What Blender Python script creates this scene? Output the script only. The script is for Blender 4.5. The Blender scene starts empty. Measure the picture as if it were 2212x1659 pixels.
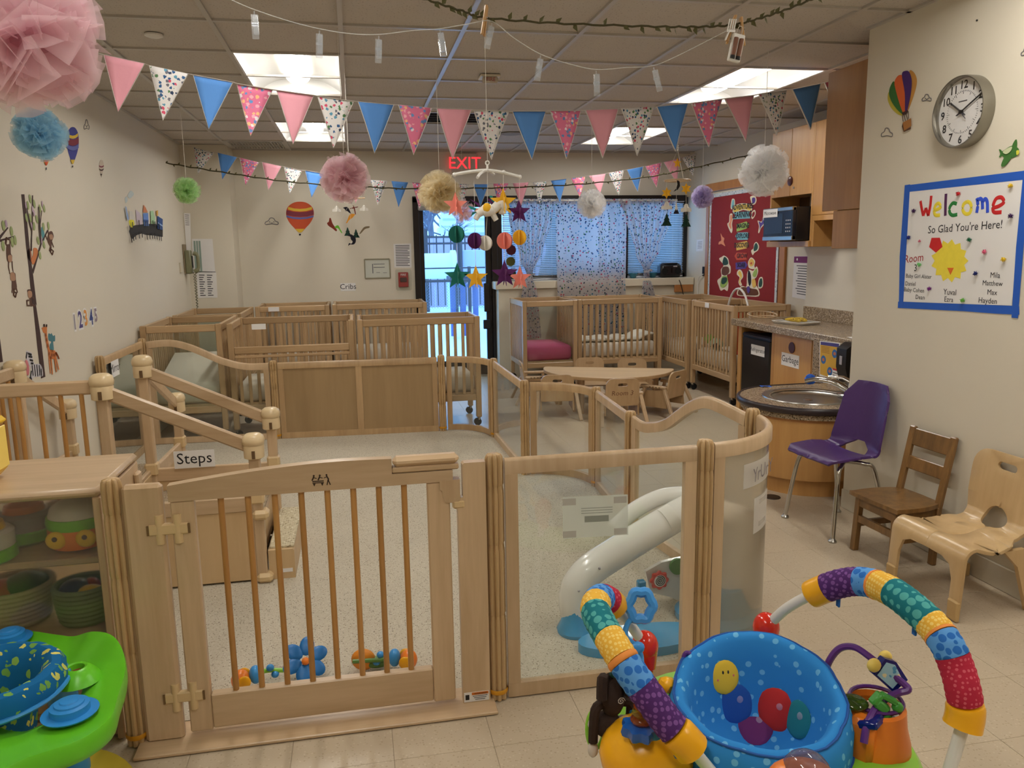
import bpy, bmesh, math, random
from mathutils import Vector, Matrix
random.seed(7)
C = bpy.context.scene.collection
PI = math.pi

# ---------------------------------------------------------------- camera
FPX, YAW, PITCH, ROLL = 1700.0, math.radians(11.0916), math.radians(9.767), math.radians(-0.91)
EYE = 1.51
fw = Vector((math.sin(YAW)*math.cos(PITCH), math.cos(YAW)*math.cos(PITCH), -math.sin(PITCH)))
_r0 = Vector((math.cos(YAW), -math.sin(YAW), 0)); _u0 = _r0.cross(fw)
rt = _r0*math.cos(ROLL) + _u0*math.sin(ROLL)
up = -_r0*math.sin(ROLL) + _u0*math.cos(ROLL)
cam_d = bpy.data.cameras.new('camera'); cam = bpy.data.objects.new('camera', cam_d); C.objects.link(cam)
cam_d.sensor_width = 36.0; cam_d.lens = FPX/2212*36.0; cam_d.clip_start = 0.05; cam_d.clip_end = 300
M = Matrix((rt, up, -fw)).transposed().to_4x4(); M.translation = Vector((0, 0, EYE))
cam.matrix_world = M
bpy.context.scene.camera = cam

# ---------------------------------------------------------------- world, exposure
w = bpy.data.worlds.new('sky'); bpy.context.scene.world = w; w.use_nodes = True
bg = w.node_tree.nodes['Background']; bg.inputs[0].default_value = (0.24, 0.55, 1.0, 1); bg.inputs[1].default_value = 4.4
vs = bpy.context.scene.view_settings
vs.view_transform = 'Standard'; vs.look = 'None'; vs.gamma = 1.0; vs.use_curve_mapping = False; vs.exposure = 0.0
LAMP = 47.0

# measured room: metres, x to the right, y into the room, z up
WL, WR, WRR, YB, YF, CZ = -1.71, 2.72, 4.07, 9.30, -2.2, EYE+1.11
YC = 3.94            # where the near right wall ends and the kitchen recess begins

def ray(px, py): return rt*((px-1106)/FPX) - up*((py-829.5)/FPX) + fw
O0 = Vector((0, 0, EYE))
def PZ(px, py, z): d = ray(px, py); return O0 + d*((z-EYE)/d.z)
def PX(px, py, x): d = ray(px, py); return O0 + d*(x/d.x)
def PY(px, py, y): d = ray(px, py); return O0 + d*(y/d.y)

# ---------------------------------------------------------------- materials
MATS = {}
def rgb(r, g, b):
    f = lambda c: ((c/255+0.055)/1.055)**2.4 if c > 10 else c/255/12.92
    return (f(r), f(g), f(b), 1)
def newmat(name):
    m = bpy.data.materials.new(name); m.use_nodes = True
    return m, m.node_tree.nodes, m.node_tree.links, m.node_tree.nodes['Principled BSDF']
def plain(name, col, rough=0.5, metal=0.0, var=0.06, scale=12.0, bump=0.0, spec=0.5, bscale=None, coat=0.0):
    if name in MATS: return MATS[name]
    m, n, l, p = newmat(name)
    p.inputs['Roughness'].default_value = rough; p.inputs['Metallic'].default_value = metal
    p.inputs['Specular IOR Level'].default_value = spec; p.inputs['Coat Weight'].default_value = coat
    tc = n.new('ShaderNodeTexCoord'); nz = n.new('ShaderNodeTexNoise'); nz.inputs['Scale'].default_value = scale
    nz.inputs['Detail'].default_value = 3
    l.new(tc.outputs['Object'], nz.inputs['Vector'])
    mr = n.new('ShaderNodeMapRange'); mr.inputs[3].default_value = 1-var; mr.inputs[4].default_value = 1+var
    l.new(nz.outputs['Fac'], mr.inputs[0])
    mx = n.new('ShaderNodeMix'); mx.data_type = 'RGBA'; mx.blend_type = 'MULTIPLY'; mx.inputs[0].default_value = 1
    mx.inputs[6].default_value = col; l.new(mr.outputs[0], mx.inputs[7])
    l.new(mx.outputs[2], p.inputs['Base Color'])
    if bump:
        b = n.new('ShaderNodeBump'); b.inputs['Strength'].default_value = bump; b.inputs['Distance'].default_value = 0.004
        n2 = n.new('ShaderNodeTexNoise'); n2.inputs['Scale'].default_value = bscale or scale*6; n2.inputs['Detail'].default_value = 4
        l.new(tc.outputs['Object'], n2.inputs['Vector']); l.new(n2.outputs['Fac'], b.inputs['Height']); l.new(b.outputs[0], p.inputs['Normal'])
    MATS[name] = m; return m
def wood(name, c1, c2, rough=0.4, axis=2, scale=9.0, coat=0.15):
    if name in MATS: return MATS[name]
    m, n, l, p = newmat(name)
    tc = n.new('ShaderNodeTexCoord'); mp = n.new('ShaderNodeMapping'); oi = n.new('ShaderNodeObjectInfo')
    s = [1, 1, 1]; s[axis] = 0.09
    mp.inputs['Scale'].default_value = s
    l.new(tc.outputs['Object'], mp.inputs['Vector'])
    ad = n.new('ShaderNodeVectorMath'); ad.operation = 'ADD'; l.new(mp.outputs[0], ad.inputs[0])
    ml = n.new('ShaderNodeVectorMath'); ml.operation = 'SCALE'; ml.inputs[0].default_value = (7, 3, 5); l.new(oi.outputs['Random'], ml.inputs['Scale'])
    l.new(ml.outputs[0], ad.inputs[1])
    nz = n.new('ShaderNodeTexNoise'); nz.inputs['Scale'].default_value = scale; nz.inputs['Detail'].default_value = 5; nz.inputs['Distortion'].default_value = 1.2
    l.new(ad.outputs[0], nz.inputs['Vector'])
    fine = n.new('ShaderNodeTexNoise'); fine.inputs['Scale'].default_value = scale*9; fine.inputs['Detail'].default_value = 2
    l.new(ad.outputs[0], fine.inputs['Vector'])
    av = n.new('ShaderNodeMath'); av.operation = 'MULTIPLY_ADD'; av.inputs[1].default_value = 0.35
    l.new(fine.outputs['Fac'], av.inputs[0]); l.new(nz.outputs['Fac'], av.inputs[2])
    r = n.new('ShaderNodeValToRGB'); r.color_ramp.elements[0].position = 0.42; r.color_ramp.elements[1].position = 0.86
    r.color_ramp.elements[0].color = c1; r.color_ramp.elements[1].color = c2
    l.new(av.outputs[0], r.inputs[0])
    hv = n.new('ShaderNodeMapRange'); hv.inputs[3].default_value = 0.9; hv.inputs[4].default_value = 1.08; l.new(oi.outputs['Random'], hv.inputs[0])
    mx = n.new('ShaderNodeMix'); mx.data_type = 'RGBA'; mx.blend_type = 'MULTIPLY'; mx.inputs[0].default_value = 1
    l.new(r.outputs[0], mx.inputs[6]); l.new(hv.outputs[0], mx.inputs[7]); l.new(mx.outputs[2], p.inputs['Base Color'])
    p.inputs['Roughness'].default_value = rough; p.inputs['Coat Weight'].default_value = coat; p.inputs['Coat Roughness'].default_value = 0.25
    MATS[name] = m; return m
def emit(name, col, s):
    if name in MATS: return MATS[name]
    m, n, l, p = newmat(name); p.inputs['Base Color'].default_value = col
    p.inputs['Emission Color'].default_value = col; p.inputs['Emission Strength'].default_value = s
    MATS[name] = m; return m
def facing_mix(n, l, f0=0.045):
    lw = n.new('ShaderNodeLayerWeight'); lw.inputs[0].default_value = 0.5
    pw = n.new('ShaderNodeMath'); pw.operation = 'POWER'; pw.inputs[1].default_value = 5.0; l.new(lw.outputs['Facing'], pw.inputs[0])
    ma = n.new('ShaderNodeMath'); ma.operation = 'MULTIPLY_ADD'; ma.inputs[1].default_value = 1-f0; ma.inputs[2].default_value = f0; l.new(pw.outputs[0], ma.inputs[0])
    return ma
def acrylic(name, tint=(0.96, 0.98, 0.97, 1), haze=0.05, hazecol=(0.8, 0.8, 0.78, 1), rough=0.05, refl=1.45):
    if name in MATS: return MATS[name]
    m, n, l, p = newmat(name); n.remove(p)
    out = n['Material Output']; tr = n.new('ShaderNodeBsdfTransparent'); tr.inputs[0].default_value = tint
    gl = n.new('ShaderNodeBsdfGlossy'); gl.inputs['Roughness'].default_value = rough
    df = n.new('ShaderNodeBsdfDiffuse'); df.inputs[0].default_value = hazecol
    tl = n.new('ShaderNodeBsdfTranslucent'); tl.inputs[0].default_value = hazecol
    hz = n.new('ShaderNodeMixShader'); hz.inputs[0].default_value = 0.5; l.new(df.outputs[0], hz.inputs[1]); l.new(tl.outputs[0], hz.inputs[2])
    m1 = n.new('ShaderNodeMixShader'); m1.inputs[0].default_value = haze; l.new(tr.outputs[0], m1.inputs[1]); l.new(hz.outputs[0], m1.inputs[2])
    fr = facing_mix(n, l)
    m2 = n.new('ShaderNodeMixShader'); l.new(fr.outputs[0], m2.inputs[0]); l.new(m1.outputs[0], m2.inputs[1]); l.new(gl.outputs[0], m2.inputs[2])
    l.new(m2.outputs[0], out.inputs[0]); MATS[name] = m; return m
def frosted(name, rough=0.25, tint=(0.9, 0.88, 0.82, 1), haze=0.25):
    if name in MATS: return MATS[name]
    m, n, l, p = newmat(name); n.remove(p); out = n['Material Output']
    rf = n.new('ShaderNodeBsdfRefraction'); rf.inputs['Roughness'].default_value = rough; rf.inputs['IOR'].default_value = 1.12; rf.inputs[0].default_value = tint
    df = n.new('ShaderNodeBsdfDiffuse'); df.inputs[0].default_value = (0.75, 0.72, 0.64, 1)
    tl = n.new('ShaderNodeBsdfTranslucent'); tl.inputs[0].default_value = (0.75, 0.72, 0.64, 1)
    h = n.new('ShaderNodeMixShader'); l.new(df.outputs[0], h.inputs[1]); l.new(tl.outputs[0], h.inputs[2])
    a = n.new('ShaderNodeMixShader'); a.inputs[0].default_value = haze; l.new(rf.outputs[0], a.inputs[1]); l.new(h.outputs[0], a.inputs[2])
    gl = n.new('ShaderNodeBsdfGlossy'); gl.inputs['Roughness'].default_value = 0.15
    fr = facing_mix(n, l)
    b = n.new('ShaderNodeMixShader'); l.new(fr.outputs[0], b.inputs[0]); l.new(a.outputs[0], b.inputs[1]); l.new(gl.outputs[0], b.inputs[2])
    l.new(b.outputs[0], out.inputs[0]); MATS[name] = m; return m
def sheer(name, col, density=0.3, layer=0.6):
    """thin cloth: part of the light goes straight through, part is scattered"""
    if name in MATS: return MATS[name]
    m, n, l, p = newmat(name); n.remove(p); out = n['Material Output']
    df = n.new('ShaderNodeBsdfDiffuse'); df.inputs[0].default_value = col
    tl = n.new('ShaderNodeBsdfTranslucent'); tl.inputs[0].default_value = col
    h = n.new('ShaderNodeMixShader'); h.inputs[0].default_value = layer; l.new(df.outputs[0], h.inputs[1]); l.new(tl.outputs[0], h.inputs[2])
    tr = n.new('ShaderNodeBsdfTransparent')
    a = n.new('ShaderNodeMixShader'); a.inputs[0].default_value = density; l.new(tr.outputs[0], a.inputs[1]); l.new(h.outputs[0], a.inputs[2])
    l.new(a.outputs[0], out.inputs[0]); MATS[name] = m; return m
def ramp_const(n, stops):
    r = n.new('ShaderNodeValToRGB'); r.color_ramp.interpolation = 'CONSTANT'
    e = r.color_ramp.elements
    e[0].position = stops[0][0]; e[0].color = stops[0][1]; e[1].position = stops[1][0]; e[1].color = stops[1][1]
    for p, c in stops[2:]:
        k = e.new(p); k.color = c
    return r
def printed(name, base, cols, scale=22.0, size=0.36, rough=0.85, through=0.0, squash=(1, 1, 1), fill=0.6, warp=0.55, rnd=0.75):
    """cloth with a scattered small print: one blob per cell, each cell its own colour"""
    if name in MATS: return MATS[name]
    m, n, l, p = newmat(name)
    tc = n.new('ShaderNodeTexCoord'); mp = n.new('ShaderNodeMapping'); mp.inputs['Scale'].default_value = squash
    l.new(tc.outputs['Object'], mp.inputs['Vector'])
    nz = n.new('ShaderNodeTexNoise'); nz.inputs['Scale'].default_value = scale*2.2; nz.inputs['Detail'].default_value = 1
    l.new(mp.outputs[0], nz.inputs['Vector'])
    sc = n.new('ShaderNodeVectorMath'); sc.operation = 'MULTIPLY_ADD'; sc.inputs[1].default_value = (warp/scale,)*3
    l.new(nz.outputs['Color'], sc.inputs[0]); l.new(mp.outputs[0], sc.inputs[2])
    vo = n.new('ShaderNodeTexVoronoi'); vo.inputs['Scale'].default_value = scale; vo.inputs['Randomness'].default_value = rnd
    l.new(sc.outputs[0], vo.inputs['Vector'])
    lt = n.new('ShaderNodeMath'); lt.operation = 'LESS_THAN'; lt.inputs[1].default_value = size; l.new(vo.outputs['Distance'], lt.inputs[0])
    sep = n.new('ShaderNodeSeparateColor'); l.new(vo.outputs['Color'], sep.inputs[0])
    k = len(cols); r = ramp_const(n, [(i/k, c) for i, c in enumerate(cols)]); l.new(sep.outputs[0], r.inputs[0])
    # some cells stay empty
    g = n.new('ShaderNodeMath'); g.operation = 'LESS_THAN'; g.inputs[1].default_value = fill; l.new(sep.outputs[1], g.inputs[0])
    mu = n.new('ShaderNodeMath'); mu.operation = 'MULTIPLY'; l.new(lt.outputs[0], mu.inputs[0]); l.new(g.outputs[0], mu.inputs[1])
    mx = n.new('ShaderNodeMix'); mx.data_type = 'RGBA'; l.new(mu.outputs[0], mx.inputs[0]); mx.inputs[6].default_value = base; l.new(r.outputs[0], mx.inputs[7])
    l.new(mx.outputs[2], p.inputs['Base Color']); p.inputs['Roughness'].default_value = rough; p.inputs['Specular IOR Level'].default_value = 0.2
    if through:
        out = n['Material Output']; tl = n.new('ShaderNodeBsdfTranslucent'); l.new(mx.outputs[2], tl.inputs[0])
        ms = n.new('ShaderNodeMixShader'); ms.inputs[0].default_value = through; l.new(p.outputs[0], ms.inputs[1]); l.new(tl.outputs[0], ms.inputs[2]); l.new(ms.outputs[0], out.inputs[0])
    MATS[name] = m; return m
def speckle(name, base, spots, scale=150.0, size=0.33, rough=0.9, bump=0.0, fill=0.7, var=0.08):
    if name in MATS: return MATS[name]
    m = printed(name, base, spots, scale, size, rough, fill=fill)
    n, l = m.node_tree.nodes, m.node_tree.links; p = n['Principled BSDF']
    src = p.inputs['Base Color'].links[0].from_socket
    tc = n.new('ShaderNodeTexCoord'); nz = n.new('ShaderNodeTexNoise'); nz.inputs['Scale'].default_value = 2.2; nz.inputs['Detail'].default_value = 6
    l.new(tc.outputs['Object'], nz.inputs['Vector'])
    mr = n.new('ShaderNodeMapRange'); mr.inputs[3].default_value = 1-var; mr.inputs[4].default_value = 1+var; l.new(nz.outputs['Fac'], mr.inputs[0])
    mx = n.new('ShaderNodeMix'); mx.data_type = 'RGBA'; mx.blend_type = 'MULTIPLY'; mx.inputs[0].default_value = 1
    l.new(src, mx.inputs[6]); l.new(mr.outputs[0], mx.inputs[7]); l.new(mx.outputs[2], p.inputs['Base Color'])
    if bump:
        b = n.new('ShaderNodeBump'); b.inputs['Strength'].default_value = bump; b.inputs['Distance'].default_value = 0.006
        n2 = n.new('ShaderNodeTexNoise'); n2.inputs['Scale'].default_value = scale*1.5
        l.new(tc.outputs['Object'], n2.inputs['Vector']); l.new(n2.outputs['Fac'], b.inputs['Height']); l.new(b.outputs[0], p.inputs['Normal'])
    return m

# ---------------------------------------------------------------- mesh building
class MB:
    def __init__(s): s.v = []; s.f = []
    def add(s, vs, fs):
        o = len(s.v); s.v += [tuple(x) for x in vs]; s.f += [tuple(i+o for i in f) for f in fs]; return s
    def box(s, c, d, rot=None, bev=0.0):
        hx, hy, hz = d[0]/2, d[1]/2, d[2]/2; c = Vector(c)
        b = min(bev, hx*0.98, hy*0.98, hz*0.98)
        if b <= 0:
            vs = [Vector((x, y, z)) for x in (-hx, hx) for y in (-hy, hy) for z in (-hz, hz)]
            fs = [(0, 1, 3, 2), (4, 6, 7, 5), (0, 4, 5, 1), (2, 3, 7, 6), (0, 2, 6, 4), (1, 5, 7, 3)]
        else:
            vs = []; fs = []; ix = {}
            for i in (0, 1):
                for j in (0, 1):
                    for k in (0, 1):
                        sx, sy, sz = 2*i-1, 2*j-1, 2*k-1
                        for a in range(3):
                            p = [sx*(hx-b), sy*(hy-b), sz*(hz-b)]; p[a] = (sx*hx, sy*hy, sz*hz)[a]
                            ix[i, j, k, a] = len(vs); vs.append(Vector(p))
            def q(*t): fs.append(tuple(ix[x] for x in t))
            for sgn in (0, 1):
                f1 = [(sgn, 0, 0, 0), (sgn, 1, 0, 0), (sgn, 1, 1, 0), (sgn, 0, 1, 0)]; q(*(f1 if sgn else f1[::-1]))
                f2 = [(0, sgn, 0, 1), (1, sgn, 0, 1), (1, sgn, 1, 1), (0, sgn, 1, 1)]; q(*(f2[::-1] if sgn else f2))
                f3 = [(0, 0, sgn, 2), (1, 0, sgn, 2), (1, 1, sgn, 2), (0, 1, sgn, 2)]; q(*(f3 if sgn else f3[::-1]))
            for a, bx in ((0, 1), (0, 2), (1, 2)):
                o = 3-a-bx
                for e in (0, 1):
                    for g in (0, 1):
                        t = []
                        for h, w_ in ((0, a), (1, a), (1, bx), (0, bx)):
                            k = [0, 0, 0]; k[a] = e; k[bx] = g; k[o] = h; t.append((k[0], k[1], k[2], w_))
                        q(*t)
            for i in (0, 1):
                for j in (0, 1):
                    for k in (0, 1): q((i, j, k, 0), (i, j, k, 1), (i, j, k, 2))
        if rot is not None: vs = [rot @ v for v in vs]
        return s.add([v+c for v in vs], fs)
    def bar(s, a, b, wd, ht, bev=0.0, upv=(0, 0, 1)):
        a, b = Vector(a), Vector(b); d = b-a; L = d.length; x = d/L; upv = Vector(upv)
        y = upv.cross(x)
        if y.length < 1e-5: y = Vector((0, 1, 0)).cross(x)
        y.normalize(); z = x.cross(y)
        return s.box((a+b)/2, (L, wd, ht), Matrix((x, y, z)).transposed(), bev)
    def cyl(s, a, b, r, r2=None, n=12, cap=True):
        return s.tube([a, b], [r, r if r2 is None else r2], n, cap)
    def tube(s, pts, r, n=8, cap=True, closed=False, flat=1.0, upv=None):
        pts = [Vector(p) for p in pts]; k = len(pts)
        rs = r if isinstance(r, (list, tuple)) else [r]*k
        vs = []; prev = None
        for i, p in enumerate(pts):
            if closed: t = pts[(i+1) % k]-pts[i-1]
            else: t = pts[min(i+1, k-1)]-pts[max(i-1, 0)]
            t = t.normalized() if t.length > 1e-9 else Vector((0, 0, 1))
            if upv is not None:
                a = Vector(upv); a = (a - t*a.dot(t))
                if a.length < 1e-6: a = t.orthogonal()
            elif prev is None: a = t.orthogonal()
            else: a = prev - t*prev.dot(t)
            if a.length < 1e-6: a = t.orthogonal()
            a.normalize(); prev = a; b = t.cross(a)
            for j in range(n):
                w_ = 2*PI*j/n; vs.append(p + a*(rs[i]*math.cos(w_)) + b*(rs[i]*flat*math.sin(w_)))
        fs = []
        m = k if closed else k-1
        for i in range(m):
            i2 = (i+1) % k
            for j in range(n): fs.append((i*n+j, i*n+(j+1) % n, i2*n+(j+1) % n, i2*n+j))
        if cap and not closed: fs += [tuple(range(n))[::-1], tuple((k-1)*n+j for j in range(n))]
        return s.add(vs, fs)
    def lathe(s, prof, n=24, c=(0, 0, 0), cap=True, sx=1.0, sy=1.0, fn=None):
        c = Vector(c); vs = []
        for r, z in prof:
            for j in range(n):
                w_ = 2*PI*j/n; q = fn(w_, z) if fn else 1.0
                vs.append(c + Vector((r*q*sx*math.cos(w_), r*q*sy*math.sin(w_), z)))
        fs = []
        for i in range(len(prof)-1):
            for j in range(n): fs.append((i*n+j, i*n+(j+1) % n, (i+1)*n+(j+1) % n, (i+1)*n+j))
        if cap:
            fs.append(tuple(range(n))[::-1]); k = (len(prof)-1)*n; fs.append(tuple(k+j for j in range(n)))
        return s.add(vs, fs)
    def ell(s, c, r, n=14, m=8, rot=None):
        c = Vector(c); r = (r, r, r) if isinstance(r, (int, float)) else r; vs = []
        for i in range(m+1):
            ph = -PI/2 + PI*min(max(i/m, 0.004), 0.996)
            for j in range(n):
                th = 2*PI*j/n; v = Vector((r[0]*math.cos(ph)*math.cos(th), r[1]*math.cos(ph)*math.sin(th), r[2]*math.sin(ph)))
                vs.append(c + (rot @ v if rot is not None else v))
        fs = [(i*n+j, i*n+(j+1) % n, (i+1)*n+(j+1) % n, (i+1)*n+j) for i in range(m) for j in range(n)]
        fs += [tuple(range(n))[::-1], tuple(m*n+j for j in range(n))]
        return s.add(vs, fs)
    def prism(s, pts, nrm):
        pts = [Vector(p) for p in pts]; nrm = Vector(nrm); k = len(pts)
        ar = Vector((0, 0, 0))
        for i in range(k): ar += (pts[i]-pts[0]).cross(pts[(i+1) % k]-pts[0])
        if ar.dot(nrm) < 0: pts = pts[::-1]
        vs = pts + [p+nrm for p in pts]
        fs = [tuple(range(k))[::-1], tuple(range(k, 2*k))] + [(i, (i+1) % k, k+(i+1) % k, k+i) for i in range(k)]
        return s.add(vs, fs)
    def sheet(s, grid, t=None):
        """grid[i][j] of points, one-sided sheet; t gives a thickness"""
        a, b = len(grid), len(grid[0]); vs = [Vector(p) for row in grid for p in row]
        fs = [(i*b+j, (i+1)*b+j, (i+1)*b+j+1, i*b+j+1) for i in range(a-1) for j in range(b-1)]
        return s.add(vs, fs)
    def sweep(s, path, sec, closed=False, upv=(0, 0, 1)):
        """sec: 2D points (side, up) carried along the path"""
        path = [Vector(p) for p in path]; k = len(path); n = len(sec); vs = []; U = Vector(upv)
        for i, p in enumerate(path):
            t = (path[(i+1) % k]-path[i-1]) if closed else (path[min(i+1, k-1)]-path[max(i-1, 0)])
            t.normalize(); sd = t.cross(U); sd.normalize(); uu = sd.cross(t)
            for a, b in sec: vs.append(p + sd*a + uu*b)
        fs = []
        for i in range(k if closed else k-1):
            i2 = (i+1) % k
            for j in range(n): fs.append((i*n+j, i*n+(j+1) % n, i2*n+(j+1) % n, i2*n+j))
        if not closed: fs += [tuple(range(n))[::-1], tuple((k-1)*n+j for j in range(n))]
        return s.add(vs, fs)
    def xf(s, m): s.v = [tuple(m @ Vector(v)) for v in s.v]; return s
    def join(s, o): return s.add(o.v, o.f)
    def mesh(s, name, mat, smooth=False, ang=40):
        me = bpy.data.meshes.new(name); me.from_pydata(s.v, [], s.f)
        bm = bmesh.new(); bm.from_mesh(me); bmesh.ops.recalc_face_normals(bm, faces=bm.faces); bm.to_mesh(me); bm.free()
        if mat: me.materials.append(mat)
        if smooth:
            me.shade_smooth()
            try: me.set_sharp_from_angle(angle=math.radians(ang))
            except Exception: pass
        me.update(); return me

def tag(o, label=None, cat=None, group=None, kind=None):
    if label: o['label'] = label
    if cat: o['category'] = cat
    if group: o['group'] = group
    if kind: o['kind'] = kind
    return o
def link(name, data, parent=None):
    o = bpy.data.objects.new(name, data); C.objects.link(o)
    if parent: o.parent = parent
    return o
def thing(name, label, cat, loc=(0, 0, 0), rz=0.0, group=None):
    o = link(name, None); o.location = loc; o.rotation_euler = (0, 0, rz); o.empty_display_size = 0.1
    return tag(o, label, cat, group)
def part(parent, name, mb, mat, smooth=False, label=None, ang=40):
    o = link(name, mb.mesh(name, mat, smooth, ang) if isinstance(mb, MB) else mb, parent)
    if label: o['label'] = label
    return o
def solo(name, label, cat, mb, mat, smooth=False, loc=(0, 0, 0), rz=0, group=None, ang=40):
    o = link(name, mb.mesh(name, mat, smooth, ang) if isinstance(mb, MB) else mb); o.location = loc; o.rotation_euler = (0, 0, rz)
    return tag(o, label, cat, group)
def struct(name, mb, mat, smooth=False, label=None):
    o = link(name, mb.mesh(name, mat, smooth)); o['kind'] = 'structure'
    if label: o['label'] = label
    return o
def dup(root, loc, rz=None, label=None, group=None):
    def cp(o, par):
        c = o.copy(); C.objects.link(c); c.parent = par
        for ch in KIDS.get(o.name, []): cp(ch, c)
        return c
    KIDS.clear()
    for o in C.objects:
        if o.parent: KIDS.setdefault(o.parent.name, []).append(o)
    c = cp(root, None); c.location = loc
    if rz is not None: c.rotation_euler = (0, 0, rz)
    if label: c['label'] = label
    if group: c['group'] = group
    return c
KIDS = {}
def B(c, d, bev=0.0, rot=None): return MB().box(c, d, rot, bev)
def arc(c, r, a0, a1, n=16, z=0.0): return [Vector((c[0]+r*math.cos(a0+(a1-a0)*i/n), c[1]+r*math.sin(a0+(a1-a0)*i/n), z)) for i in range(n+1)]
def spline(pts, n=6, closed=False):
    pts = [Vector(p) for p in pts]; k = len(pts); out = []
    rng = range(k if closed else k-1)
    for i in rng:
        g = (lambda q: pts[q % k]) if closed else (lambda q: pts[min(max(q, 0), k-1)])
        p0, p1, p2, p3 = g(i-1), g(i), g(i+1), g(i+2)
        for j in range(n):
            t = j/n; out.append(0.5*((2*p1)+(p2-p0)*t+(2*p0-5*p1+4*p2-p3)*t*t+(3*p1-p0-3*p2+p3)*t**3))
    if not closed: out.append(pts[-1])
    return out
def rot3(rx=0, ry=0, rz=0): return (Matrix.Rotation(rz, 3, 'Z') @ Matrix.Rotation(ry, 3, 'Y') @ Matrix.Rotation(rx, 3, 'X'))
def text_mb(s, size, org, ux, uy, depth=0.0008, align='CENTER', shear=0.0, bold=0.0):
    """lettering standing on a plane: org is the baseline anchor, ux and uy the writing axes"""
    cu = bpy.data.curves.new('t', 'FONT'); cu.body = s; cu.size = size; cu.align_x = align; cu.shear = shear; cu.offset = bold; cu.resolution_u = 2
    o = bpy.data.objects.new('t', cu); me = o.to_mesh()
    ux, uy, org = Vector(ux).normalized(), Vector(uy).normalized(), Vector(org); nn = ux.cross(uy)
    mb = MB(); mb.add([org+ux*v.co.x+uy*v.co.y+nn*depth for v in me.vertices], [tuple(p.vertices) for p in me.polygons])
    o.to_mesh_clear(); bpy.data.objects.remove(o); bpy.data.curves.remove(cu)
    return mb

def bent_sheet(outline, holes, fn, us=(), vs=(), n_spl=0):
    """flat outline with holes, cut along u and v lines and carried to space by fn(u, v)"""
    bm = bmesh.new(); es = []
    for loop in [outline]+list(holes):
        vv = [bm.verts.new((p[0], p[1], 0)) for p in loop]
        es += [bm.edges.new((vv[i], vv[(i+1) % len(vv)])) for i in range(len(vv))]
    bmesh.ops.triangle_fill(bm, use_beauty=True, use_dissolve=False, edges=es)
    for u in us: bmesh.ops.bisect_plane(bm, geom=bm.verts[:]+bm.edges[:]+bm.faces[:], plane_co=(u, 0, 0), plane_no=(1, 0, 0))
    for v in vs: bmesh.ops.bisect_plane(bm, geom=bm.verts[:]+bm.edges[:]+bm.faces[:], plane_co=(0, v, 0), plane_no=(0, 1, 0))
    bm.verts.index_update()
    mb = MB(); mb.add([fn(v.co.x, v.co.y) for v in bm.verts], [tuple(x.index for x in f.verts) for f in bm.faces]); bm.free()
    return mb
def solid(o, t, off=0.0, bev=0.0):
    m = o.modifiers.new('thickness', 'SOLIDIFY'); m.thickness = t; m.offset = off
    if bev:
        b = o.modifiers.new('edge', 'BEVEL'); b.width = bev; b.segments = 2; b.limit_method = 'ANGLE'; b.angle_limit = math.radians(50)
    return o
def rrect(x0, x1, y0, y1, r, n=5):
    out = []
    for cx, cy, a in ((x1-r, y1-r, 0), (x0+r, y1-r, PI/2), (x0+r, y0+r, PI), (x1-r, y0+r, 1.5*PI)):
        out += [(cx+r*math.cos(a+PI/2*k/n), cy+r*math.sin(a+PI/2*k/n)) for k in range(n+1)]
    return out
# ---------------------------------------------------------------- shared materials
wallm = plain('cream_wall_paint', rgb(222, 214, 196), 0.55, var=0.025, scale=3, bump=0.06, bscale=160)
trimw = plain('ivory_trim_paint', rgb(214, 205, 184), 0.4, var=0.03)
maple = wood('maple', rgb(186, 157, 121), rgb(208, 180, 145), 0.36, axis=2)
maplex = wood('maple_across', rgb(186, 157, 121), rgb(208, 180, 145), 0.36, axis=0)
mapley = wood('maple_deep', rgb(186, 157, 121), rgb(208, 180, 145), 0.36, axis=1)
mapled = wood('maple_aged', rgb(174, 142, 102), rgb(196, 164, 122), 0.38, axis=2)
mapledx = wood('maple_aged_across', rgb(174, 142, 102), rgb(196, 164, 122), 0.38, axis=0)
mapledy = wood('maple_aged_deep', rgb(174, 142, 102), rgb(196, 164, 122), 0.38, axis=1)
birchp = wood('birch_plywood', rgb(196, 164, 120), rgb(212, 182, 138), 0.42, axis=2, scale=5)
cabw = wood('cabinet_laminate', rgb(186, 136, 78), rgb(204, 156, 94), 0.38, axis=2, scale=6)
honey = wood('cabinet_trim_wood', rgb(170, 112, 62), rgb(188, 130, 76), 0.4, axis=2)
oak = wood('oak_brown', rgb(100, 72, 38), rgb(140, 102, 56), 0.32, axis=2, scale=16, coat=0.35)
bronze = plain('dark_bronze_aluminium', rgb(38, 32, 29), 0.35, metal=0.3)
white = plain('white_paper', rgb(236, 234, 232), 0.7, var=0.02)
black = plain('black_ink', rgb(22, 22, 26), 0.6)
blackp = plain('black_plastic', rgb(24, 24, 28), 0.35)
chrome = plain('chrome', rgb(200, 198, 194), 0.12, metal=1.0, var=0.02)
steel = plain('brushed_steel', rgb(176, 174, 168), 0.28, metal=1.0, var=0.05)
clear = acrylic('clear_acrylic', haze=0.008)
glassm = acrylic('window_glass', tint=(0.93, 0.96, 0.98, 1), haze=0.015)
beige = plain('beige_connector_plastic', rgb(214, 186, 140), 0.3, var=0.03)
stringm = plain('white_string', rgb(225, 220, 210), 0.7)

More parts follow.
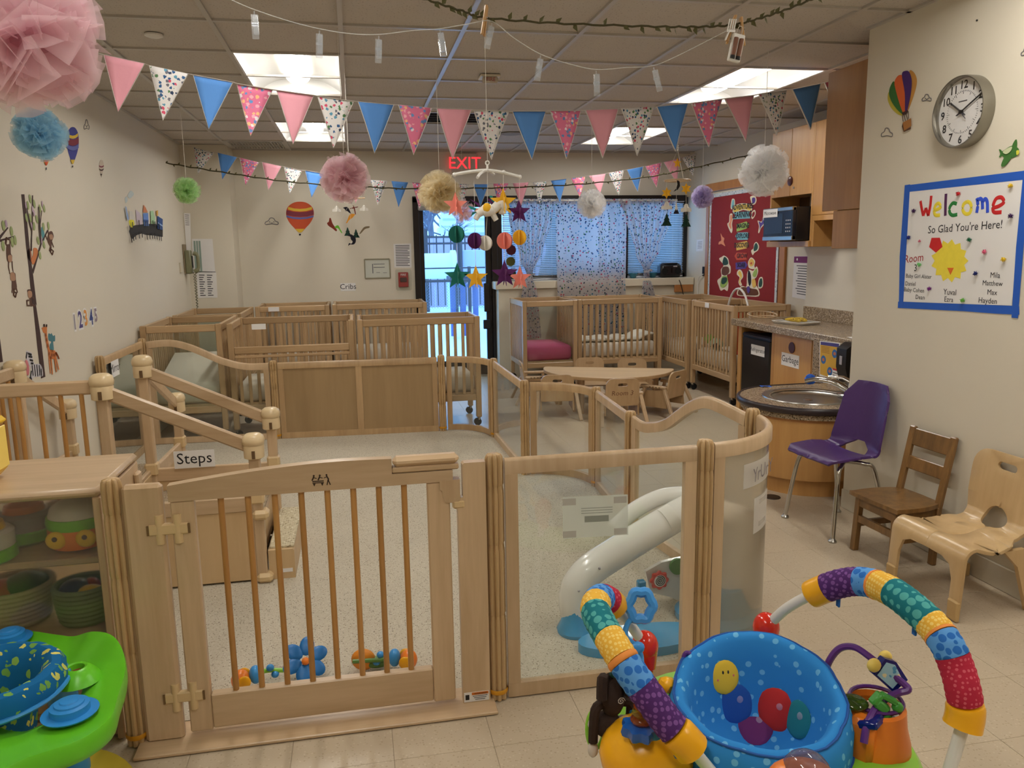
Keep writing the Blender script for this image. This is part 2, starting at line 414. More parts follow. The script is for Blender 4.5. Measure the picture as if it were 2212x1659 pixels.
# ---------------------------------------------------------------- room shell
T = 0.12
struct('wall_left', B(((WL-T/2), (YF+YB)/2, CZ/2+0.12), (T, YB-YF+2*T, CZ+0.24)), wallm, label='cream painted left wall with animal decals')
wb = MB()
DX0, DX1, DZ = 0.70, 1.66, 2.10           # door opening
WX0, WX1, WZ0, WZ1 = 1.72, 4.04, 1.13, 2.10
wb.box(((WL+DX0)/2, YB+T/2, CZ/2+0.12), (DX0-WL, T, CZ+0.24))
wb.box(((DX0+WRR)/2, YB+T/2, (DZ+CZ+0.24)/2), (WRR-DX0, T, CZ+0.24-DZ))
wb.box(((DX1+WRR)/2, YB+T/2, WZ0/2), (WRR-DX1, T, WZ0))
struct('wall_back', wb, wallm, label='cream back wall around the glass door and window')
struct('wall_corner_column', B(((WL-1.24)/2, (8.90+YB)/2, CZ/2), (-1.24-WL, YB-8.90, CZ)), wallm, label='cream boxed column in the far left corner')
struct('wall_right', B((WR+0.75, (YF+YC)/2, CZ/2), (1.5, YC-YF, CZ)), wallm, label='cream near right wall with clock and welcome poster')
struct('wall_right_recess', B((WRR+T/2, (YC+YB)/2, CZ/2+0.12), (T, YB-YC+2*T, CZ+0.24)), wallm, label='cream wall of the kitchen recess')
struct('wall_right_splash', B((WRR-0.05, (YC+6.46)/2, CZ/2), (0.1, 6.46-YC, CZ)), wallm, label='cream wall behind the counter')
struct('wall_front', B(((WL+WR)/2, YF-T/2, CZ/2+0.12), (WR-WL+3.2, T, CZ+0.24)), wallm, label='cream wall behind the camera')
# low wall and ledge under the window
LWX = 1.64
struct('wall_window_ledge', B(((LWX+WRR)/2, YB-0.10, 0.52), (WRR-LWX, 0.20, 1.04)), trimw, label='ivory low wall boxed in under the window')
struct('window_sill', B(((1.60+4.06)/2, YB-0.11, 1.085), (4.06-1.60, 0.26, 0.09), 0.006), trimw, label='ivory window ledge')
bb = plain('vinyl_cove_base', rgb(206, 198, 180), 0.4)
struct('baseboard_left', B((WL+0.006, (YF+8.9)/2, 0.05), (0.012, 8.9-YF, 0.10), 0.003), bb)
struct('baseboard_right', B((WR-0.006, (YF+YC)/2, 0.055), (0.012, YC-YF, 0.11), 0.003), bb)
struct('baseboard_back', B(((-1.24+DX0)/2, YB-0.006, 0.05), (DX0+1.24, 0.012, 0.10), 0.003), bb)
struct('baseboard_recess', B((WRR-0.006, 7.9, 0.05), (0.012, 2.6, 0.10), 0.003), bb)

# ---------------------------------------------------------------- ceiling
ceilm = speckle('mineral_ceiling_tile', rgb(198, 190, 180), [rgb(168, 158, 148), rgb(184, 176, 166)], 60, 0.22, 0.95, bump=0.15, fill=0.8, var=0.03)
gridm = plain('white_ceiling_grid', rgb(186, 180, 172), 0.35, var=0.02)
ceil = struct('ceiling', B(((WL+WRR)/2, (YF+YB)/2, CZ+0.20), (WRR-WL+2*T, YB-YF+2*T, 0.04)), plain('plenum_slab', rgb(70, 66, 62), 0.9), label='suspended ceiling of square mineral tiles in a metal grid')
PT = 0.616; GX = [-0.625+PT*k for k in range(-2, 9)]; GY = [4.24+PT*k for k in range(-11, 9)]
def edges(ls, a, b): return [a]+[x for x in ls if a+0.02 < x < b-0.02]+[b]
EX, EY = edges(GX, WL, WRR), edges(GY, YF, YB)
LIGHTS = [(-0.625, 4.856), (-0.625, 7.320), (2.455, 4.856), (2.455, 7.320), (-0.625, 2.392), (-0.625, -0.072), (1.839, 1.776), (1.839, -0.688)]
DARK = (0.607, 6.704)
def has_fix(x, y):
    for lx, ly in LIGHTS:
        if abs(x-lx-PT/2) < 0.1 and ly < y < ly+2*PT: return True
    if abs(x-DARK[0]-PT/2) < 0.1 and abs(y-DARK[1]-PT/2) < 0.1: return True
    if abs(x+0.933) < 0.1 and 8.55 < y < 9.17: return True      # air grille
    return False
tmesh = {}
for i in range(len(EX)-1):
    for j in range(len(EY)-1):
        x0, x1, y0, y1 = EX[i], EX[i+1], EY[j], EY[j+1]
        xm, ym = (x0+x1)/2, (y0+y1)/2
        if has_fix(xm, ym) or (xm > WR+0.3 and ym < YC-0.2): continue
        k = (round(x1-x0, 3), round(y1-y0, 3))
        if k not in tmesh: tmesh[k] = B((0, 0, 0.011), (k[0]-0.008, k[1]-0.008, 0.022), 0.005).mesh('ceiling_tile', ceilm)
        o = link('ceiling_tile', tmesh[k], ceil); o.location = (xm, ym, CZ+0.004)
for x in EX[1:-1]:
    y0 = YF if x < WR else YC
    part(ceil, 'grid_runner', B((x, (y0+YB)/2, CZ-0.002), (0.024, YB-y0, 0.012)), gridm)
for y in EY[1:-1]:
    x1 = WR if y < YC else WRR
    part(ceil, 'grid_runner', B(((WL+x1)/2, y, CZ-0.0015), (x1-WL, 0.024, 0.011)), gridm)
part(ceil, 'wall_angle', B((WL+0.012, (YF+YB)/2, CZ-0.001), (0.024, YB-YF, 0.012)), gridm)
part(ceil, 'wall_angle', B(((WL+WRR)/2, YB-0.012, CZ-0.001), (WRR-WL, 0.024, 0.012)), gridm)
part(ceil, 'wall_angle', B((WR-0.012, (YF+YC)/2, CZ-0.001), (0.024, YC-YF, 0.012)), gridm)

# ---------------------------------------------------------------- light troffers
lensm = emit('lit_lamp_lens', (1.0, 0.965, 0.90, 1), LAMP)
_n, _l = lensm.node_tree.nodes, lensm.node_tree.links; _g = _n.new('ShaderNodeNewGeometry'); _s = _n.new('ShaderNodeSeparateXYZ'); _l.new(_g.outputs['Normal'], _s.inputs[0])
_a = _n.new('ShaderNodeMath'); _a.operation = 'ABSOLUTE'; _l.new(_s.outputs[2], _a.inputs[0]); _p = _n.new('ShaderNodeMath'); _p.operation = 'POWER'; _p.inputs[1].default_value = 5.0; _l.new(_a.outputs[0], _p.inputs[0])
_m = _n.new('ShaderNodeMath'); _m.operation = 'MULTIPLY_ADD'; _m.inputs[1].default_value = LAMP*0.97; _m.inputs[2].default_value = LAMP*0.03; _l.new(_p.outputs[0], _m.inputs[0]); _l.new(_m.outputs[0], _n['Principled BSDF'].inputs['Emission Strength'])
refw = plain('white_reflector_enamel', rgb(238, 238, 236), 0.35, var=0.01)
def troffer_parts(t, L, lit=True):
    W_ = PT-0.03; h = 0.10; n = 10
    # curved white pan, deeper at its sides, open at the bottom
    prof = [(-W_/2, 0.0), (-W_/2+0.012, 0.02)] + [(-W_/2+0.012+(W_/2-0.05-0.012)*k/n, 0.02+(h-0.02)*math.sin(PI*0.5*min(1, 1.25*k/n))) for k in range(1, n+1)]
    prof = prof + [(-a, b) for a, b in prof[::-1]]
    g = [[(a, -L/2, b) for a, b in prof], [(a, L/2, b) for a, b in prof]]
    part(t, 'reflector_pan', MB().sheet(g), refw if lit else plain('mirror_louver', rgb(150, 150, 158), 0.15, metal=0.9), True, ang=60)
    for s in (-1, 1):
        part(t, 'end_plate', MB().prism([(a, s*L/2, b) for a, b in prof], (0, s*0.004, 0)), refw)
    fr = MB()
    for s in (-1, 1):
        fr.box((s*(W_/2+0.004), 0, 0.0), (0.016, L+0.03, 0.012)); fr.box((0, s*(L/2+0.006), 0.0), (W_+0.03, 0.016, 0.012))
    part(t, 'frame', fr, gridm)
    if lit:
        k = 10; r = 0.085
        sec = [(r*math.cos(PI+PI*q/k), r*0.62*math.sin(PI+PI*q/k)) for q in range(k+1)]
        ln = MB().add([(a, y, h-0.008+b) for y in (-L/2+0.01, L/2-0.16) for a, b in sec], [(q, q+1, k+2+q, k+1+q) for q in range(k)]+[tuple(range(k+1)), tuple(range(k+1, 2*k+2))[::-1]])
        # rounded nose of the lens towards the window end
        ln.ell((0, L/2-0.16, h-0.008), (r, r*1.2, r*0.62), 14, 8)
        part(t, 'lamp_lens', ln, lensm, True, label='glowing white lens')
    else:
        for k in range(5):
            part(t, 'louver_blade', B((0, -L/2+L*(k+0.5)/5, 0.03), (W_-0.03, 0.006, 0.055)), plain('mirror_louver', rgb(150, 150, 158), 0.15, metal=0.9))
TL = {0: 'lit ceiling light with white curved pan, front left above bunting', 1: 'lit ceiling light far left beside the air grille', 2: 'lit ceiling light near the tall wooden cabinets', 3: 'lit ceiling light far right over the window side',
      4: 'lit ceiling light left, above the gate', 5: 'lit ceiling light left, behind the camera', 6: 'lit ceiling light right, above the jumper', 7: 'lit ceiling light right, behind the camera'}
for i, (lx, ly) in enumerate(LIGHTS):
    t = thing('ceiling_light', TL[i], 'ceiling light', (lx+PT/2, ly+PT, CZ), 0, 'ceiling lights')
    troffer_parts(t, 2*PT-0.03)
t = thing('ceiling_light', 'unlit square mirrored ceiling light near the middle', 'ceiling light', (DARK[0]+PT/2, DARK[1]+PT/2, CZ), 0, 'ceiling lights')
troffer_parts(t, PT-0.03, False)

# air grille
t = thing('air_grille', 'grey slotted air grille in the ceiling far left', 'air grille', (-0.933, 8.86, CZ))
part(t, 'backing', B((0, 0, 0.06), (PT-0.02, PT-0.02, 0.01)), blackp)
gf = MB()
for s in (-1, 1): gf.box((s*0.285, 0, 0), (0.04, 0.6, 0.014), bev=0.003); gf.box((0, s*0.285, 0), (0.6, 0.04, 0.014), bev=0.003)
gf.box((0, 0, 0), (0.53, 0.02, 0.012))
part(t, 'frame', gf, gridm)
gs = B((0, 0, 0.006), (0.012, 0.27, 0.03), rot=rot3(0, 0.5, 0)).mesh('slat', gridm)
for s in (-1, 1):
    for k in range(18):
        o = link('slat', gs, t); o.location = (-0.255+0.03*k, s*0.138, 0)

# ---------------------------------------------------------------- floor
floorb = struct('floor', B(((WL+WRR)/2, (YF+YB)/2, -0.06), (WRR-WL+2*T, YB-YF+2*T, 0.117)), plain('floor_seam', rgb(150, 132, 108), 0.7), label='beige speckled vinyl tile floor')
vinyl = speckle('beige_vinyl_tile', rgb(196, 180, 156), [rgb(186, 168, 142), rgb(206, 192, 170), rgb(178, 160, 134)], 95, 0.3, 0.28, fill=0.5, var=0.035)
FT = 0.3048; tiles = []
ix0, iy0 = 1.876-FT*12, 3.086-FT*18
import itertools
for i in range(22):
    for j in range(42):
        x0, y0 = ix0+FT*i, iy0+FT*j; x1, y1 = min(x0+FT, WRR), min(y0+FT, YB); x0, y0 = max(x0, WL), max(y0, YF)
        if x1-x0 < 0.02 or y1-y0 < 0.02: continue
        if x0 > WR-0.02 and y1 < YC+0.02: continue
        tiles.append((x0, y0, x1, y1))
def vis(t):
    c = Vector(((t[0]+t[2])/2, (t[1]+t[3])/2, 0))-O0; z = c.dot(fw)
    if z < 0.3: return 0
    px, py = 1106+FPX*c.dot(rt)/z, 829.5-FPX*c.dot(up)/z
    if not (-60 < px < 2272 and 700 < py < 1720): return 0
    inside = -0.7 < c.x < 1.1 and 2.5 < c.y < 6.4           # under the carpet
    return 0 if inside else 1.0/z
tiles.sort(key=lambda t: -vis(t))
fm = {}
for t in tiles[:300]:
    k = (round(t[2]-t[0], 3), round(t[3]-t[1], 3))
    if k not in fm: fm[k] = B((0, 0, -0.001), (k[0]-0.0014, k[1]-0.0014, 0.002), 0.0003).mesh('floor_tile', vinyl)
    o = link('floor_tile', fm[k], floorb); o.location = ((t[0]+t[2])/2, (t[1]+t[3])/2, 0)
rest = MB()
for t in tiles[300:]: rest.box(((t[0]+t[2])/2, (t[1]+t[3])/2, -0.001), (t[2]-t[0]-0.0014, t[3]-t[1]-0.0014, 0.002))
o = part(floorb, 'floor_tile_field', rest, vinyl); o['kind'] = 'stuff'

# ---------------------------------------------------------------- glass door, window
d1 = link('door_1', None); d1['kind'] = 'structure'; d1['label'] = 'glass door with dark bronze frame at the back'
def pc(name, c, d, m, bev=0.003, par=None): return part(par or d1, name, B(c, d, bev), m)
pc('jamb', (0.725, YB+0.04, 1.05), (0.07, 0.14, 2.10), bronze); pc('jamb', (1.635, YB+0.03, 1.05), (0.07, 0.12, 2.10), bronze)
pc('header', (1.18, YB+0.04, 2.08), (0.98, 0.14, 0.07), bronze)
leaf = pc('stile', (0.785, YB+0.03, 1.03), (0.05, 0.045, 2.02), bronze); pc('stile', (1.565, YB+0.03, 1.03), (0.07, 0.045, 2.02), bronze)
pc('top_rail', (1.175, YB+0.03, 2.02), (0.73, 0.045, 0.05), bronze); pc('bottom_rail', (1.175, YB+0.03, 0.10), (0.73, 0.045, 0.18), bronze)
pc('glass_pane', (1.175, YB+0.03, 1.09), (0.73, 0.006, 1.82), glassm, 0)
pc('door_closer', (0.93, YB-0.03, 1.985), (0.36, 0.06, 0.06), plain('grey_closer', rgb(150, 150, 150), 0.4), 0.01)
pc('lock_case', (1.53, YB-0.005, 0.62), (0.09, 0.04, 0.11), blackp, 0.006); pc('pull_plate', (1.535, YB-0.004, 0.94), (0.07, 0.03, 0.34), bronze, 0.006)
pc('threshold', (1.18, YB+0.03, 0.01), (0.95, 0.16, 0.02), steel)
w1 = link('window_1', None); w1['kind'] = 'structure'; w1['label'] = 'wide window with dark bronze frame and white blinds'
wf = lambda n_, c, d: pc(n_, c, d, bronze, 0.003, w1)
wf('frame_bar', ((WX0+WX1)/2, YB+0.05, WZ1-0.03), (WX1-WX0, 0.10, 0.08)); wf('frame_bar', ((WX0+WX1)/2, YB+0.05, WZ0+0.025), (WX1-WX0, 0.10, 0.05))
for x in (WX0-0.02, 2.50, 3.27, WX1-0.01): wf('frame_bar', (x, YB+0.05, (WZ0+WZ1)/2), (0.06, 0.10, WZ1-WZ0))
for a, b in ((WX0, 2.50), (2.50, 3.27), (3.27, WX1)):
    pc('glass_pane', ((a+b)/2, YB+0.07, (WZ0+WZ1)/2), (b-a-0.06, 0.006, WZ1-WZ0-0.1), glassm, 0, w1)
# blinds, slats closer together than the photo can separate
slm = plain('blind_slat_white', rgb(225, 228, 235), 0.45)
for lab, a, b in (('white slatted blind in the window bay beside the door', 1.74, 2.48), ('white slatted blind behind the flat middle curtain', 2.52, 3.25), ('white slatted blind in the window bay beside the radio', 3.29, 4.01)):
    t = thing('window_blind', lab, 'blind', ((a+b)/2, YB+0.0, WZ0), 0, 'window blinds')
    part(t, 'headrail', B((0, 0, 0.925), (b-a, 0.04, 0.03), 0.003), slm)
    sl = MB()
    for k in range(41): sl.box((0, 0, 0.03+0.0215*k), (b-a, 0.021, 0.0012), rot=rot3(-0.6, 0, 0))
    o = part(t, 'slats', sl, slm); o['kind'] = 'stuff'
    part(t, 'bottom_bar', B((0, 0, 0.012), (b-a, 0.02, 0.015), 0.002), slm)
    for x in (-0.3, 0.3): part(t, 'ladder_cord', MB().cyl((x*(b-a), -0.012, 0.02), (x*(b-a), -0.012, 0.92), 0.0012, n=5), stringm)

# ---------------------------------------------------------------- outdoors
snow = plain('snow', rgb(240, 246, 250), 0.8, var=0.05, scale=1.5, bump=0.5, bscale=3)
g = []
for i in range(25):
    row = []
    for j in range(25):
        x, y = -14+j*1.6, YB+T+0.0+i*1.4
        row.append((x, y, -0.12+0.10*math.sin(x*0.8+1)*math.sin(y*0.55)*min(1, i/4)+0.012*i))
    g.append(row)
o = link('ground_snow', MB().sheet(g).mesh('ground_snow', snow, True)); o['kind'] = 'structure'; o['label'] = 'snow covered yard outside'
iron = plain('black_iron', rgb(44, 42, 52), 0.5)
galv = plain('galvanised_wire', rgb(120, 130, 140), 0.5, metal=0.4)
def yard(px, py, y): return PY(px, py, y)
# chain link fence
fy = 12.6; zt = yard(950, 607, fy).z; zb = yard(950, 668, fy).z
t = thing('chain_link_fence', 'low chain link fence across the snow outside the door', 'fence', (1.6, fy, zb))
part(t, 'top_rail', MB().cyl((-3, 0, zt-zb), (5, 0, zt-zb), 0.022, n=8), iron); part(t, 'upper_rail', MB().cyl((-3, 0, zt-zb+0.20), (5, 0, zt-zb+0.20), 0.012, n=6), iron)
for x in (-2.4, 0.2, 2.8): part(t, 'fence_post', MB().cyl((x, 0, -0.5), (x, 0, zt-zb+0.22), 0.028, n=8), iron)
wm = MB(); hgt = zt-zb
for k in range(190):
    x = -3.4+0.045*k
    wm.tube([(x, 0, 0), (x+hgt, 0, hgt)], 0.0022, 3, False); wm.tube([(x, 0.002, hgt), (x+hgt, 0.002, 0)], 0.0022, 3, False)
o = part(t, 'wire_mesh', wm, galv); o['kind'] = 'stuff'
# picnic table
q = yard(1008, 602, 14.0)
t = thing('picnic_table', 'dark picnic table with bench standing in the snow', 'table', (q.x, 14.0, 0.0))
zt2 = q.z; dk = plain('weathered_dark_plank', rgb(40, 40, 58), 0.6); bl = plain('painted_leg', rgb(70, 84, 140), 0.6)
for k in range(3): part(t, 'plank', B((0, -0.2+0.2*k, zt2), (0.66, 0.18, 0.10), 0.01), dk)
for x in (-0.28, -0.1, 0.12): part(t, 'leg', MB().cyl((x, -0.2, 0.0), (x, -0.2, zt2), 0.05, n=8), bl)
part(t, 'bench', B((0.45, 0.9, zt2-0.16), (1.0, 0.3, 0.06), 0.01), bl)
for x in (0.05, 0.85): part(t, 'bench_leg', MB().cyl((x, 0.9, 0.0), (x, 0.9, zt2-0.16), 0.05, n=8), bl)
# crawl tunnel
q0, q1 = yard(880, 576, 17.0), yard(984, 572, 17.0)
t = thing('play_tunnel', 'white plastic crawl tube outside in the snow', 'play tunnel', (q0.x, 17.0, 0.0))
tp = plain('white_tunnel_plastic', rgb(214, 226, 244), 0.5)
pr = [(0.27, 0), (0.27, q1.x-q0.x-0.12), (0.33, q1.x-q0.x-0.10), (0.33, q1.x-q0.x), (0.25, q1.x-q0.x), (0.25, 0)]
part(t, 'tube', MB().lathe(pr, 28, cap=False).xf(Matrix.Translation((0, 0, q0.z)) @ Matrix.Rotation(PI/2, 4, 'Y')), tp, True)
part(t, 'support', B((0.3, 0, q0.z/2-0.18), (0.12, 0.3, q0.z-0.2), 0.01), tp); part(t, 'support', B((0.9, 0, q0.z/2-0.18), (0.12, 0.3, q0.z-0.2), 0.01), tp)
# play frame posts, panel
q = yard(992, 540, 17.8)
t = thing('climber', 'outdoor climber with two dark posts and pale panel', 'climber', (q.x, 17.8, 0))
for px in (982, 993.5): part(t, 'post', MB().cyl((yard(px, 500, 17.8).x-q.x, 0, 0), (yard(px, 500, 17.8).x-q.x, 0, yard(px, 500, 17.8).z), 0.045, n=8), iron)
part(t, 'panel', B((0.45, 0.1, yard(1020, 570, 17.8).z), (0.75, 0.05, 0.62), 0.02), plain('lilac_panel', rgb(176, 176, 216), 0.6))
for k in range(4): part(t, 'rung', MB().cyl((0.62+0.05*k, -0.05, 0.6+0.25*k), (0.9, -0.05, 0.6+0.25*k), 0.02, n=6), iron)
# iron fence in front of pink boards
fy = 19.5; za, zb2, zc = yard(950, 512, fy).z, yard(950, 526, fy).z, yard(950, 600, fy).z
t = thing('iron_fence', 'black iron picket fence in front of pink boards outside', 'fence', (1.9, fy, 0))
part(t, 'rail', B((0, 0, za), (7, 0.05, 0.05)), iron); part(t, 'rail', B((0, 0, zb2), (7, 0.05, 0.05)), iron)
pk = B((0, 0, (za+0.1)/2), (0.03, 0.03, za-0.1)).mesh('picket', iron)
for k in range(40):
    o = link('picket', pk, t); o.location = (-3.4+0.125*1.4*k, 0, 0.05)
for x in (-0.16, 2.0, -2.3): part(t, 'post', B((x, 0, za/2+0.1), (0.09, 0.09, za+0.2)), iron)
t = thing('board_fence', 'pinkish upright board fence outside behind the iron fence', 'fence', (1.9, 21.0, 0))
pkm = plain('faded_pink_board', rgb(190, 168, 190), 0.8, var=0.12, scale=5)
bmesh_ = B((0, 0, 0.95), (0.27, 0.03, 1.9)).mesh('board', pkm)
zz = yard(950, 514, 21.0).z
for k in range(26):
    o = link('board', bmesh_, t); o.location = (-3.6+0.28*k, 0, 0); o.scale = (1, 1, zz/1.9)
# neighbour house
t = thing('neighbour_house', 'pale sided house beyond the fence outside', 'house', (yard(1010, 500, 27).x+1.2, 27, 0))
zr = yard(1010, 497, 27).z
sdm = plain('pale_siding', rgb(200, 206, 222), 0.7)
part(t, 'wall', B((0.6, 2, zr/2), (4.6, 3.6, zr)), sdm)
part(t, 'eave', B((0.4, 0.1, zr), (5.2, 0.5, 0.16)), plain('white_eave', rgb(225, 228, 236), 0.6))
rfm = plain('snowy_shingle', rgb(206, 212, 228), 0.8)
for k in range(5): part(t, 'roof_course', B((0.4+0.05*k, 0.3+0.3*k, zr+0.18+0.26*k), (5.0-0.1*k, 0.5, 0.22), rot=rot3(0.5, 0, 0)), rfm)
for x in (-1.0, 0.6): part(t, 'window_panel', B((x, 0.18, zr-0.9), (0.7, 0.05, 0.8)), plain('far_window', rgb(60, 62, 90), 0.3))
# evergreen hedge, added to darken the view through the right part of the window
hg_ = [[(4.6+0.28*j, 19.2+0.5*math.sin(i*0.7)+0.16*math.sin(j*2.3+i*1.9)+0.1*math.sin(j*5.1), 0.0+0.24*i+0.1*math.sin(j*1.7)*(i > 9)) for j in range(30)] for i in range(13)]
o = solo('evergreen_hedge', 'dark evergreen hedge outside behind the right window bay', 'hedge', MB().sheet(hg_), plain('hedge_green', rgb(38, 54, 50), 0.9, var=0.35, scale=7, bump=1.0, bscale=14), True); solid(o, 0.5)
# bare trees
bark = plain('grey_bark', rgb(92, 96, 112), 0.9)
def bare_tree(x, y, h, lab, seed):
    rnd = random.Random(seed); t = thing('bare_tree', lab, 'tree', (x, y, 0), 0, 'bare trees outside'); tr = MB(); br = MB()
    tr.tube([(0, 0, 0), (0.1, 0, h*0.3), (0.05, 0.1, h*0.6)], [0.13, 0.10, 0.06], 7)
    def grow(p, d, L, r, lv):
        q = p+d*L; br.tube([p, (p+q)/2+Vector((rnd.uniform(-.04, .04),)*3)*L, q], [r, r*0.8, r*0.6], 4, False)
        if lv:
            for _ in range(4): grow(p+d*L*rnd.uniform(0.4, 1), (d+Vector((rnd.uniform(-.8, .8), rnd.uniform(-.8, .8), rnd.uniform(-.3, .7)))).normalized(), L*0.66, r*0.6, lv-1)
    for k in range(7): grow(Vector((0.05, 0.05, h*(0.25+0.05*k))), Vector((rnd.uniform(-1, 1), rnd.uniform(-1, 1), rnd.uniform(0.2, 0.9))).normalized(), h*0.22, 0.05, 3)
    part(t, 'trunk', tr, bark); o = part(t, 'branches', br, bark); o['kind'] = 'stuff'
for k, (px, y) in enumerate(((925, 24), (955, 33), (892, 42), (990, 50))):
    q = yard(px, 500, y); bare_tree(q.x, y, 5.2, ['leafless tree seen at the left edge of the glass door', 'leafless tree behind the board fence, seen mid door', 'farthest left leafless tree beyond the fence', 'leafless tree behind the pale house roof'][k], k)
# ---------------------------------------------------------------- play pen: posts, panels, gate
P0, PA, PB, PG, PF = (-0.735, 2.43), (0.412, 2.43), (1.144, 2.43), (1.548, 2.86), (1.405, 3.90)
PE, PD, PC_, PH, PI_, PJ, PK = (1.45, 4.66), (1.07, 5.03), (1.055, 6.14), (0.67, 6.47), (-0.68, 6.54), (-1.665, 6.60), (-1.665, 5.54)
HF, HR = 0.855, 0.645
def flute_mesh(h):
    zs = [0, 0.012, 0.03, 0.034, 0.06]; pinch = [h*0.36, h*0.65, h*0.88]
    for p in pinch: zs += [p-0.05, p-0.03, p-0.006, p-0.004, p, p+0.025, p+0.045]
    zs += [h*0.2, h*0.5, h*0.78, h-0.03, h-0.012, h-0.003, h]
    zs = sorted(set(round(z, 4) for z in zs)); n = 48; vs = []
    for z in zs:
        base = 0.031
        if z > h-0.013: base = 0.031*(0.93 if z < h-0.004 else 0.78 if z < h-0.0005 else 0.5)
        groove = 0.0095
        for p in pinch:
            if abs(z-p-0.02) < 0.027: groove = 0.0135
            if p-0.007 < z < p-0.001: base = 0.0285
        for j in range(n):
            th = 2*PI*j/n; c = abs(math.cos(4*th))
            vs.append(((base-groove*(1-c)**1.3)*math.cos(th), (base-groove*(1-c)**1.3)*math.sin(th), z))
    fs = [(i*n+j, i*n+(j+1) % n, (i+1)*n+(j+1) % n, (i+1)*n+j) for i in range(len(zs)-1) for j in range(n)]
    fs += [tuple(range(n))[::-1], tuple((len(zs)-1)*n+j for j in range(n))]
    return MB().add(vs, fs).mesh('fluted_post', beige_post, True, 35)
beige_post = wood('fluted_connector', rgb(178, 146, 100), rgb(200, 168, 124), 0.34, axis=2, scale=6)
clipm = plain('orange_clip', rgb(214, 150, 30), 0.4)
fmF, fmR = flute_mesh(HF), flute_mesh(HR)
for (x, y), me, lab in ((P0, fmF, 'tall fluted connector post between shelf and gate'), (PA, fmF, 'tall fluted connector post beside the gate latch'), (PB, fmF, 'tall fluted connector post right of the clear front panel'),
        (PG, fmF, 'tall fluted connector post at the back of the curved panel near the sink'), (PF, fmR, 'short fluted connector post at the low end of the wavy panel near slide'), (PE, fmR, 'short fluted connector post in front of the toddler table'),
        (PD, fmR, 'short fluted connector post left of the curved panel by the table'), (PC_, fmR, 'short fluted connector post at the far curved corner'), (PH, fmR, 'short fluted connector post right of the wooden double panel'),
        (PI_, fmR, 'short fluted connector post left of the wooden double panel'), (PJ, fmF, 'tall fluted connector post in the far left pen corner'), (PK, fmF, 'tall fluted connector post by the mirror against the left wall')):
    t = thing('connector_post', lab, 'post', (x, y, 0.006), 0, 'fluted connector posts')
    link('shaft', me, t)
    part(t, 'foot_clip', MB().lathe([(0.032, 0.022), (0.0335, 0.026), (0.0335, 0.034), (0.032, 0.038)], 16, cap=False), clipm, True)
RAIL = [(-0.014, -0.026), (-0.014, 0.016), (-0.009, 0.024), (0, 0.0275), (0.009, 0.024), (0.014, 0.016), (0.014, -0.026)]
RAILB = [(-0.014, -0.024), (-0.014, 0.024), (0.014, 0.024), (0.014, -0.024)]
def panel(a, b, lab, top=None, path=None, h=HR, pane=clear, wooden=False, mat=None, n=28, stiles=(True, True), cat='room divider', zb=0.006):
    """one wall panel: path on the floor from post a to post b, top(t) height of its rail"""
    t = thing('room_divider', lab, cat, (a[0], a[1], zb), 0, 'play pen panels'); mt = mat or maple
    if path is None:
        d = Vector((b[0]-a[0], b[1]-a[1], 0)); L = d.length; path = [d*(0.034+(L-0.068)*k/n)/L for k in range(n+1)]
    else: path = [Vector(p)-Vector((a[0], a[1], 0)) for p in path]; n = len(path)-1
    tf = top or (lambda s: h-0.045)
    tp = [p+Vector((0, 0, tf(k/n))) for k, p in enumerate(path)]
    if top is None and len(path) < 4: pass
    part(t, 'top_rail', MB().sweep(tp, RAIL), mt, True, ang=50)
    part(t, 'bottom_rail', MB().sweep([p+Vector((0, 0, 0.024)) for p in path], RAILB), mt, True, ang=50)
    nr = [((path[min(k+1, n)]-path[max(k-1, 0)]).normalized().cross(Vector((0, 0, 1)))) for k in range(n+1)]
    tot = sum((path[k+1]-path[k]).length for k in range(n))
    for e, on in zip((0, 1), stiles):
        if not on: continue
        k0 = 0 if e == 0 else n; k1 = max(1, round(0.042/tot*n)); kk = k1 if e == 0 else n-k1
        p, q = path[k0], path[kk]; hh = tf(k0/n)-0.026
        dd = (q-p).normalized(); q = p+dd*0.042
        part(t, 'stile', MB().prism([p+nr[k0]*0.013, q+nr[k0]*0.013, q-nr[k0]*0.013, p-nr[k0]*0.013], (0, 0, hh-0.048)).xf(Matrix.Translation((0, 0, 0.048))), mt)
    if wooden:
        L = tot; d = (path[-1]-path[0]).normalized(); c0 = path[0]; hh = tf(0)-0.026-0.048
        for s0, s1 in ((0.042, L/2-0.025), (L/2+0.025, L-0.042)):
            part(t, 'board', MB().bar(c0+d*s0+Vector((0, 0, 0.048+hh/2)), c0+d*s1+Vector((0, 0, 0.048+hh/2)), 0.010, hh), wood('tan_panel_board', rgb(156, 128, 90), rgb(172, 144, 104), 0.42, axis=2, scale=4))  # flat tan boards, their colour deepened to include the shade they stand in
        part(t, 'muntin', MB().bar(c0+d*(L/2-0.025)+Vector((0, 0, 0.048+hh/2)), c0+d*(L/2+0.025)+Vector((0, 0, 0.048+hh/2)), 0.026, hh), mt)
    else:
        f1 = [[p+nr[k]*s+Vector((0, 0, z)) for k, p in enumerate(path)] for s, z in ((0.0025, None), )] if False else None
        vs = []; fs = []; m = n+1
        for s in (0.0025, -0.0025):
            for k, p in enumerate(path): vs.append(p+nr[k]*s+Vector((0, 0, 0.04)))
            for k, p in enumerate(path): vs.append(p+nr[k]*s+Vector((0, 0, tf(k/n)-0.02)))
        for k in range(n): fs += [(k, k+1, m+k+1, m+k), (2*m+k, 3*m+k, 3*m+k+1, 2*m+k+1)]
        part(t, 'pane', MB().add(vs, fs), pane, True, ang=60)
    return t
sm = lambda s: s*s*(3-2*s)
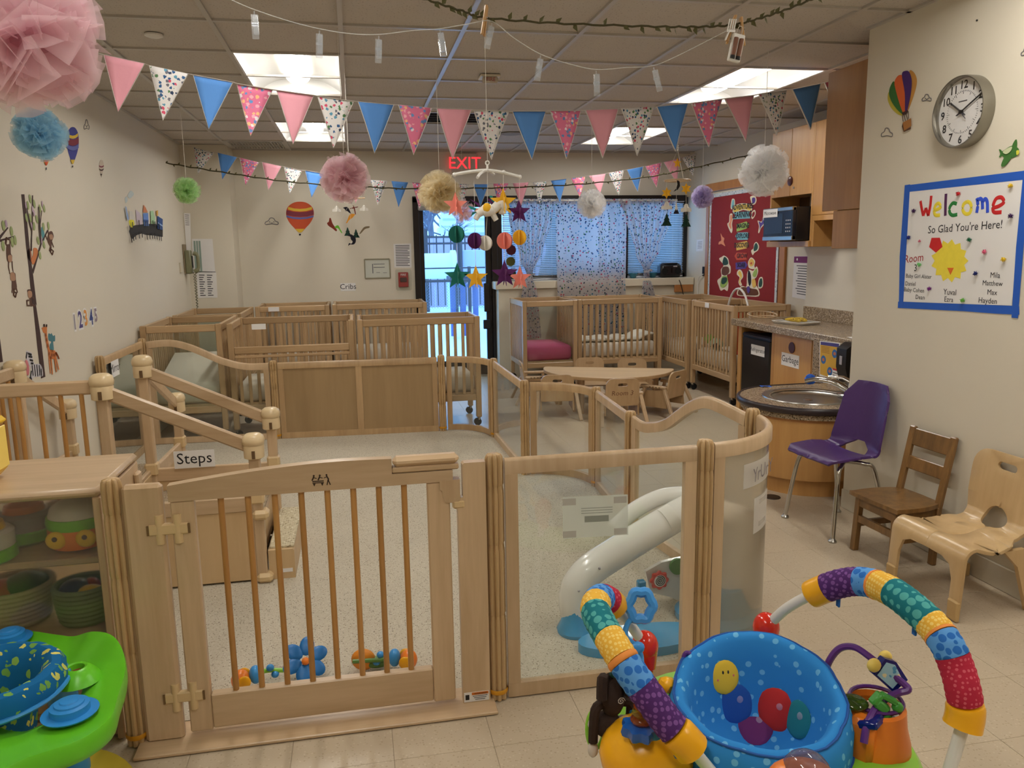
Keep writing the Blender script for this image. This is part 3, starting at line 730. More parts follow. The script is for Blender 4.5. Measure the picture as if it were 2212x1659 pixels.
mirror = plain('mirror_pane', rgb(200, 200, 196), 0.03, metal=1.0, var=0.0)
frost = frosted('frosted_acrylic', 0.22, (0.86, 0.81, 0.73, 1), 0.22)
panel(PA, PB, 'clear front panel with a laminated sheet taped on, right of gate', h=HF, mat=maple)
cg = (1.125, 2.86)
panel(PB, PG, 'curved frosted panel bulging right beside the baby jumper', path=arc((PB[0], PG[1]), 0.415, -PI/2+0.09, -0.09, 24), h=HF, pane=frost)
panel(PG, PF, 'wavy topped clear panel descending behind the white slide toy', top=lambda s: 0.80+0.025*math.sin(min(1, s*1.6)*PI)-0.20*sm(min(1, max(0, (s-0.25)/0.6))) - 0.012*math.sin(max(0, (s-0.8)/0.2)*PI))
panel(PF, PE, 'straight clear panel between the wavy and curved ones', h=HR)
panel(PE, PD, 'low curved clear panel in front of the toddler table', path=arc((PD[0], PE[1]), 0.375, 0.1, PI/2-0.1, 20), h=HR, mat=mapled)
panel(PD, PC_, 'straight clear panel receding toward the glass door', h=HR)
panel(PC_, PH, 'low curved clear panel at the far corner before the crib', path=arc((PH[0]+0.01, PC_[1]), 0.36, 0.1, PI/2-0.1, 20), h=HR, mat=mapled)
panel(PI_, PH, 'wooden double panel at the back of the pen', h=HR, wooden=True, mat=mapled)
panel(PJ, PI_, 'wavy topped clear panel descending at the far left of the pen', top=lambda s: 0.80+0.018*math.sin(min(1, s*1.7)*PI)-0.20*sm(min(1, max(0, (s-0.12)/0.75))), mat=maple)
panel(PK, PJ, 'mirror panel along the left wall of the pen', h=HF, pane=mirror, mat=mapled)
# carpet inside the pen
crp = [(WL+0.02, 2.56), (PB[0], 2.45)] + [tuple(p[:2]) for p in arc((PB[0], PG[1]), 0.40, -PI/2+0.1, 0, 10)] + [PF, PE] + [tuple(p[:2]) for p in arc((PD[0], PE[1]), 0.375, 0.1, PI/2, 8)] + [PC_] + [tuple(p[:2]) for p in arc((PH[0], PC_[1]), 0.35, 0.1, PI/2, 8)] + [(PI_[0], 6.52), (WL+0.02, 6.58)]
carpm = speckle('beige_flecked_carpet', rgb(196, 187, 168), [rgb(170, 158, 138), rgb(210, 203, 186), rgb(180, 170, 150), rgb(132, 120, 104), rgb(206, 198, 180)], 150, 0.40, 0.95, bump=0.5, fill=0.7, var=0.10)
solo('carpet', 'beige flecked carpet covering the pen floor', 'carpet', MB().prism([(x, y, 0.0005) for x, y in crp], (0, 0, 0.005)), carpm)

# ---------------------------------------------------------------- gate
GY = 2.42
t = thing('gate', 'maple baluster gate with curved top rail and latch', 'gate', (0, GY, 0.0))
def gb(name, x0, x1, z0, z1, m=maple, dy=0.032, bev=0.004, y=0.0, par=None, lab=None):
    return part(par or t, name, B(((x0+x1)/2, y, (z0+z1)/2), (x1-x0, dy, z1-z0), bev), m, label=lab)
TH = 0.022
gb('stile', -0.572, -0.505, 0.03, 0.783); gb('stile', 0.192, 0.264, 0.03, 0.784)
gb('bottom_rail', -0.504, 0.191, 0.035, 0.15, maplex)
pts = []
for k in range(25):
    s = k/24; x = -0.575+s*(0.085+0.575); pts.append((x, 0, 0.833+0.041*math.sin(min(1, s*1.02)*PI*0.62)))
top = MB().prism(pts+[(0.085, 0, 0.822), (0.275, 0, 0.822), (0.275, 0, 0.785), (-0.575, 0, 0.783)], (0, 0.036, 0)).xf(Matrix.Translation((0, -0.018, 0)))
tr = part(t, 'top_rail', top, maplex)
# burnt pictogram of children pushing a cart
lg = MB(); lx, lz = -0.14, 0.822
lg.box((lx, -0.0184, lz-0.006), (0.034, 0.001, 0.003)); lg.box((lx, -0.0184, lz-0.011), (0.034, 0.001, 0.0025))
for dx in (-0.012, 0.012): lg.prism([(lx+dx-0.004, -0.0186, lz-0.013), (lx+dx+0.004, -0.0186, lz-0.013), (lx+dx, -0.0186, lz-0.022)], (0, 0.001, 0))
for dx, sg in ((-0.012, 1), (0.006, 1), (0.026, -1)):
    lg.ell((lx+dx, -0.0186, lz+0.012), (0.003, 0.0006, 0.003), 8, 4)
    lg.bar((lx+dx, -0.0186, lz+0.009), (lx+dx-0.006*sg, -0.0186, lz-0.003), 0.001, 0.004); lg.bar((lx+dx, -0.0186, lz+0.006), (lx+dx+0.008*sg, -0.0186, lz+0.003), 0.001, 0.002)
lg.bar((lx+0.030, -0.0186, lz-0.003), (lx+0.036, -0.0186, lz-0.02), 0.001, 0.003); lg.bar((lx+0.030, -0.0186, lz-0.003), (lx+0.026, -0.0186, lz-0.02), 0.001, 0.003)
part(tr, 'pictogram', lg, plain('burnt_brand', rgb(52, 34, 20), 0.7), label='burnt pictogram of children with cart')
lt = gb('latch_handle', 0.088, 0.296, 0.842, 0.874, maplex, 0.044, 0.012)
part(t, 'latch_housing', B((0.19, 0, 0.833), (0.21, 0.04, 0.018), 0.004), maplex)
part(t, 'latch_block', MB().prism([(0.232, 0, 0.79), (0.297, 0, 0.79), (0.297, 0, 0.72), (0.285, 0, 0.715), (0.25, 0, 0.715), (0.243, 0, 0.73), (0.24, 0, 0.755), (0.232, 0, 0.76)], (0, 0.040, 0)).xf(Matrix.Translation((0, -0.02, 0))), maple)
dow = wood('dowel_amber', rgb(170, 118, 58), rgb(196, 146, 84), 0.3, axis=2)
dm = MB().cyl((0, 0, 0.14), (0, 0, 0.80), 0.0095, n=14).mesh('baluster', dow, True)
for k in range(8):
    o = link('baluster', dm, t); o.location = (-0.430+0.0787*k, 0, 0)
for z in (0.70, 0.155):
    hg = part(t, 'hinge', B((-0.581, -0.012, z), (0.115, 0.022, 0.034), 0.004), beige)
    for s in (-1, 1):
        part(hg, 'hinge_boss', MB().cyl((-0.581+s*0.026, -0.012, z-0.045), (-0.581+s*0.026, -0.012, z+0.045), 0.013, n=12), beige, True)
    for s in (-1, 1): part(hg, 'hinge_gap', B((-0.581+s*0.058, -0.021, z), (0.006, 0.004, 0.03)), plain('shadow_slot', rgb(120, 92, 56), 0.8))
t2 = thing('gate_surround', 'maple posts and threshold board carrying the gate', 'gate surround', (0, GY, 0))
part(t2, 'hinge_stile', B((-0.648, 0, 0.425), (0.112, 0.036, 0.83), 0.010), maple)
part(t2, 'latch_stile', MB().prism([(0.306, 0, 0.012), (0.380, 0, 0.012), (0.380, 0, 0.842), (0.312, 0, 0.842), (0.306, 0, 0.836), (0.306, 0, 0.73), (0.283, 0, 0.722), (0.280, 0, 0.70), (0.288, 0, 0.685), (0.288, 0, 0.012)], (0, 0.036, 0)).xf(Matrix.Translation((0, -0.018, 0))), maple)
part(t2, 'strike', B((0.292, -0.012, 0.707), (0.042, 0.02, 0.03), 0.007), beige)
part(t2, 'threshold', B((-0.166, -0.005, 0.0085), (1.12, 0.17, 0.012), 0.003), maplex)
ws = part(t2, 'warning_sticker', B((0.333, -0.0186, 0.034), (0.084, 0.001, 0.034)), white, label='white and orange warning sticker')
part(ws, 'orange_band', B((0.345, -0.0194, 0.045), (0.056, 0.001, 0.009)), plain('sticker_orange', rgb(214, 120, 40), 0.6))
part(ws, 'lettering', text_mb('WARNING', 0.009, (0.347, -0.0201, 0.042), (1, 0, 0), (0, 0, 1)), black)
part(ws, 'icon', B((0.302, -0.0194, 0.034), (0.013, 0.001, 0.018)), black)
for k in range(3): part(ws, 'text_line', B((0.345, -0.0194, 0.036-0.006*k), (0.05-0.008*k, 0.001, 0.002)), plain('grey_print', rgb(90, 90, 96), 0.7))
# laminated sheet on the clear front panel
tt = thing('laminated_sheet', 'faded laminated sheet taped to the clear front panel', 'sheet', (0.80, 2.4265, 0.0))
c0, c1, c2, c3 = [PY(px, py, 2.4265)-Vector((0.80, 2.4265, 0)) for px, py in ((1215, 1074), (1356, 1068), (1357, 1155), (1216, 1164))]
lam = sheer('laminate_film', (0.82, 0.86, 0.80, 1), 0.55, 0.35)
part(tt, 'film', MB().prism([c0, c1, c2, c3], (0, -0.0006, 0)), lam)
def inq(u, v): return (c0*(1-u)+c1*u)*(1-v)+(c3*(1-u)+c2*u)*v
tapem = sheer('clear_tape', (0.66, 0.62, 0.58, 1), 0.45, 0.3)
for u, v in ((0.1, 0.12), (0.88, 0.12), (0.1, 0.9), (0.88, 0.9)):
    part(tt, 'tape', MB().prism([inq(u-0.1, v-0.08)+Vector((0, -0.001, 0)), inq(u+0.1, v-0.08)+Vector((0, -0.001, 0)), inq(u+0.1, v+0.08)+Vector((0, -0.001, 0)), inq(u-0.1, v+0.08)+Vector((0, -0.001, 0))], (0, -0.0004, 0)), tapem)
part(tt, 'print_block', MB().prism([inq(0.33, 0.48)+Vector((0, -0.001, 0)), inq(0.70, 0.48)+Vector((0, -0.001, 0)), inq(0.70, 0.63)+Vector((0, -0.001, 0)), inq(0.33, 0.63)+Vector((0, -0.001, 0))], (0, -0.0004, 0)), sheer('print_grey', (0.4, 0.42, 0.38, 1), 0.6, 0.3))
for k in range(3):
    v = 0.28+0.06*k; part(tt, 'text_line', MB().prism([inq(0.28, v)+Vector((0, -0.001, 0)), inq(0.76, v)+Vector((0, -0.001, 0)), inq(0.76, v+0.02)+Vector((0, -0.001, 0)), inq(0.28, v+0.02)+Vector((0, -0.001, 0))], (0, -0.0003, 0)), sheer('print_faint', (0.5, 0.52, 0.48, 1), 0.5, 0.3))
# papers on the curved frosted panel
def curved_sheet(name, lab, z0, z1, a0, a1, txt=None):
    cx, cy, r = PB[0], PG[1], 0.4195
    t = thing(name, lab, 'paper', (cx, cy, 0), 0, 'papers on the curved panel')
    g = [[Vector((r*math.cos(a0+(a1-a0)*k/8), r*math.sin(a0+(a1-a0)*k/8), z)) for k in range(9)] for z in (z0, z1)]
    part(t, 'sheet', MB().sheet(g), sheer('thin_paper', (0.82, 0.80, 0.78, 1), 0.75, 0.4), True)
    if txt:
        am = (a0+a1)/2; ux = Vector((-math.sin(am), math.cos(am), 0)); n_ = Vector((math.cos(am), math.sin(am), 0))
        part(t, 'lettering', text_mb(txt, 0.075, n_*(r+0.0035)+Vector((0, 0, z0+0.02)), ux, (0, 0, 1), 0.0), plain('marker_grey', rgb(120, 112, 120), 0.7))
    else:
        for zz in (z0+0.02, z1-0.03): part(t, 'tape', MB().sheet([[Vector((1.002*r*math.cos(a0+(a1-a0)*k/8), 1.002*r*math.sin(a0+(a1-a0)*k/8), zz+dz)) for k in range(2, 7)] for dz in (0, 0.018)]), tapem, True)
curved_sheet('wall_note', 'white note with grey marker letters on curved panel top', 0.655, 0.745, math.radians(-66), math.radians(-30), 'YrUrY')
curved_sheet('wall_note', 'small blank white note lower on the curved panel', 0.47, 0.605, math.radians(-56), math.radians(-34))
# mirror sign
def sign(lab, txt, org, ux, uy, wd, ht, size=None, m=white, cat='sign', ink=None, name='paper_sign'):
    org = Vector(org); ux = Vector(ux); uy = Vector(uy); n_ = ux.cross(uy)
    t = thing(name, lab, cat, org)
    part(t, 'card', MB().prism([-ux*wd/2-uy*ht/2, ux*wd/2-uy*ht/2, ux*wd/2+uy*ht/2, -ux*wd/2+uy*ht/2], n_*0.001), m)
    part(t, 'lettering', text_mb(txt, size or ht*0.75, -uy*(size or ht*0.75)*0.27+n_*0.0016, ux, uy, 0, bold=0.0), ink or black)
    return t
sign('white card reading Mirror on the mirror panel', 'Mirror', (PK[0]+0.016, 5.80, 0.74), (0, 1, 0), (0, 0, 1), 0.17, 0.11)
# ---------------------------------------------------------------- climbing loft with two short stairs
LF = thing('climbing_loft', 'maple climbing loft with carpeted steps and sloping handrails', 'climbing loft', (0, 0, 0.006))
capm = plain('cream_post_cap', rgb(222, 198, 156), 0.28, var=0.02)
stepc = speckle('brown_step_carpet', rgb(176, 158, 132), [rgb(110, 94, 74), rgb(206, 192, 168), rgb(140, 122, 98)], 150, 0.42, 0.95, bump=0.8, fill=0.8)
stepl = speckle('tan_step_carpet', rgb(200, 188, 158), [rgb(150, 136, 108), rgb(222, 214, 190)], 90, 0.42, 0.95, bump=0.8, fill=0.8)
capprof = [(0.030, -0.075), (0.038, -0.07), (0.0385, -0.022), (0.037, -0.018), (0.040, -0.015), (0.042, 0.0), (0.038, 0.018), (0.026, 0.028), (0.01, 0.031)]
capme = MB().lathe([(a*1.22, b*1.1) for a, b in capprof], 22, fn=lambda w, z: 1+0.05*abs(math.cos(2*w))**6*(-1)).mesh('post_cap', capm, True, 50)
def lpost(x, y, h):
    p = part(LF, 'post', B((x, y, h/2-0.03), (0.048, 0.048, h-0.06), 0.006), maple)
    o = link('post_cap', capme, p); o.location = (x, y, h-0.03)
    part(p, 'cap_slot', B((x+0.002, y-0.0465, h-0.088), (0.014, 0.006, 0.036)), plain('slot_dark', rgb(104, 78, 48), 0.8))
    part(p, 'foot_collar', B((x, y, 0.41), (0.064, 0.064, 0.07), 0.01), beige)
A_, B_, C2, D_ = (-1.09, 3.62), (-1.075, 4.23), (-1.66, 3.62), (-1.655, 4.22)
E2, F2, G2, H2 = (-0.484, 3.62), (-0.468, 4.22), (-1.06, 4.83), (-1.635, 4.79)
for q in (A_, B_, C2, D_): lpost(q[0], q[1], 1.0)
for q in (E2, F2, G2, H2): lpost(q[0], q[1], 0.70)
def rail(p, q, z0, z1, n='handrail'): return part(LF, n, MB().bar((p[0], p[1], z0), (q[0], q[1], z1), 0.024, 0.062, 0.008), maplex)
rail(A_, E2, 0.925, 0.635); rail(B_, F2, 0.925, 0.635); rail(B_, G2, 0.925, 0.635); rail(D_, H2, 0.925, 0.635)
rail(A_, C2, 0.945, 0.945, 'guard_rail'); rail(C2, D_, 0.945, 0.945, 'guard_rail')
bm_ = MB().cyl((0, 0, 0.42), (0, 0, 0.94), 0.0095, n=12).mesh('baluster', dow, True)
for k in range(6):
    o = link('baluster', bm_, LF); o.location = (A_[0]-0.085-0.082*k, 3.62, 0)
for k in range(6):
    o = link('baluster', bm_, LF); o.location = (-1.66, 3.71+0.085*k, 0)
# decks and side panels
part(LF, 'upper_deck', B((-1.375, 3.92, 0.39), (0.60, 0.62, 0.04), 0.004), maple)
part(LF, 'deck_carpet', B((-1.375, 3.92, 0.414), (0.56, 0.58, 0.01), 0.002), stepc)
part(LF, 'middle_step', B((-0.78, 3.92, 0.265), (0.60, 0.58, 0.04), 0.004), maple); part(LF, 'step_carpet', B((-0.78, 3.92, 0.29), (0.60, 0.57, 0.012), 0.003), stepc)
part(LF, 'middle_step', B((-1.36, 4.52, 0.265), (0.58, 0.58, 0.04), 0.004), maple); part(LF, 'step_carpet', B((-1.36, 4.52, 0.29), (0.56, 0.57, 0.012), 0.003), stepc)
for (p, q) in ((A_, E2), (B_, F2), (A_, C2), (C2, D_), (B_, G2), (D_, H2)):
    part(LF, 'guard_board', MB().bar((p[0], p[1], 0.375), (q[0], q[1], 0.375), 0.024, 0.07, 0.004), maplex)
    if p is A_ or p is C2 or q is G2 or q is F2: part(LF, 'side_panel', MB().bar((p[0], p[1], 0.175), (q[0], q[1], 0.175), 0.012, 0.33), birchp)
# collars where the boards meet the low posts
for (x, y) in (E2, F2, G2):
    for z in (0.325, 0.022): part(LF, 'corner_collar', B((x+0.012, y-0.006, z), (0.072, 0.076, 0.045), 0.014), beige)
# lower step box towards the pen, end step of the second stair
ls = part(LF, 'low_step', MB().prism([(-0.455, 3.62, 0), (-0.338, 3.62, 0), (-0.338, 3.62, 0.135), (-0.345, 3.62, 0.142), (-0.455, 3.62, 0.142)], (0, 0.6, 0)), birchp)
part(ls, 'step_carpet', B((-0.395, 3.93, 0.147), (0.112, 0.575, 0.012), 0.003), stepl)
part(ls, 'product_sticker', B((-0.372, 3.619, 0.04), (0.045, 0.001, 0.018)), white)
part(LF, 'low_step', B((-1.345, 4.86, 0.07), (0.5, 0.14, 0.14), 0.004), birchp)
# riser between the steps
part(LF, 'riser', B((-0.49, 3.92, 0.19), (0.016, 0.56, 0.2), 0.002), birchp); part(LF, 'riser', B((-1.08, 3.92, 0.34), (0.016, 0.56, 0.10), 0.002), birchp)
sign('white card reading Steps beside the loft handrail', 'Steps', (-0.86+0.0, 4.205, 0.46), (1, 0, 0), (0, 0, 1), 0.20, 0.092, 0.082)

# ---------------------------------------------------------------- toy shelf left of the gate
SY0, SY1, SX1, SX0, SZ = 2.445, 2.88, -0.775, -1.69, 0.822
S = thing('toy_shelf', 'maple toy shelf with cloudy back pane, left of the gate', 'shelf', (0, 0, 0.006))
part(S, 'top', B(((SX0+SX1)/2, (SY0+SY1)/2, SZ-0.014), (SX1-SX0, SY1-SY0, 0.028), 0.011), maplex, True)
for x in (SX0+0.012, SX1-0.014): part(S, 'side_board', B((x, (SY0+SY1)/2+0.003, SZ/2-0.014), (0.024, SY1-SY0-0.012, SZ-0.03), 0.004), maple)
part(S, 'middle_shelf', B(((SX0+SX1)/2, (SY0+SY1)/2+0.01, 0.588), (SX1-SX0-0.06, SY1-SY0-0.05, 0.022), 0.004), maplex)
part(S, 'bottom_shelf', B(((SX0+SX1)/2, (SY0+SY1)/2+0.01, 0.335), (SX1-SX0-0.06, SY1-SY0-0.05, 0.022), 0.004), maplex)
part(S, 'base_shelf', B(((SX0+SX1)/2, (SY0+SY1)/2+0.01, 0.09), (SX1-SX0-0.06, SY1-SY0-0.05, 0.022), 0.004), maplex)
part(S, 'kick_board', B(((SX0+SX1)/2, SY0+0.04, 0.04), (SX1-SX0-0.06, 0.02, 0.07), 0.003), maplex)
part(S, 'back_pane', B(((SX0+SX1)/2, SY0+0.012, 0.445), (SX1-SX0-0.05, 0.004, 0.70)), frosted('cloudy_back_pane', 0.24, (0.92, 0.91, 0.88, 1), 0.06))
part(S, 'side_block', B((SX1+0.006, SY1-0.05, 0.74), (0.018, 0.05, 0.05), 0.006), maple)
# things on the shelf
yel = plain('yellow_plastic', rgb(246, 200, 40), 0.3, var=0.02); grn = plain('leaf_green_plastic', rgb(112, 196, 44), 0.3, var=0.02); org = plain('orange_plastic', rgb(240, 130, 36), 0.3, var=0.02)
gry = plain('grey_lilac_plastic', rgb(170, 166, 172), 0.4, var=0.02); red = plain('red_plastic', rgb(206, 48, 40), 0.28, var=0.02); blu = plain('sky_blue_plastic', rgb(58, 146, 214), 0.3, var=0.02); whp = plain('white_plastic', rgb(230, 228, 222), 0.3, var=0.02)
x = PY(8, 1000, 2.62).x
t = thing('toy_bin', 'yellow rounded plastic toy bin standing on the shelf top', 'toy bin', (-1.20, 2.62, SZ+0.006))
part(t, 'body', B((0, 0, 0.09), (0.20, 0.15, 0.18), 0.03), yel, True); part(t, 'lid', B((0, 0, 0.178), (0.205, 0.155, 0.026), 0.011), yel, True); part(t, 'pale_panel', B((0.103, 0, 0.1), (0.004, 0.10, 0.13), 0.002), plain('pale_yellow', rgb(250, 220, 110), 0.4))
zs = 0.599+0.007
t = thing('fox_drum_toy', 'orange toy with two round yellow eyes on upper shelf', 'toy', (-0.89, 2.60, zs))
part(t, 'body', MB().lathe([(0.05, 0.0), (0.085, 0.01), (0.092, 0.045), (0.09, 0.075), (0.08, 0.08)], 24), org, True)
part(t, 'band', MB().lathe([(0.090, 0.07), (0.094, 0.085), (0.09, 0.105)], 24), grn, True); part(t, 'dome', MB().lathe([(0.086, 0.105), (0.078, 0.13), (0.05, 0.150), (0.01, 0.157)], 24), whp, True)
for s in (-1, 1):
    e = part(t, 'eye', MB().ell((s*0.042, -0.086, 0.048), (0.03, 0.012, 0.028)), yel, True); part(e, 'pupil', MB().ell((s*0.042, -0.097, 0.055), (0.008, 0.004, 0.008)), plain('dark_plum', rgb(80, 60, 60), 0.4), True)
def ring_toy(x, y, rim, top, lab, base):
    t = thing('round_toy', lab, 'toy', (x, y, zs)); part(t, 'base', MB().lathe([(0.07, 0), (0.085, 0.01), (0.085, 0.04), (0.08, 0.045)], 24), base, True)
    part(t, 'rim', MB().lathe([(0.08, 0.045), (0.082, 0.09), (0.07, 0.10)], 24), rim, True); part(t, 'knob', MB().lathe([(0.06, 0.10), (0.055, 0.12), (0.03, 0.13)], 20), top, True)
ring_toy(-1.13, 2.52, whp, yel, 'white and green round toy with yellow centre on upper shelf', grn)
ring_toy(-1.08, 2.69, gry, org, 'grey round toy with orange knob, back of upper shelf', grn)
t = thing('stuffed_toy', 'red and white soft toy lying at the back of the upper shelf', 'soft toy', (-1.0, 2.80, zs))
part(t, 'body', MB().ell((0, 0, 0.05), (0.08, 0.05, 0.05)), plain('plush_white', rgb(216, 206, 196), 0.9), True); part(t, 'head', MB().ell((0.03, -0.01, 0.12), (0.045, 0.045, 0.04)), plain('plush_red', rgb(170, 60, 56), 0.9), True)
zs2 = 0.346+0.007
def basket(x, y, r, h, col, lab, fill):
    t = thing('rope_basket', lab, 'basket', (x, y, zs2), 0, 'rope baskets on the lower shelf'); m = plain('rope_'+lab[:6].strip().replace(' ', '_'), col, 0.95, bump=0.4, bscale=60)
    part(t, 'bottom', MB().lathe([(0.01, 0.0), (r*0.85, 0.0), (r*0.85, 0.006)], 26), m)
    n = int(h/0.015)
    for k in range(n):
        rr = r*(0.86+0.16*math.sin(PI*0.5*k/n)); part(t, 'rope_coil', MB().tube(arc((0, 0), rr, 0, 2*PI*35/36, 35, 0.012+0.015*k), 0.0088, 6, closed=True), m, True)
    for k, (c, dx, dy, s) in enumerate(fill): solo('small_toy', 'small %s toy lying in the %s' % (c[1], lab.split(' basket')[0]+' basket'), 'toy', MB().ell((0, 0, 0), (s*1.3, s, s*0.8), rot=rot3(0.4*k, 0.2, k)), c[0], True, (x+dx, y+dy, zs2+h*0.75))
navy = plain('navy_plastic', rgb(34, 44, 90), 0.3)
basket(-0.90, 2.61, 0.085, 0.12, rgb(134, 150, 108), 'sage green rope basket at the right end of lower shelf', [((yel, 'yellow'), 0.03, -0.02, 0.035), ((navy, 'dark blue'), -0.03, 0.02, 0.045), ((red, 'red'), 0.01, 0.05, 0.03)])
basket(-1.125, 2.66, 0.11, 0.125, rgb(186, 172, 138), 'beige rope basket left of the green one on lower shelf', [((red, 'red'), -0.03, 0.0, 0.05), ((plain('forest_plastic', rgb(30, 74, 48), 0.4), 'dark green'), 0.03, 0.03, 0.06)])
# ---------------------------------------------------------------- kitchen recess: counter, cabinets, sink
granite = speckle('brown_granite_laminate', rgb(158, 138, 112), [rgb(96, 80, 62), rgb(196, 180, 156), rgb(120, 104, 84), rgb(70, 58, 46)], 110, 0.45, 0.25, fill=0.85, var=0.05)
maroon = plain('dark_maroon_plastic', rgb(74, 28, 24), 0.3); dkbr = plain('dark_brown_bumper', rgb(48, 36, 38), 0.35)
CX, CTZ = 3.42, 0.85
t = thing('base_cabinet', 'wooden base cabinet with refrigerator niche and garbage door', 'cabinet', (0, 0, 0))
def kb(name, x0, x1, y0, y1, z0, z1, m=cabw, bev=0.003, par=None): return part(par or t, name, B(((x0+x1)/2, (y0+y1)/2, (z0+z1)/2), (x1-x0, y1-y0, z1-z0), bev), m)
kb('end_panel', CX, 3.96, 6.58, 6.64, 0, 0.785); kb('divider', CX, 3.96, 6.00, 6.045, 0, 0.785)
kb('carcass', CX+0.02, 3.96, 4.60, 5.995, 0.09, 0.785); kb('toe_kick', CX+0.06, 3.96, 4.60, 5.995, 0.0, 0.09, honey)
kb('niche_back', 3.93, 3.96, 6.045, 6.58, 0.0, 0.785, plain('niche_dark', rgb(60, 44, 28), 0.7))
dr = kb('garbage_door', CX-0.002, CX+0.018, 5.445, 5.995, 0.10, 0.782)
kb('door', CX-0.002, CX+0.018, 5.30, 5.435, 0.10, 0.782)
part(dr, 'finger_pull', MB().lathe([(0.012, -0.004), (0.03, -0.003), (0.045, 0.0), (0.045, 0.004)], 24).xf(Matrix.Translation((CX-0.004, 5.72, 0.69)) @ Matrix.Rotation(-PI/2, 4, 'Y')), maroon, True)
sign('white card reading Garbage on the cabinet door', 'Garbage', (CX-0.003, 5.74, 0.585), (0, -1, 0), (0, 0, 1), 0.265, 0.105, 0.075)
t = thing('countertop', 'speckled brown counter top with backsplash', 'countertop', (0, 0, 0))
kb('slab', 3.355, 3.965, 4.45, 6.66, 0.79, CTZ, granite, 0.006); kb('backsplash', 3.945, 3.968, 4.45, 6.45, CTZ, CTZ+0.11, granite, 0.003)
t = thing('refrigerator', 'small black refrigerator under the counter', 'refrigerator', (0, 0, 0))
kb('body', CX+0.06, 3.91, 6.07, 6.555, 0.02, 0.72, blackp, 0.008); kb('door', CX-0.002, CX+0.055, 6.065, 6.56, 0.05, 0.70, plain('black_satin_door', rgb(18, 18, 22), 0.28), 0.012); kb('top_lip', CX+0.0, CX+0.10, 6.06, 6.565, 0.695, 0.735, plain('navy_black_lip', rgb(26, 28, 44), 0.3), 0.012)
for y in (6.1, 6.52): kb('foot', CX+0.06, CX+0.1, y, y+0.03, 0, 0.03, blackp)
sign('white card reading Refrigerator on the black door', 'Refrigerator', (CX-0.004, 6.265, 0.60), (0, -1, 0), (0, 0, 1), 0.235, 0.09, 0.052)
# upper cabinets
UX = 3.72
t = thing('upper_cabinet', 'wooden upper double door cabinet above the microwave', 'cabinet', (0, 0, 0))
kb('carcass', UX+0.02, 4.06, 6.04, 6.70, 1.925, 2.48); kb('side_panel', UX, 4.06, 6.68, 6.70, 1.485, 1.925); kb('side_panel', UX, 4.06, 6.02, 6.04, 1.485, 2.48)
kb('niche_back', 4.0, 4.02, 6.04, 6.68, 1.53, 1.92, plain('niche_brown', rgb(90, 62, 34), 0.7)); kb('microwave_shelf', UX-0.02, 4.06, 6.02, 6.70, 1.485, 1.535)
for a, b in ((6.375, 6.70), (6.04, 6.368)): kb('door', UX, UX+0.018, a, b, 1.918, 2.482)
part(t, 'round_pull', MB().lathe([(0.04, 0.0), (0.04, 0.006), (0.03, 0.011), (0.012, 0.012)], 24).xf(Matrix.Translation((UX, 6.372, 2.045)) @ Matrix.Rotation(-PI/2, 4, 'Y')), maroon, True)
part(t, 'lock', MB().cyl((UX-0.006, 6.31, 1.985), (UX, 6.31, 1.985), 0.009, n=12), steel)
t = thing('upper_cabinet', 'narrow wooden upper cabinet with open cubby below', 'cabinet', (0, 0, 0))
kb('carcass', UX+0.02, 3.96, 4.9, 6.02, 1.70, 2.48); kb('door', UX, UX+0.018, 5.35, 6.015, 1.74, 2.482); kb('bottom_rail', UX, UX+0.02, 4.9, 6.015, 1.695, 1.738)
kb('cubby_floor', UX, 3.96, 4.9, 5.70, 1.485, 1.535); kb('cubby_side', UX, 3.96, 5.985, 6.015, 1.485, 1.70); kb('cubby_divider', UX, 3.96, 5.66, 5.70, 1.485, 1.70)
kb('cubby_back', 3.94, 3.958, 4.9, 5.985, 1.485, 1.70, plain('niche_brown', rgb(90, 62, 34), 0.7))
sign('white card with the letter C on narrow cabinet door', 'C', (UX-0.002, 5.67, 2.12), (0, -1, 0), (0, 0, 1), 0.09, 0.115, 0.10)
cabd = wood('cabinet_laminate_dark', rgb(158, 112, 64), rgb(178, 132, 80), 0.38, axis=2, scale=6)
t = thing('tall_cabinet', 'large brown cabinet block beside the near wall corner', 'cabinet', (0, 0, 0))
kb('carcass', 2.80, 3.955, 3.965, 4.27, 1.48, 2.49, cabd); kb('door', 2.778, 2.798, 3.965, 4.39, 1.70, 2.492, cabd); kb('lower_front', 2.779, 2.799, 3.965, 4.275, 1.48, 1.697, cabd)
# microwave
t = thing('microwave', 'black and silver microwave on the cabinet shelf', 'microwave', (0, 0, 0))
kb('body', 3.60, 3.98, 5.99-0.0+0.06, 6.52, 1.542, 1.815, blackp, 0.006)
fr = kb('front', 3.565, 3.60, 6.045, 6.525, 1.542, 1.815, plain('microwave_dark_glass', rgb(34, 36, 46), 0.12), 0.006)
kb('silver_strip', 3.56, 3.60, 6.045, 6.525, 1.785, 1.817, steel, 0.004, fr); kb('silver_strip', 3.56, 3.60, 6.045, 6.525, 1.541, 1.578, steel, 0.004, fr)
kb('window_panel', 3.562, 3.566, 6.20, 6.50, 1.60, 1.765, plain('microwave_window', rgb(44, 52, 66), 0.15), 0.001, fr)
for a in range(4):
    for b_ in range(3): kb('button', 3.562, 3.566, 6.075+0.03*b_, 6.09+0.03*b_, 1.61+0.03*a, 1.622+0.03*a, gry, 0.001, fr)
sign('white tag reading Microwave on the microwave door', 'Microwave', (3.559, 6.40, 1.775), (0, -1, 0), (0, 0, 1), 0.24, 0.068, 0.046)
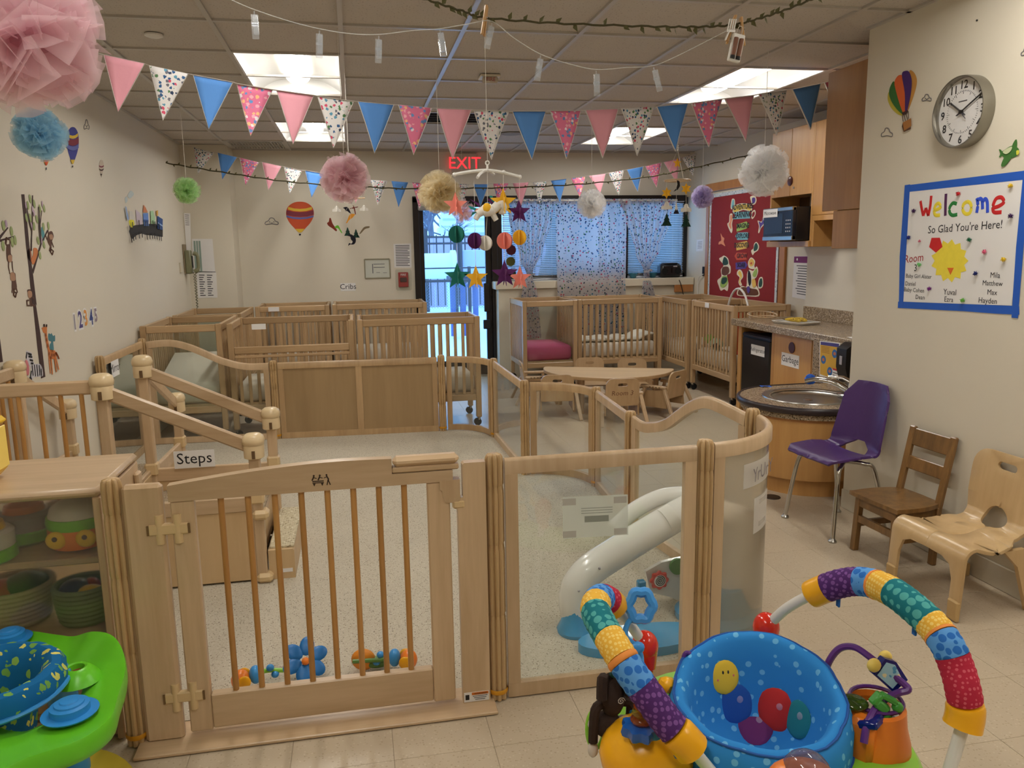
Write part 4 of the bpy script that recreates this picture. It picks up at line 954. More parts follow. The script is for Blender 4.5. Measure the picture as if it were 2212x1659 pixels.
# sink pedestal
SC = Vector((2.80, 4.47)); SZ_ = 0.55
t = thing('sink_stand', 'round wooden hand washing stand with steel basin', 'sink', (SC.x, SC.y, 0))
def dshape(r, n=30, back=0.56):       # round front, straight sides into the counter
    out = [(r*math.cos(a), r*math.sin(a)) for a in [PI/2+PI*k/n for k in range(n+1)]]
    return [(back, r)] + out + [(back, -r)]
part(t, 'body', MB().prism([(x, y, 0.105) for x, y in dshape(0.395)], (0, 0, 0.36)), cabw, True); part(t, 'plinth', MB().prism([(x, y, 0.0) for x, y in dshape(0.355)], (0, 0, 0.105)), cabw, True)
part(t, 'shadow_band', MB().prism([(x, y, 0.465) for x, y in dshape(0.40)], (0, 0, 0.016)), honey, True)
part(t, 'granite_band', MB().prism([(x, y, 0.481) for x, y in dshape(0.415)], (0, 0, 0.045)), granite, True)
def ringtop(ro, hole, z):
    bm = bmesh.new(); es = []
    for loop in (dshape(ro), [(hole[0]+hole[2]*math.cos(2*PI*k/32), hole[1]+hole[3]*math.sin(2*PI*k/32)) for k in range(32)]):
        vv = [bm.verts.new((p[0], p[1], z)) for p in loop]; es += [bm.edges.new((vv[i], vv[(i+1) % len(vv)])) for i in range(len(vv))]
    bmesh.ops.triangle_fill(bm, use_beauty=True, edges=es); bm.verts.index_update()
    mb = MB().add([v.co.copy() for v in bm.verts], [tuple(x.index for x in f.verts) for f in bm.faces]); bm.free(); return mb
part(t, 'counter', ringtop(0.425, (0.0, 0.0, 0.232, 0.232), 0.551), granite)
part(t, 'bumper', MB().sweep([(x, y, 0.535) for x, y in dshape(0.428)], [(0.018*math.cos(a)*0.8, 0.022*math.sin(a)) for a in [2*PI*k/10 for k in range(10)]]), dkbr, True)
part(t, 'basin', MB().lathe([(0.285, 0.552), (0.282, 0.558), (0.262, 0.559), (0.24, 0.553), (0.228, 0.543), (0.21, 0.534), (0.17, 0.530), (0.03, 0.5285)], 40, cap=False), steel, True)
part(t, 'drain', MB().lathe([(0.03, 0.529), (0.028, 0.5315), (0.01, 0.531)], 16), chrome, True)
fa = part(t, 'faucet', MB().lathe([(0.034, 0.556), (0.034, 0.575), (0.028, 0.60), (0.026, 0.635), (0.018, 0.65), (0.006, 0.655)], 20, c=(0.225, -0.12, 0)), chrome, True)
part(fa, 'base_plate', MB().ell((0.225, -0.10, 0.560), (0.035, 0.13, 0.012), 24, 6), chrome, True)
part(fa, 'spout', MB().tube(spline([(0.21, -0.11, 0.60), (0.15, -0.05, 0.645), (0.08, 0.03, 0.655), (0.03, 0.09, 0.635)], 5), [0.026]*6+[0.022]*5+[0.018]*5, 10, flat=0.7), chrome, True)
part(fa, 'lever', MB().tube([(0.225, -0.12, 0.65), (0.19, -0.07, 0.675), (0.13, 0.0, 0.675)], [0.016, 0.014, 0.008], 8, flat=0.5), chrome, True)
bt = plain('blue_masking_tape', rgb(30, 98, 208), 0.6)
cl = MB()
for k in range(7): cl.ell((0.02+0.014*math.sin(k*2.1), 0.012*math.cos(k*1.7), 0.012+0.006*math.sin(k)), (0.035, 0.028, 0.02), 8, 5, rot3(k, k*0.7, 0))
solo('crumpled_tape', 'crumpled blue tape at the tip of the faucet', 'tape', cl, bt, True, (2.87, 4.60, 0.625))
solo('tape_strip', 'flat strip of blue tape on the sink edge', 'tape', MB().sheet([[(-0.03+0.02*k, -0.015+0.003*math.sin(k), 0.002+0.004*math.sin(k*1.3)) for k in range(5)], [(-0.03+0.02*k, 0.02, 0.004+0.003*math.cos(k)) for k in range(5)]]), bt, True, (2.71, 4.86, 0.553))
# granite splash panel between sink and counter, with its poster and dispenser
t = thing('splash_board', 'speckled brown splash board behind the sink', 'splash board', (0, 0, 0))
kb('board', 3.34, 3.362, 4.47, 5.30, 0.46, 0.815, granite, 0.002)
fx = 3.3385
t = thing('poster', 'orange hand washing poster on the splash board', 'poster', (fx, 0, 0))
pc_ = lambda px, py: PX(px, py, fx)-Vector((fx, 0, 0))
def quad(par, name, pts, m, off): return part(par, name, MB().prism([p+Vector((-off, 0, 0)) for p in pts], (-0.0006, 0, 0)), m)
k4 = [pc_(1771, 736), pc_(1815, 741), pc_(1814, 838), pc_(1770, 820)]
quad(t, 'sheet', k4, white, 0)
def q4(u0, u1, v0, v1): return [(k4[0]*(1-u)+k4[1]*u)*(1-v)+(k4[3]*(1-u)+k4[2]*u)*v for u, v in ((u0, v0), (u1, v0), (u1, v1), (u0, v1))]
ochre = plain('poster_ochre', rgb(214, 168, 60), 0.6); indigo = plain('poster_indigo', rgb(70, 66, 140), 0.6); sky = plain('poster_blue', rgb(52, 110, 176), 0.6)
quad(t, 'ochre_field', q4(0.03, 0.97, 0.10, 0.62), ochre, 0.0008); quad(t, 'ochre_column', q4(0.03, 0.6, 0.62, 0.85), ochre, 0.0008); quad(t, 'title_band', q4(0.05, 0.95, 0.02, 0.10), indigo, 0.0008)
quad(t, 'red_band', q4(0.66, 0.95, 0.60, 0.64), red, 0.0012)
for u, v in ((0.75, 0.26), (0.2, 0.46), (0.52, 0.70)):
    c = q4(u, u, v, v)[0]; part(t, 'round_picture', MB().cyl(c+Vector((-0.0008, 0, 0)), c+Vector((-0.0018, 0, 0)), 0.031, n=22), sky); part(t, 'hands', MB().ell(c+Vector((-0.002, 0, 0)), (0.001, 0.017, 0.012), 10, 6), plain('poster_skin', rgb(196, 120, 92), 0.6))
for k in range(4): quad(t, 'text_line', q4(0.68, 0.92-0.05*(k % 2), 0.69+0.06*k, 0.71+0.06*k), plain('grey_print', rgb(90, 90, 96), 0.7), 0.0012)
for k in range(5): quad(t, 'text_line', q4(0.10, 0.5, 0.13+0.035*k, 0.14+0.035*k), plain('brown_print', rgb(140, 90, 40), 0.7), 0.0012)
t = thing('soap_dispenser', 'black wall dispenser beside the hand washing poster', 'dispenser', (3.30, 4.80, 0.72))
part(t, 'cover', MB().prism([(-0.005, 0.055, 0.12), (-0.06, 0.055, 0.08), (-0.06, 0.055, -0.05), (-0.03, 0.055, -0.15), (0.038, 0.055, -0.15), (0.038, 0.055, 0.12)], (0, -0.11, 0)), blackp, True); part(t, 'window_slot', B((-0.062, 0, 0.0), (0.004, 0.03, 0.06), 0.001), gry)
solo('paper_notice', 'small white paper under the black dispenser', 'paper', B((3.3385, 4.80, 0.535), (0.001, 0.12, 0.07)), white)
# things on the counter
t = thing('plate', 'white plate on the counter', 'plate', (3.62, 6.02, CTZ+0.001), 0.25)
part(t, 'dish', MB().prism([(x, y, 0) for x, y in rrect(-0.10, 0.10, -0.16, 0.16, 0.03)], (0, 0, 0.012)), whp); part(t, 'rim', MB().sweep([(x, y, 0.014) for x, y in rrect(-0.11, 0.11, -0.17, 0.17, 0.035)], [(-0.012, 0.006), (0.0, -0.008), (0.012, 0.006)], closed=True), whp, True)
bnm = printed('ripe_banana', rgb(206, 172, 60), [rgb(110, 76, 30), rgb(90, 60, 26)], 60, 0.3, 0.5, fill=0.6)
for k, dx in enumerate((-0.03, 0.025)):
    t = thing('banana', ('ripe spotted banana lying on the plate, window side', 'ripe spotted banana lying on the plate, wall side')[k], 'banana', (3.62+dx, 6.02, CTZ+0.03), 0.25, 'bananas on the plate')
    part(t, 'fruit', MB().tube([(0.02*math.sin(PI*q/8), -0.09+0.18*q/8, 0.004*math.sin(PI*q/8)) for q in range(9)], [0.006, 0.013, 0.016, 0.017, 0.017, 0.017, 0.015, 0.011, 0.005], 8), bnm, True); part(t, 'stem', MB().cyl((0.0, 0.085, 0), (-0.006, 0.11, 0.004), 0.005, 0.004, n=6), plain('banana_stem', rgb(84, 66, 30), 0.8))
t = thing('counter_basket', 'white square basket with black line pattern on the counter', 'basket', (3.56, 4.93, CTZ+0.001))
part(t, 'tray', B((0, 0, 0.012), (0.17, 0.22, 0.024), 0.004), whp); part(t, 'bin', MB().lathe([(0.07, 0.03), (0.085, 0.15), (0.08, 0.15), (0.066, 0.035)], 4, cap=True).xf(Matrix.Rotation(PI/4, 4, 'Z')), whp)
pt = MB()
for k in range(5): pt.tube(spline([(-0.066-0.004*0, -0.05+0.025*k, 0.04), (-0.071, -0.04+0.02*k, 0.09), (-0.064, -0.055+0.03*k, 0.14)], 4), 0.003, 5)
part(t, 'line_pattern', pt, black)
part(t, 'crumpled_paper', MB().ell((0.0, 0.0, 0.17), (0.05, 0.045, 0.035), 8, 5), plain('grey_paper', rgb(190, 196, 204), 0.8))
for k in range(2): solo('paper_sheet', ('white paper sheet on the counter edge near the basket', 'upper white paper sheet under the basket tray edge')[k], 'paper', B((3.47+0.02*k, 4.85+0.05*k, CTZ+0.0015+0.0012*k), (0.15, 0.21, 0.001), rot=rot3(0, 0, 0.1*k)), white)
t = thing('wire_hoop', 'thin wooden hoops lying on the counter by the crib', 'hoop', (3.55, 6.45, CTZ+0.014))
for k in range(2): part(t, 'hoop', MB().tube([(0.12*math.cos(a)*(1+0.1*k), 0.1*math.sin(a), 0.012+0.02*k*(1+math.sin(a))) for a in [2*PI*q/24 for q in range(24)]], 0.005, 6, closed=True), maple, True)
# purple banner notice on the recess wall
t = thing('notice', 'white notice with purple heading on the recess wall', 'notice', (WRR-0.001, 0, 0))
n4 = [PX(px, py, WRR-0.002)-Vector((WRR-0.001, 0, 0)) for px, py in ((1716, 553), (1747, 553), (1745, 648), (1711, 642))]
quad(t, 'sheet', n4, white, 0)
def n_q(u0, u1, v0, v1): return [(n4[0]*(1-u)+n4[1]*u)*(1-v)+(n4[3]*(1-u)+n4[2]*u)*v for u, v in ((u0, v0), (u1, v0), (u1, v1), (u0, v1))]
hd = quad(t, 'heading', n_q(0.0, 1.0, 0.01, 0.16), plain('plum_print', rgb(122, 40, 104), 0.6), 0.0008)
part(t, 'emblem', MB().cyl(n_q(0.22, 0.22, 0.08, 0.08)[0]+Vector((-0.0014, 0, 0)), n_q(0.22, 0.22, 0.08, 0.08)[0]+Vector((-0.002, 0, 0)), 0.012, n=16), white)
for k in range(12): quad(t, 'text_line', n_q(0.30-0.1*(k % 3 == 0), 0.9, 0.22+0.06*k, 0.24+0.06*k), plain('grey_print', rgb(90, 90, 96), 0.7), 0.0008)

# ---------------------------------------------------------------- bulletin board
t = thing('bulletin_board', 'red bulletin board with wooden frame on the recess wall', 'bulletin board', (WRR, 0, 0))
bx = WRR-0.02
def bq(px, py, off=0.0): return PX(px, py, bx-off)-Vector((WRR, 0, 0))
Y0, Y1, Z0, Z1 = 7.11, 8.63, 0.86, 2.07
redm = plain('red_felt_paper', rgb(140, 34, 38), 0.85, var=0.06)
part(t, 'board', B((-0.011, (Y0+Y1)/2, (Z0+Z1)/2), (0.018, Y1-Y0, Z1-Z0)), redm)
part(t, 'frame_post', B((-0.013, Y1+0.07, 1.08), (0.026, 0.075, 2.16), 0.003), honey); part(t, 'frame_post', B((-0.013, Y0-0.085, 1.08), (0.026, 0.10, 2.16), 0.003), honey)
part(t, 'frame_head', B((-0.013, (Y0+Y1)/2, Z1+0.09), (0.026, Y1-Y0+0.30, 0.09), 0.003), honey)
part(t, 'frame_base', B((-0.013, (Y0+Y1)/2, Z0-0.06), (0.026, Y1-Y0, 0.08), 0.003), honey)
bord = printed('silver_border_strip', rgb(205, 212, 216), [rgb(150, 170, 180), rgb(232, 236, 240)], 40, 0.4, 0.6)
part(t, 'border_strip', B((-0.022, Y1-0.005, (Z0+Z1)/2), (0.004, 0.04, Z1-Z0)), bord); part(t, 'border_strip', B((-0.022, Y0+0.005, (Z0+Z1)/2), (0.004, 0.04, Z1-Z0)), bord)
part(t, 'border_strip', B((-0.022, (Y0+Y1)/2, Z1-0.005), (0.004, Y1-Y0, 0.04)), bord); part(t, 'border_strip', B((-0.022, (Y0+Y1)/2, Z0+0.005), (0.004, Y1-Y0, 0.04)), bord)
creamc = plain('cutout_cream', rgb(236, 226, 200), 0.7)
def cut(name, lab, layers, cat='paper cutout', sm_=True, txt=None):
    """paper cut-out pinned on the board: layers of (material, pixel outline)"""
    tt = thing(name, lab, cat, (WRR, 0, 0), 0, 'paper cut-outs on the red board')
    for k, (m, pts) in enumerate(layers):
        P = [bq(px, py, 0.001+0.0012*k) for px, py in pts]
        if sm_ and len(P) > 4: P = spline(P, 3, True)
        part(tt, 'paper_layer', MB().prism(P, (-0.001, 0, 0)), m)
    if txt:
        s, px, py, size = txt; o = bq(px, py, 0.0015+0.0012*len(layers))
        part(tt, 'lettering', text_mb(s, size, o, (0, -1, 0), (0, 0, 1), 0.001, bold=0.002), plain('ink_dark', rgb(40, 36, 44), 0.7))
    return tt
def z8(pts): return [(1480+x/4.1475, 380+y/4.1475) for x, y in pts]
aqua = plain('cutout_aqua', rgb(126, 190, 200), 0.7); lime = plain('cutout_lime', rgb(160, 190, 96), 0.7); sand = plain('cutout_sand', rgb(232, 190, 96), 0.7); coral = plain('cutout_coral', rgb(206, 84, 58), 0.7); viol = plain('cutout_violet', rgb(92, 70, 150), 0.7)
butter = plain('cutout_butter', rgb(240, 206, 90), 0.7); dgreen = plain('cutout_dark_green', rgb(34, 74, 64), 0.7); brown = plain('cutout_brown', rgb(106, 62, 40), 0.7); peach = plain('cutout_peach', rgb(232, 150, 110), 0.7)
cut('banner_cutout', 'yellow paper banner reading ADVENTURES in', [(creamc, z8([(432, 335), (440, 270), (510, 245), (590, 260), (592, 320), (520, 305)])), (butter, z8([(438, 325), (446, 275), (512, 252), (584, 266), (585, 310), (520, 296)]))], txt=('ADVENTURES', *z8([(512, 297)])[0], 0.075))
cut('banner_cutout', 'blue paper banner reading LEARNING', [(aqua, z8([(432, 325), (585, 318), (570, 350), (585, 380), (432, 388), (446, 355)]))], sm_=False, txt=('LEARNING', *z8([(508, 372)])[0], 0.09))
for lab, m, pts, s, x, y in (('green paper arrow reading IMAGINE', lime, [(460, 435), (550, 408), (575, 438), (555, 470), (462, 500)], 'IMAGINE', 515, 466), ('blue paper arrow reading EXPLORE', aqua, [(468, 508), (562, 505), (562, 572), (468, 574), (450, 540)], 'EXPLORE', 515, 556),
        ('yellow paper arrow reading DISCOVER', sand, [(458, 602), (552, 583), (572, 612), (552, 648), (460, 668)], 'DISCOVER', 505, 640), ('coral paper arrow reading GROW', coral, [(462, 686), (552, 690), (552, 750), (462, 755), (442, 718)], 'GROW', 508, 736), ('violet paper arrow reading SOAR', viol, [(452, 778), (540, 766), (560, 798), (542, 830), (454, 838)], 'SOAR', 502, 818)):
    cut('arrow_cutout', lab, [(m, z8(pts))], sm_=False, txt=(s, *z8([(x, y)])[0], 0.07))
cut('bird_cutout', 'orange paper bird on the left of the board', [(peach, z8([(318, 515), (335, 545), (352, 560), (345, 590), (360, 630), (325, 610), (300, 615), (305, 590), (325, 575)]))])
cut('bird_cutout', 'purple paper bird near the microwave', [(creamc, z8([(700, 362), (708, 395), (722, 410), (705, 440), (680, 470), (664, 510), (655, 505), (662, 450), (650, 400), (685, 410)])), (viol, z8([(698, 375), (702, 400), (714, 414), (698, 434), (676, 462), (668, 490), (668, 450), (660, 408), (686, 418)]))])
cut('parrot_cutout', 'green paper parrot with white rim', [(creamc, z8([(640, 592), (662, 625), (655, 665), (620, 690), (605, 710), (592, 670), (612, 650), (618, 610)])), (dgreen, z8([(640, 602), (652, 630), (645, 660), (620, 675), (614, 655), (624, 612)]))])
cut('squirrel_cutout', 'pink paper monkey climbing beside the banner', [(creamc, z8([(400, 345), (425, 340), (430, 380), (420, 430), (425, 480), (415, 512), (395, 480), (378, 430), (395, 410)])), (peach, z8([(405, 355), (420, 352), (422, 390), (412, 430), (416, 470), (405, 470), (390, 432), (402, 410)]))])
cut('plant_cutout', 'striped paper feather at the top of the board', [(creamc, z8([(418, 215), (430, 203), (445, 215), (446, 270), (425, 300), (408, 285)])), (aqua, z8([(422, 222), (430, 213), (438, 222), (438, 265), (425, 285), (415, 278)]))])
cut('fruit_cutout', 'purple paper fruit in the top right of the board', [(creamc, z8([(585, 185), (625, 180), (640, 215), (628, 250), (600, 258), (590, 225)])), (viol, z8([(600, 200), (624, 195), (630, 220), (618, 245), (603, 240)]))])
cut('loop_cutout', 'red paper heart outline below the purple fruit', [(creamc, z8([(600, 320), (625, 305), (632, 340), (615, 375), (598, 385), (592, 350)])), (redm, z8([(606, 330), (620, 318), (624, 342), (612, 365), (603, 370), (600, 350)]))])
cut('turtle_cutout', 'green paper turtle with a hat lower left on board', [(creamc, z8([(305, 745), (330, 725), (350, 714), (385, 740), (395, 790), (408, 815), (405, 870), (375, 890), (388, 960), (380, 1030), (350, 1015), (320, 1028), (300, 980), (290, 935), (325, 900), (320, 840), (345, 800)])), (dgreen, z8([(350, 725), (378, 748), (384, 790), (350, 800), (335, 780)])), (brown, z8([(335, 820), (385, 815), (395, 860), (365, 890), (330, 880)])), (lime, z8([(330, 905), (375, 900), (380, 960), (345, 1000), (315, 985)])), (dgreen, z8([(333, 915), (372, 910), (372, 945), (345, 970), (325, 960)]))])
cut('seahorse_cutout', 'yellow paper lizard with curled tail low on the board', [(creamc, z8([(468, 855), (490, 838), (512, 860), (520, 905), (498, 940), (510, 975), (492, 985), (478, 950), (488, 910), (465, 885)])), (butter, z8([(478, 862), (490, 850), (504, 868), (508, 905), (490, 935), (496, 965), (486, 960), (484, 930), (495, 905), (478, 880)]))])
cut('flower_cutout', 'orange paper flower standing above the zebra', [(creamc, z8([(592, 730), (615, 745), (628, 770), (620, 805), (625, 830), (600, 835), (570, 820), (565, 775), (575, 748)])), (sand, z8([(592, 742), (610, 752), (618, 774), (610, 800), (590, 812), (575, 795), (573, 765)])), (coral, z8([(592, 770), (602, 780), (595, 795), (582, 788)]))])
cut('zebra_cutout', 'paper zebra and plants on a brown mound at board bottom', [(creamc, z8([(470, 1070), (472, 1020), (510, 985), (550, 990), (555, 880), (575, 840), (610, 850), (640, 810), (655, 850), (640, 905), (620, 930), (640, 985), (660, 1020), (660, 1078), (560, 1078)])), (brown, z8([(478, 1065), (482, 1022), (520, 995), (600, 1010), (645, 1020), (652, 1068), (560, 1070)])), (black, z8([(565, 850), (580, 858), (590, 900), (590, 960), (575, 985), (562, 930)])), (lime, z8([(605, 880), (635, 830), (645, 850), (635, 895), (615, 905)])), (sand, z8([(600, 930), (625, 925), (635, 980), (610, 1000), (600, 965)])), (viol, z8([(555, 995), (575, 990), (580, 1030), (565, 1052), (553, 1025)]))])
cut('leaf_cutout', 'green paper pineapple leaf at the right of the mound', [(creamc, z8([(665, 915), (692, 908), (700, 960), (690, 1000), (660, 1008), (652, 975)])), (dgreen, z8([(670, 925), (688, 920), (692, 960), (684, 990), (664, 995), (660, 965)]))])
solo('wall_outlet', 'dark outlet with white charger beside the board frame', 'outlet', B((WRR-0.008, PX(1522, 590, WRR).y, PX(1522, 586, WRR).z), (0.016, 0.07, 0.11), 0.003), blackp)
solo('charger_cable', 'white charging cable hanging from the wall outlet', 'cable', MB().tube(spline([PX(1519, 592, WRR-0.03), PX(1510, 600, WRR-0.03), PX(1507, 620, WRR-0.02), PX(1508, 650, WRR-0.02)], 5), 0.005, 6), whp, True)
t = thing('wall_notice', 'small white notice on the wall right of the window', 'notice', (WRR-0.001, 0, 0))
n5 = [PX(px, py, WRR-0.002)-Vector((WRR-0.001, 0, 0)) for px, py in ((1505, 518), (1520, 516), (1519, 542), (1504, 543))]
quad(t, 'sheet', n5, white, 0)
for k in range(5): quad(t, 'text_line', [(n5[0]*(1-u)+n5[1]*u)*(1-v)+(n5[3]*(1-u)+n5[2]*u)*v for u, v in ((0.2, 0.2+0.13*k), (0.8, 0.2+0.13*k), (0.8, 0.23+0.13*k), (0.2, 0.23+0.13*k))], plain('grey_print', rgb(90, 90, 96), 0.7), 0.0006)
# ---------------------------------------------------------------- cribs
sheetw = plain('white_crib_sheet', rgb(222, 214, 198), 0.85, var=0.05, scale=6, bump=0.5, bscale=9)
pinks = plain('rose_crib_sheet', rgb(196, 84, 122), 0.85, var=0.06, scale=6, bump=0.4, bscale=9)
crm = wood('crib_maple', rgb(172, 141, 102), rgb(194, 163, 124), 0.36, axis=2); crmx = wood('crib_maple_across', rgb(172, 141, 102), rgb(194, 163, 124), 0.36, axis=0); crmy = wood('crib_maple_deep', rgb(172, 141, 102), rgb(194, 163, 124), 0.36, axis=1)
CH = 0.95
_sl = {}
def slat_me(h, w=0.026, d=0.012):
    k = (round(h, 3), w, d)
    if k not in _sl: _sl[k] = B((0, 0, h/2), (w, d, h), 0.003).mesh('slat', crm)
    return _sl[k]
def crib(x0, x1, y0, y1, lab, mat_m, long='x', clear_near=False, drop=False, wedge=False, card=False, mlab=None):
    """corner posts, top and bottom rails, slats; the narrow ends may be clear panes"""
    cx, cy = (x0+x1)/2, (y0+y1)/2; L, W_ = x1-x0, y1-y0
    t = thing('crib', lab, 'crib', (cx, cy, 0), 0, 'wooden cribs')
    for sx in (-1, 1):
        for sy in (-1, 1):
            p = part(t, 'corner_post', B((sx*(L/2-0.023), sy*(W_/2-0.023), (CH+0.075)/2), (0.046, 0.046, CH-0.075), 0.005), crm)
            part(p, 'caster', MB().cyl((sx*(L/2-0.035), sy*(W_/2-0.023)-0.012, 0.034), (sx*(L/2-0.035), sy*(W_/2-0.023)+0.012, 0.034), 0.033, n=14), blackp, True)
            part(p, 'caster_stem', MB().cyl((sx*(L/2-0.023), sy*(W_/2-0.023), 0.05), (sx*(L/2-0.023), sy*(W_/2-0.023), 0.085), 0.014, n=10), steel, True)
    def side(axis, s, pane, low):
        half = (W_ if axis == 'x' else L)/2-0.018; span = (L if axis == 'x' else W_)-0.092; dz = -0.19 if low else 0.0
        def at(u, z): return (u, s*half, z) if axis == 'x' else (s*half, u, z)
        dim = (lambda l, h, d=0.026: (l, d, h)) if axis == 'x' else (lambda l, h, d=0.026: (d, l, h))
        rm = crmx if axis == 'x' else crmy
        part(t, 'top_rail', B(at(0, CH-0.032+dz), dim(span, 0.058), 0.005), rm); part(t, 'bottom_rail', B(at(0, 0.252), dim(span, 0.055, 0.03), 0.005), rm)
        if low:
            part(t, 'lower_top_rail', B(at(0, CH-0.085+dz), dim(span, 0.022, 0.02), 0.003), rm)
            for e in (-1, 1): part(t, 'latch_arm', MB().bar(at(e*(span/2-0.02), CH-0.03+dz), at(e*(span/2+0.02), CH-0.13+dz), 0.008, 0.02), crm)
        if pane:
            part(t, 'clear_end', B(at(0, (CH+0.26)/2-0.02), dim(span, CH-0.06-0.28, 0.005)), clear); return
        n = max(7, int(span/0.066)); h = CH-0.06-0.28+dz
        for k in range(n):
            o = link('slat', slat_me(h), t); o.location = at(-span/2+span*(k+0.5)/n, 0.28)
            if axis == 'y': o.rotation_euler = (0, 0, PI/2)
    ends = ('y' if long == 'x' else 'x')
    for s in (-1, 1):
        if long == 'x': side('x', s, False, drop and s < 0); side('y', s, False, False)
        else: side('y', s, False, False); side('x', s, clear_near, False)
    part(t, 'mattress_board', B((0, 0, 0.285), (L-0.07, W_-0.07, 0.014)), birchp)
    if card: part(t, 'name_card', B((-L*0.25 if long == 'x' else -L/2-0.003, -W_/2-0.008 if long == 'x' else W_*0.1, CH-0.03), (0.11, 0.002, 0.045) if long == 'x' else (0.002, 0.09, 0.05)), white, label='small white name card')
    m = thing('crib_mattress', mlab or 'thin mattress', 'mattress', (cx, cy, 0.294))
    part(m, 'pad', B((0, 0, 0.082), (L-0.10, W_-0.10, 0.16), 0.03), mat_m, True, ang=60)
    if wedge: part(m, 'wedge_pillow', MB().prism([(-(L-0.11)/2, -(W_-0.12)/2+0.1, 0.155), (-(L-0.11)/2, (W_-0.12)/2, 0.155), (-(L-0.11)/2, (W_-0.12)/2, 0.33)], (L-0.11, 0, 0)), sheetw, True)
    return t
crib(-1.69, -1.075, 6.66, 7.62, 'crib with clear end nearest the wavy pen panel on the left', sheetw, 'y', True, wedge=True, mlab='white mattress with raised wedge in the left front crib')
crib(-1.67, -1.06, 7.74, 8.68, 'crib behind the left front crib against the left wall', sheetw, 'y', True, mlab='white mattress in the crib below the wall telephone')
crib(-1.03, -0.025, 6.63, 7.27, 'crib with lowered front side behind the pen', sheetw, 'x', drop=True, card=True, mlab='white mattress in the crib with the lowered side')
crib(0.0, 1.025, 6.60, 7.16, 'crib directly in front of the glass door', sheetw, 'x', mlab='white mattress in the crib in front of the door')
crib(-1.04, -0.28, 8.62, 9.25, 'crib in the back row under the red balloon decal', sheetw, 'x', card=True, mlab='white mattress in the back row left crib')
crib(-0.25, 0.76, 8.64, 9.25, 'crib in the back row under the Cribs sign', sheetw, 'x', mlab='white mattress in the back row crib under the sign')
crib(1.745, 2.355, 8.25, 8.99, 'crib with rose pink mattress under the left curtain', pinks, 'y', True, mlab='rose pink mattress in the crib under the curtain')
crib(2.38, 3.36, 8.32, 8.97, 'crib with white quilt under the middle curtain', sheetw, 'x', mlab='white mattress in the crib under the middle curtain')
crib(3.42, 4.034, 7.78, 8.72, 'crib in the far right corner below the radio', sheetw, 'y', mlab='white mattress in the far right corner crib')
crib(3.45, 4.036, 6.80, 7.75, 'crib beside the refrigerator below the red board', sheetw, 'y', card=True, mlab='white mattress in the crib beside the refrigerator')
# toys inside the crib beside the refrigerator
t = thing('crib_toy', 'orange and red stacked toy standing in the crib beside refrigerator', 'toy', (3.62, 7.05, 0.457))
for k, x in enumerate((0, 0.06)): part(t, 'orange_pole', MB().cyl((x, 0.04*k, 0.0), (x, 0.04*k, 0.42), 0.018, n=10), plain('burnt_orange', rgb(196, 84, 44), 0.4), True)
part(t, 'red_foot', MB().ell((0.03, 0.02, 0.02), (0.09, 0.06, 0.03)), red, True)
t = thing('stuffed_frog', 'green and white soft toy lying in the crib beside refrigerator', 'soft toy', (3.60, 7.45, 0.457))
part(t, 'body', MB().ell((0, 0, 0.06), (0.06, 0.10, 0.06)), plain('plush_mint', rgb(176, 206, 178), 0.9), True); part(t, 'head', MB().ell((-0.03, 0.10, 0.10), (0.05, 0.05, 0.05)), plain('plush_green', rgb(120, 190, 70), 0.9), True); part(t, 'foot', MB().ell((-0.05, -0.10, 0.05), (0.03, 0.05, 0.03)), black, True)
t = thing('toy_arch', 'white wooden mobile arch rising out of the far right crib', 'toy arch', (3.80, 7.55, 0.42))
q0, q1 = PX(1503, 655, 3.80), PX(1566, 640, 3.80)
t.location = (3.80, 7.40, 0.456)
part(t, 'arch', MB().tube([(0, -0.27*math.cos(PI*k/16), 0.0+0.62*math.sin(PI*k/16)**0.7) for k in range(17)], 0.011, 8), whp, True)
# wooden ledge behind the corner crib
solo('wood_shelf_board', 'brown wooden board low on the wall in the right corner', 'board', B((3.93, 9.07, 1.0), (0.24, 0.02, 0.09), 0.003), honey)
# white quilt in the crib under the middle curtain
g = [[(-0.44+0.88*i/14, -0.24+0.48*j/8, 0.02+0.03*abs(math.sin(i*0.9))*abs(math.sin(j*0.7+0.5))+(0.06 if i > 11 else 0)*math.sin((i-11)/3*PI*0.5)) for j in range(9)] for i in range(15)]
o = solo('crib_quilt', 'white puffy quilt bunched on the mattress under middle curtain', 'quilt', MB().sheet(g), plain('white_quilt', rgb(226, 222, 206), 0.9, bump=0.3), True, (2.87, 8.645, 0.452)); solid(o, 0.02)

# ---------------------------------------------------------------- toddler table
TC = Vector((2.36, 7.20)); TA = math.radians(-23); TR = 0.62; TZ = 0.36
t = thing('toddler_table', 'low half round maple toddler table', 'table', (TC.x, TC.y, 0), TA)
hp = [(TR*math.cos(a), TR*0.98*math.sin(a)) for a in [PI+PI*k/36 for k in range(37)]]
hp = [(-TR+0.02, 0.02)] + hp + [(TR-0.02, 0.02)]
part(t, 'top', MB().prism([(x, y, TZ-0.03) for x, y in hp], (0, 0, 0.03)), wood('table_maple', rgb(206, 176, 134), rgb(224, 196, 154), 0.3, axis=0), False)
part(t, 'edge_band', MB().sweep([(x*1.003, y*1.003, TZ-0.015) for x, y in hp], [(-0.003, -0.014), (0.003, -0.012), (0.004, 0), (0.003, 0.012), (-0.003, 0.0145)]), mapledx, True)
for x, y in ((-0.46, -0.07), (0.46, -0.07), (-0.2, -0.46), (0.2, -0.46)): part(t, 'leg', MB().cyl((x, y, 0), (x, y, TZ-0.03), 0.022, 0.026, n=12), maple, True)
part(t, 'apron', B((0, -0.05, TZ-0.06), (0.9, 0.02, 0.06)), maplex)
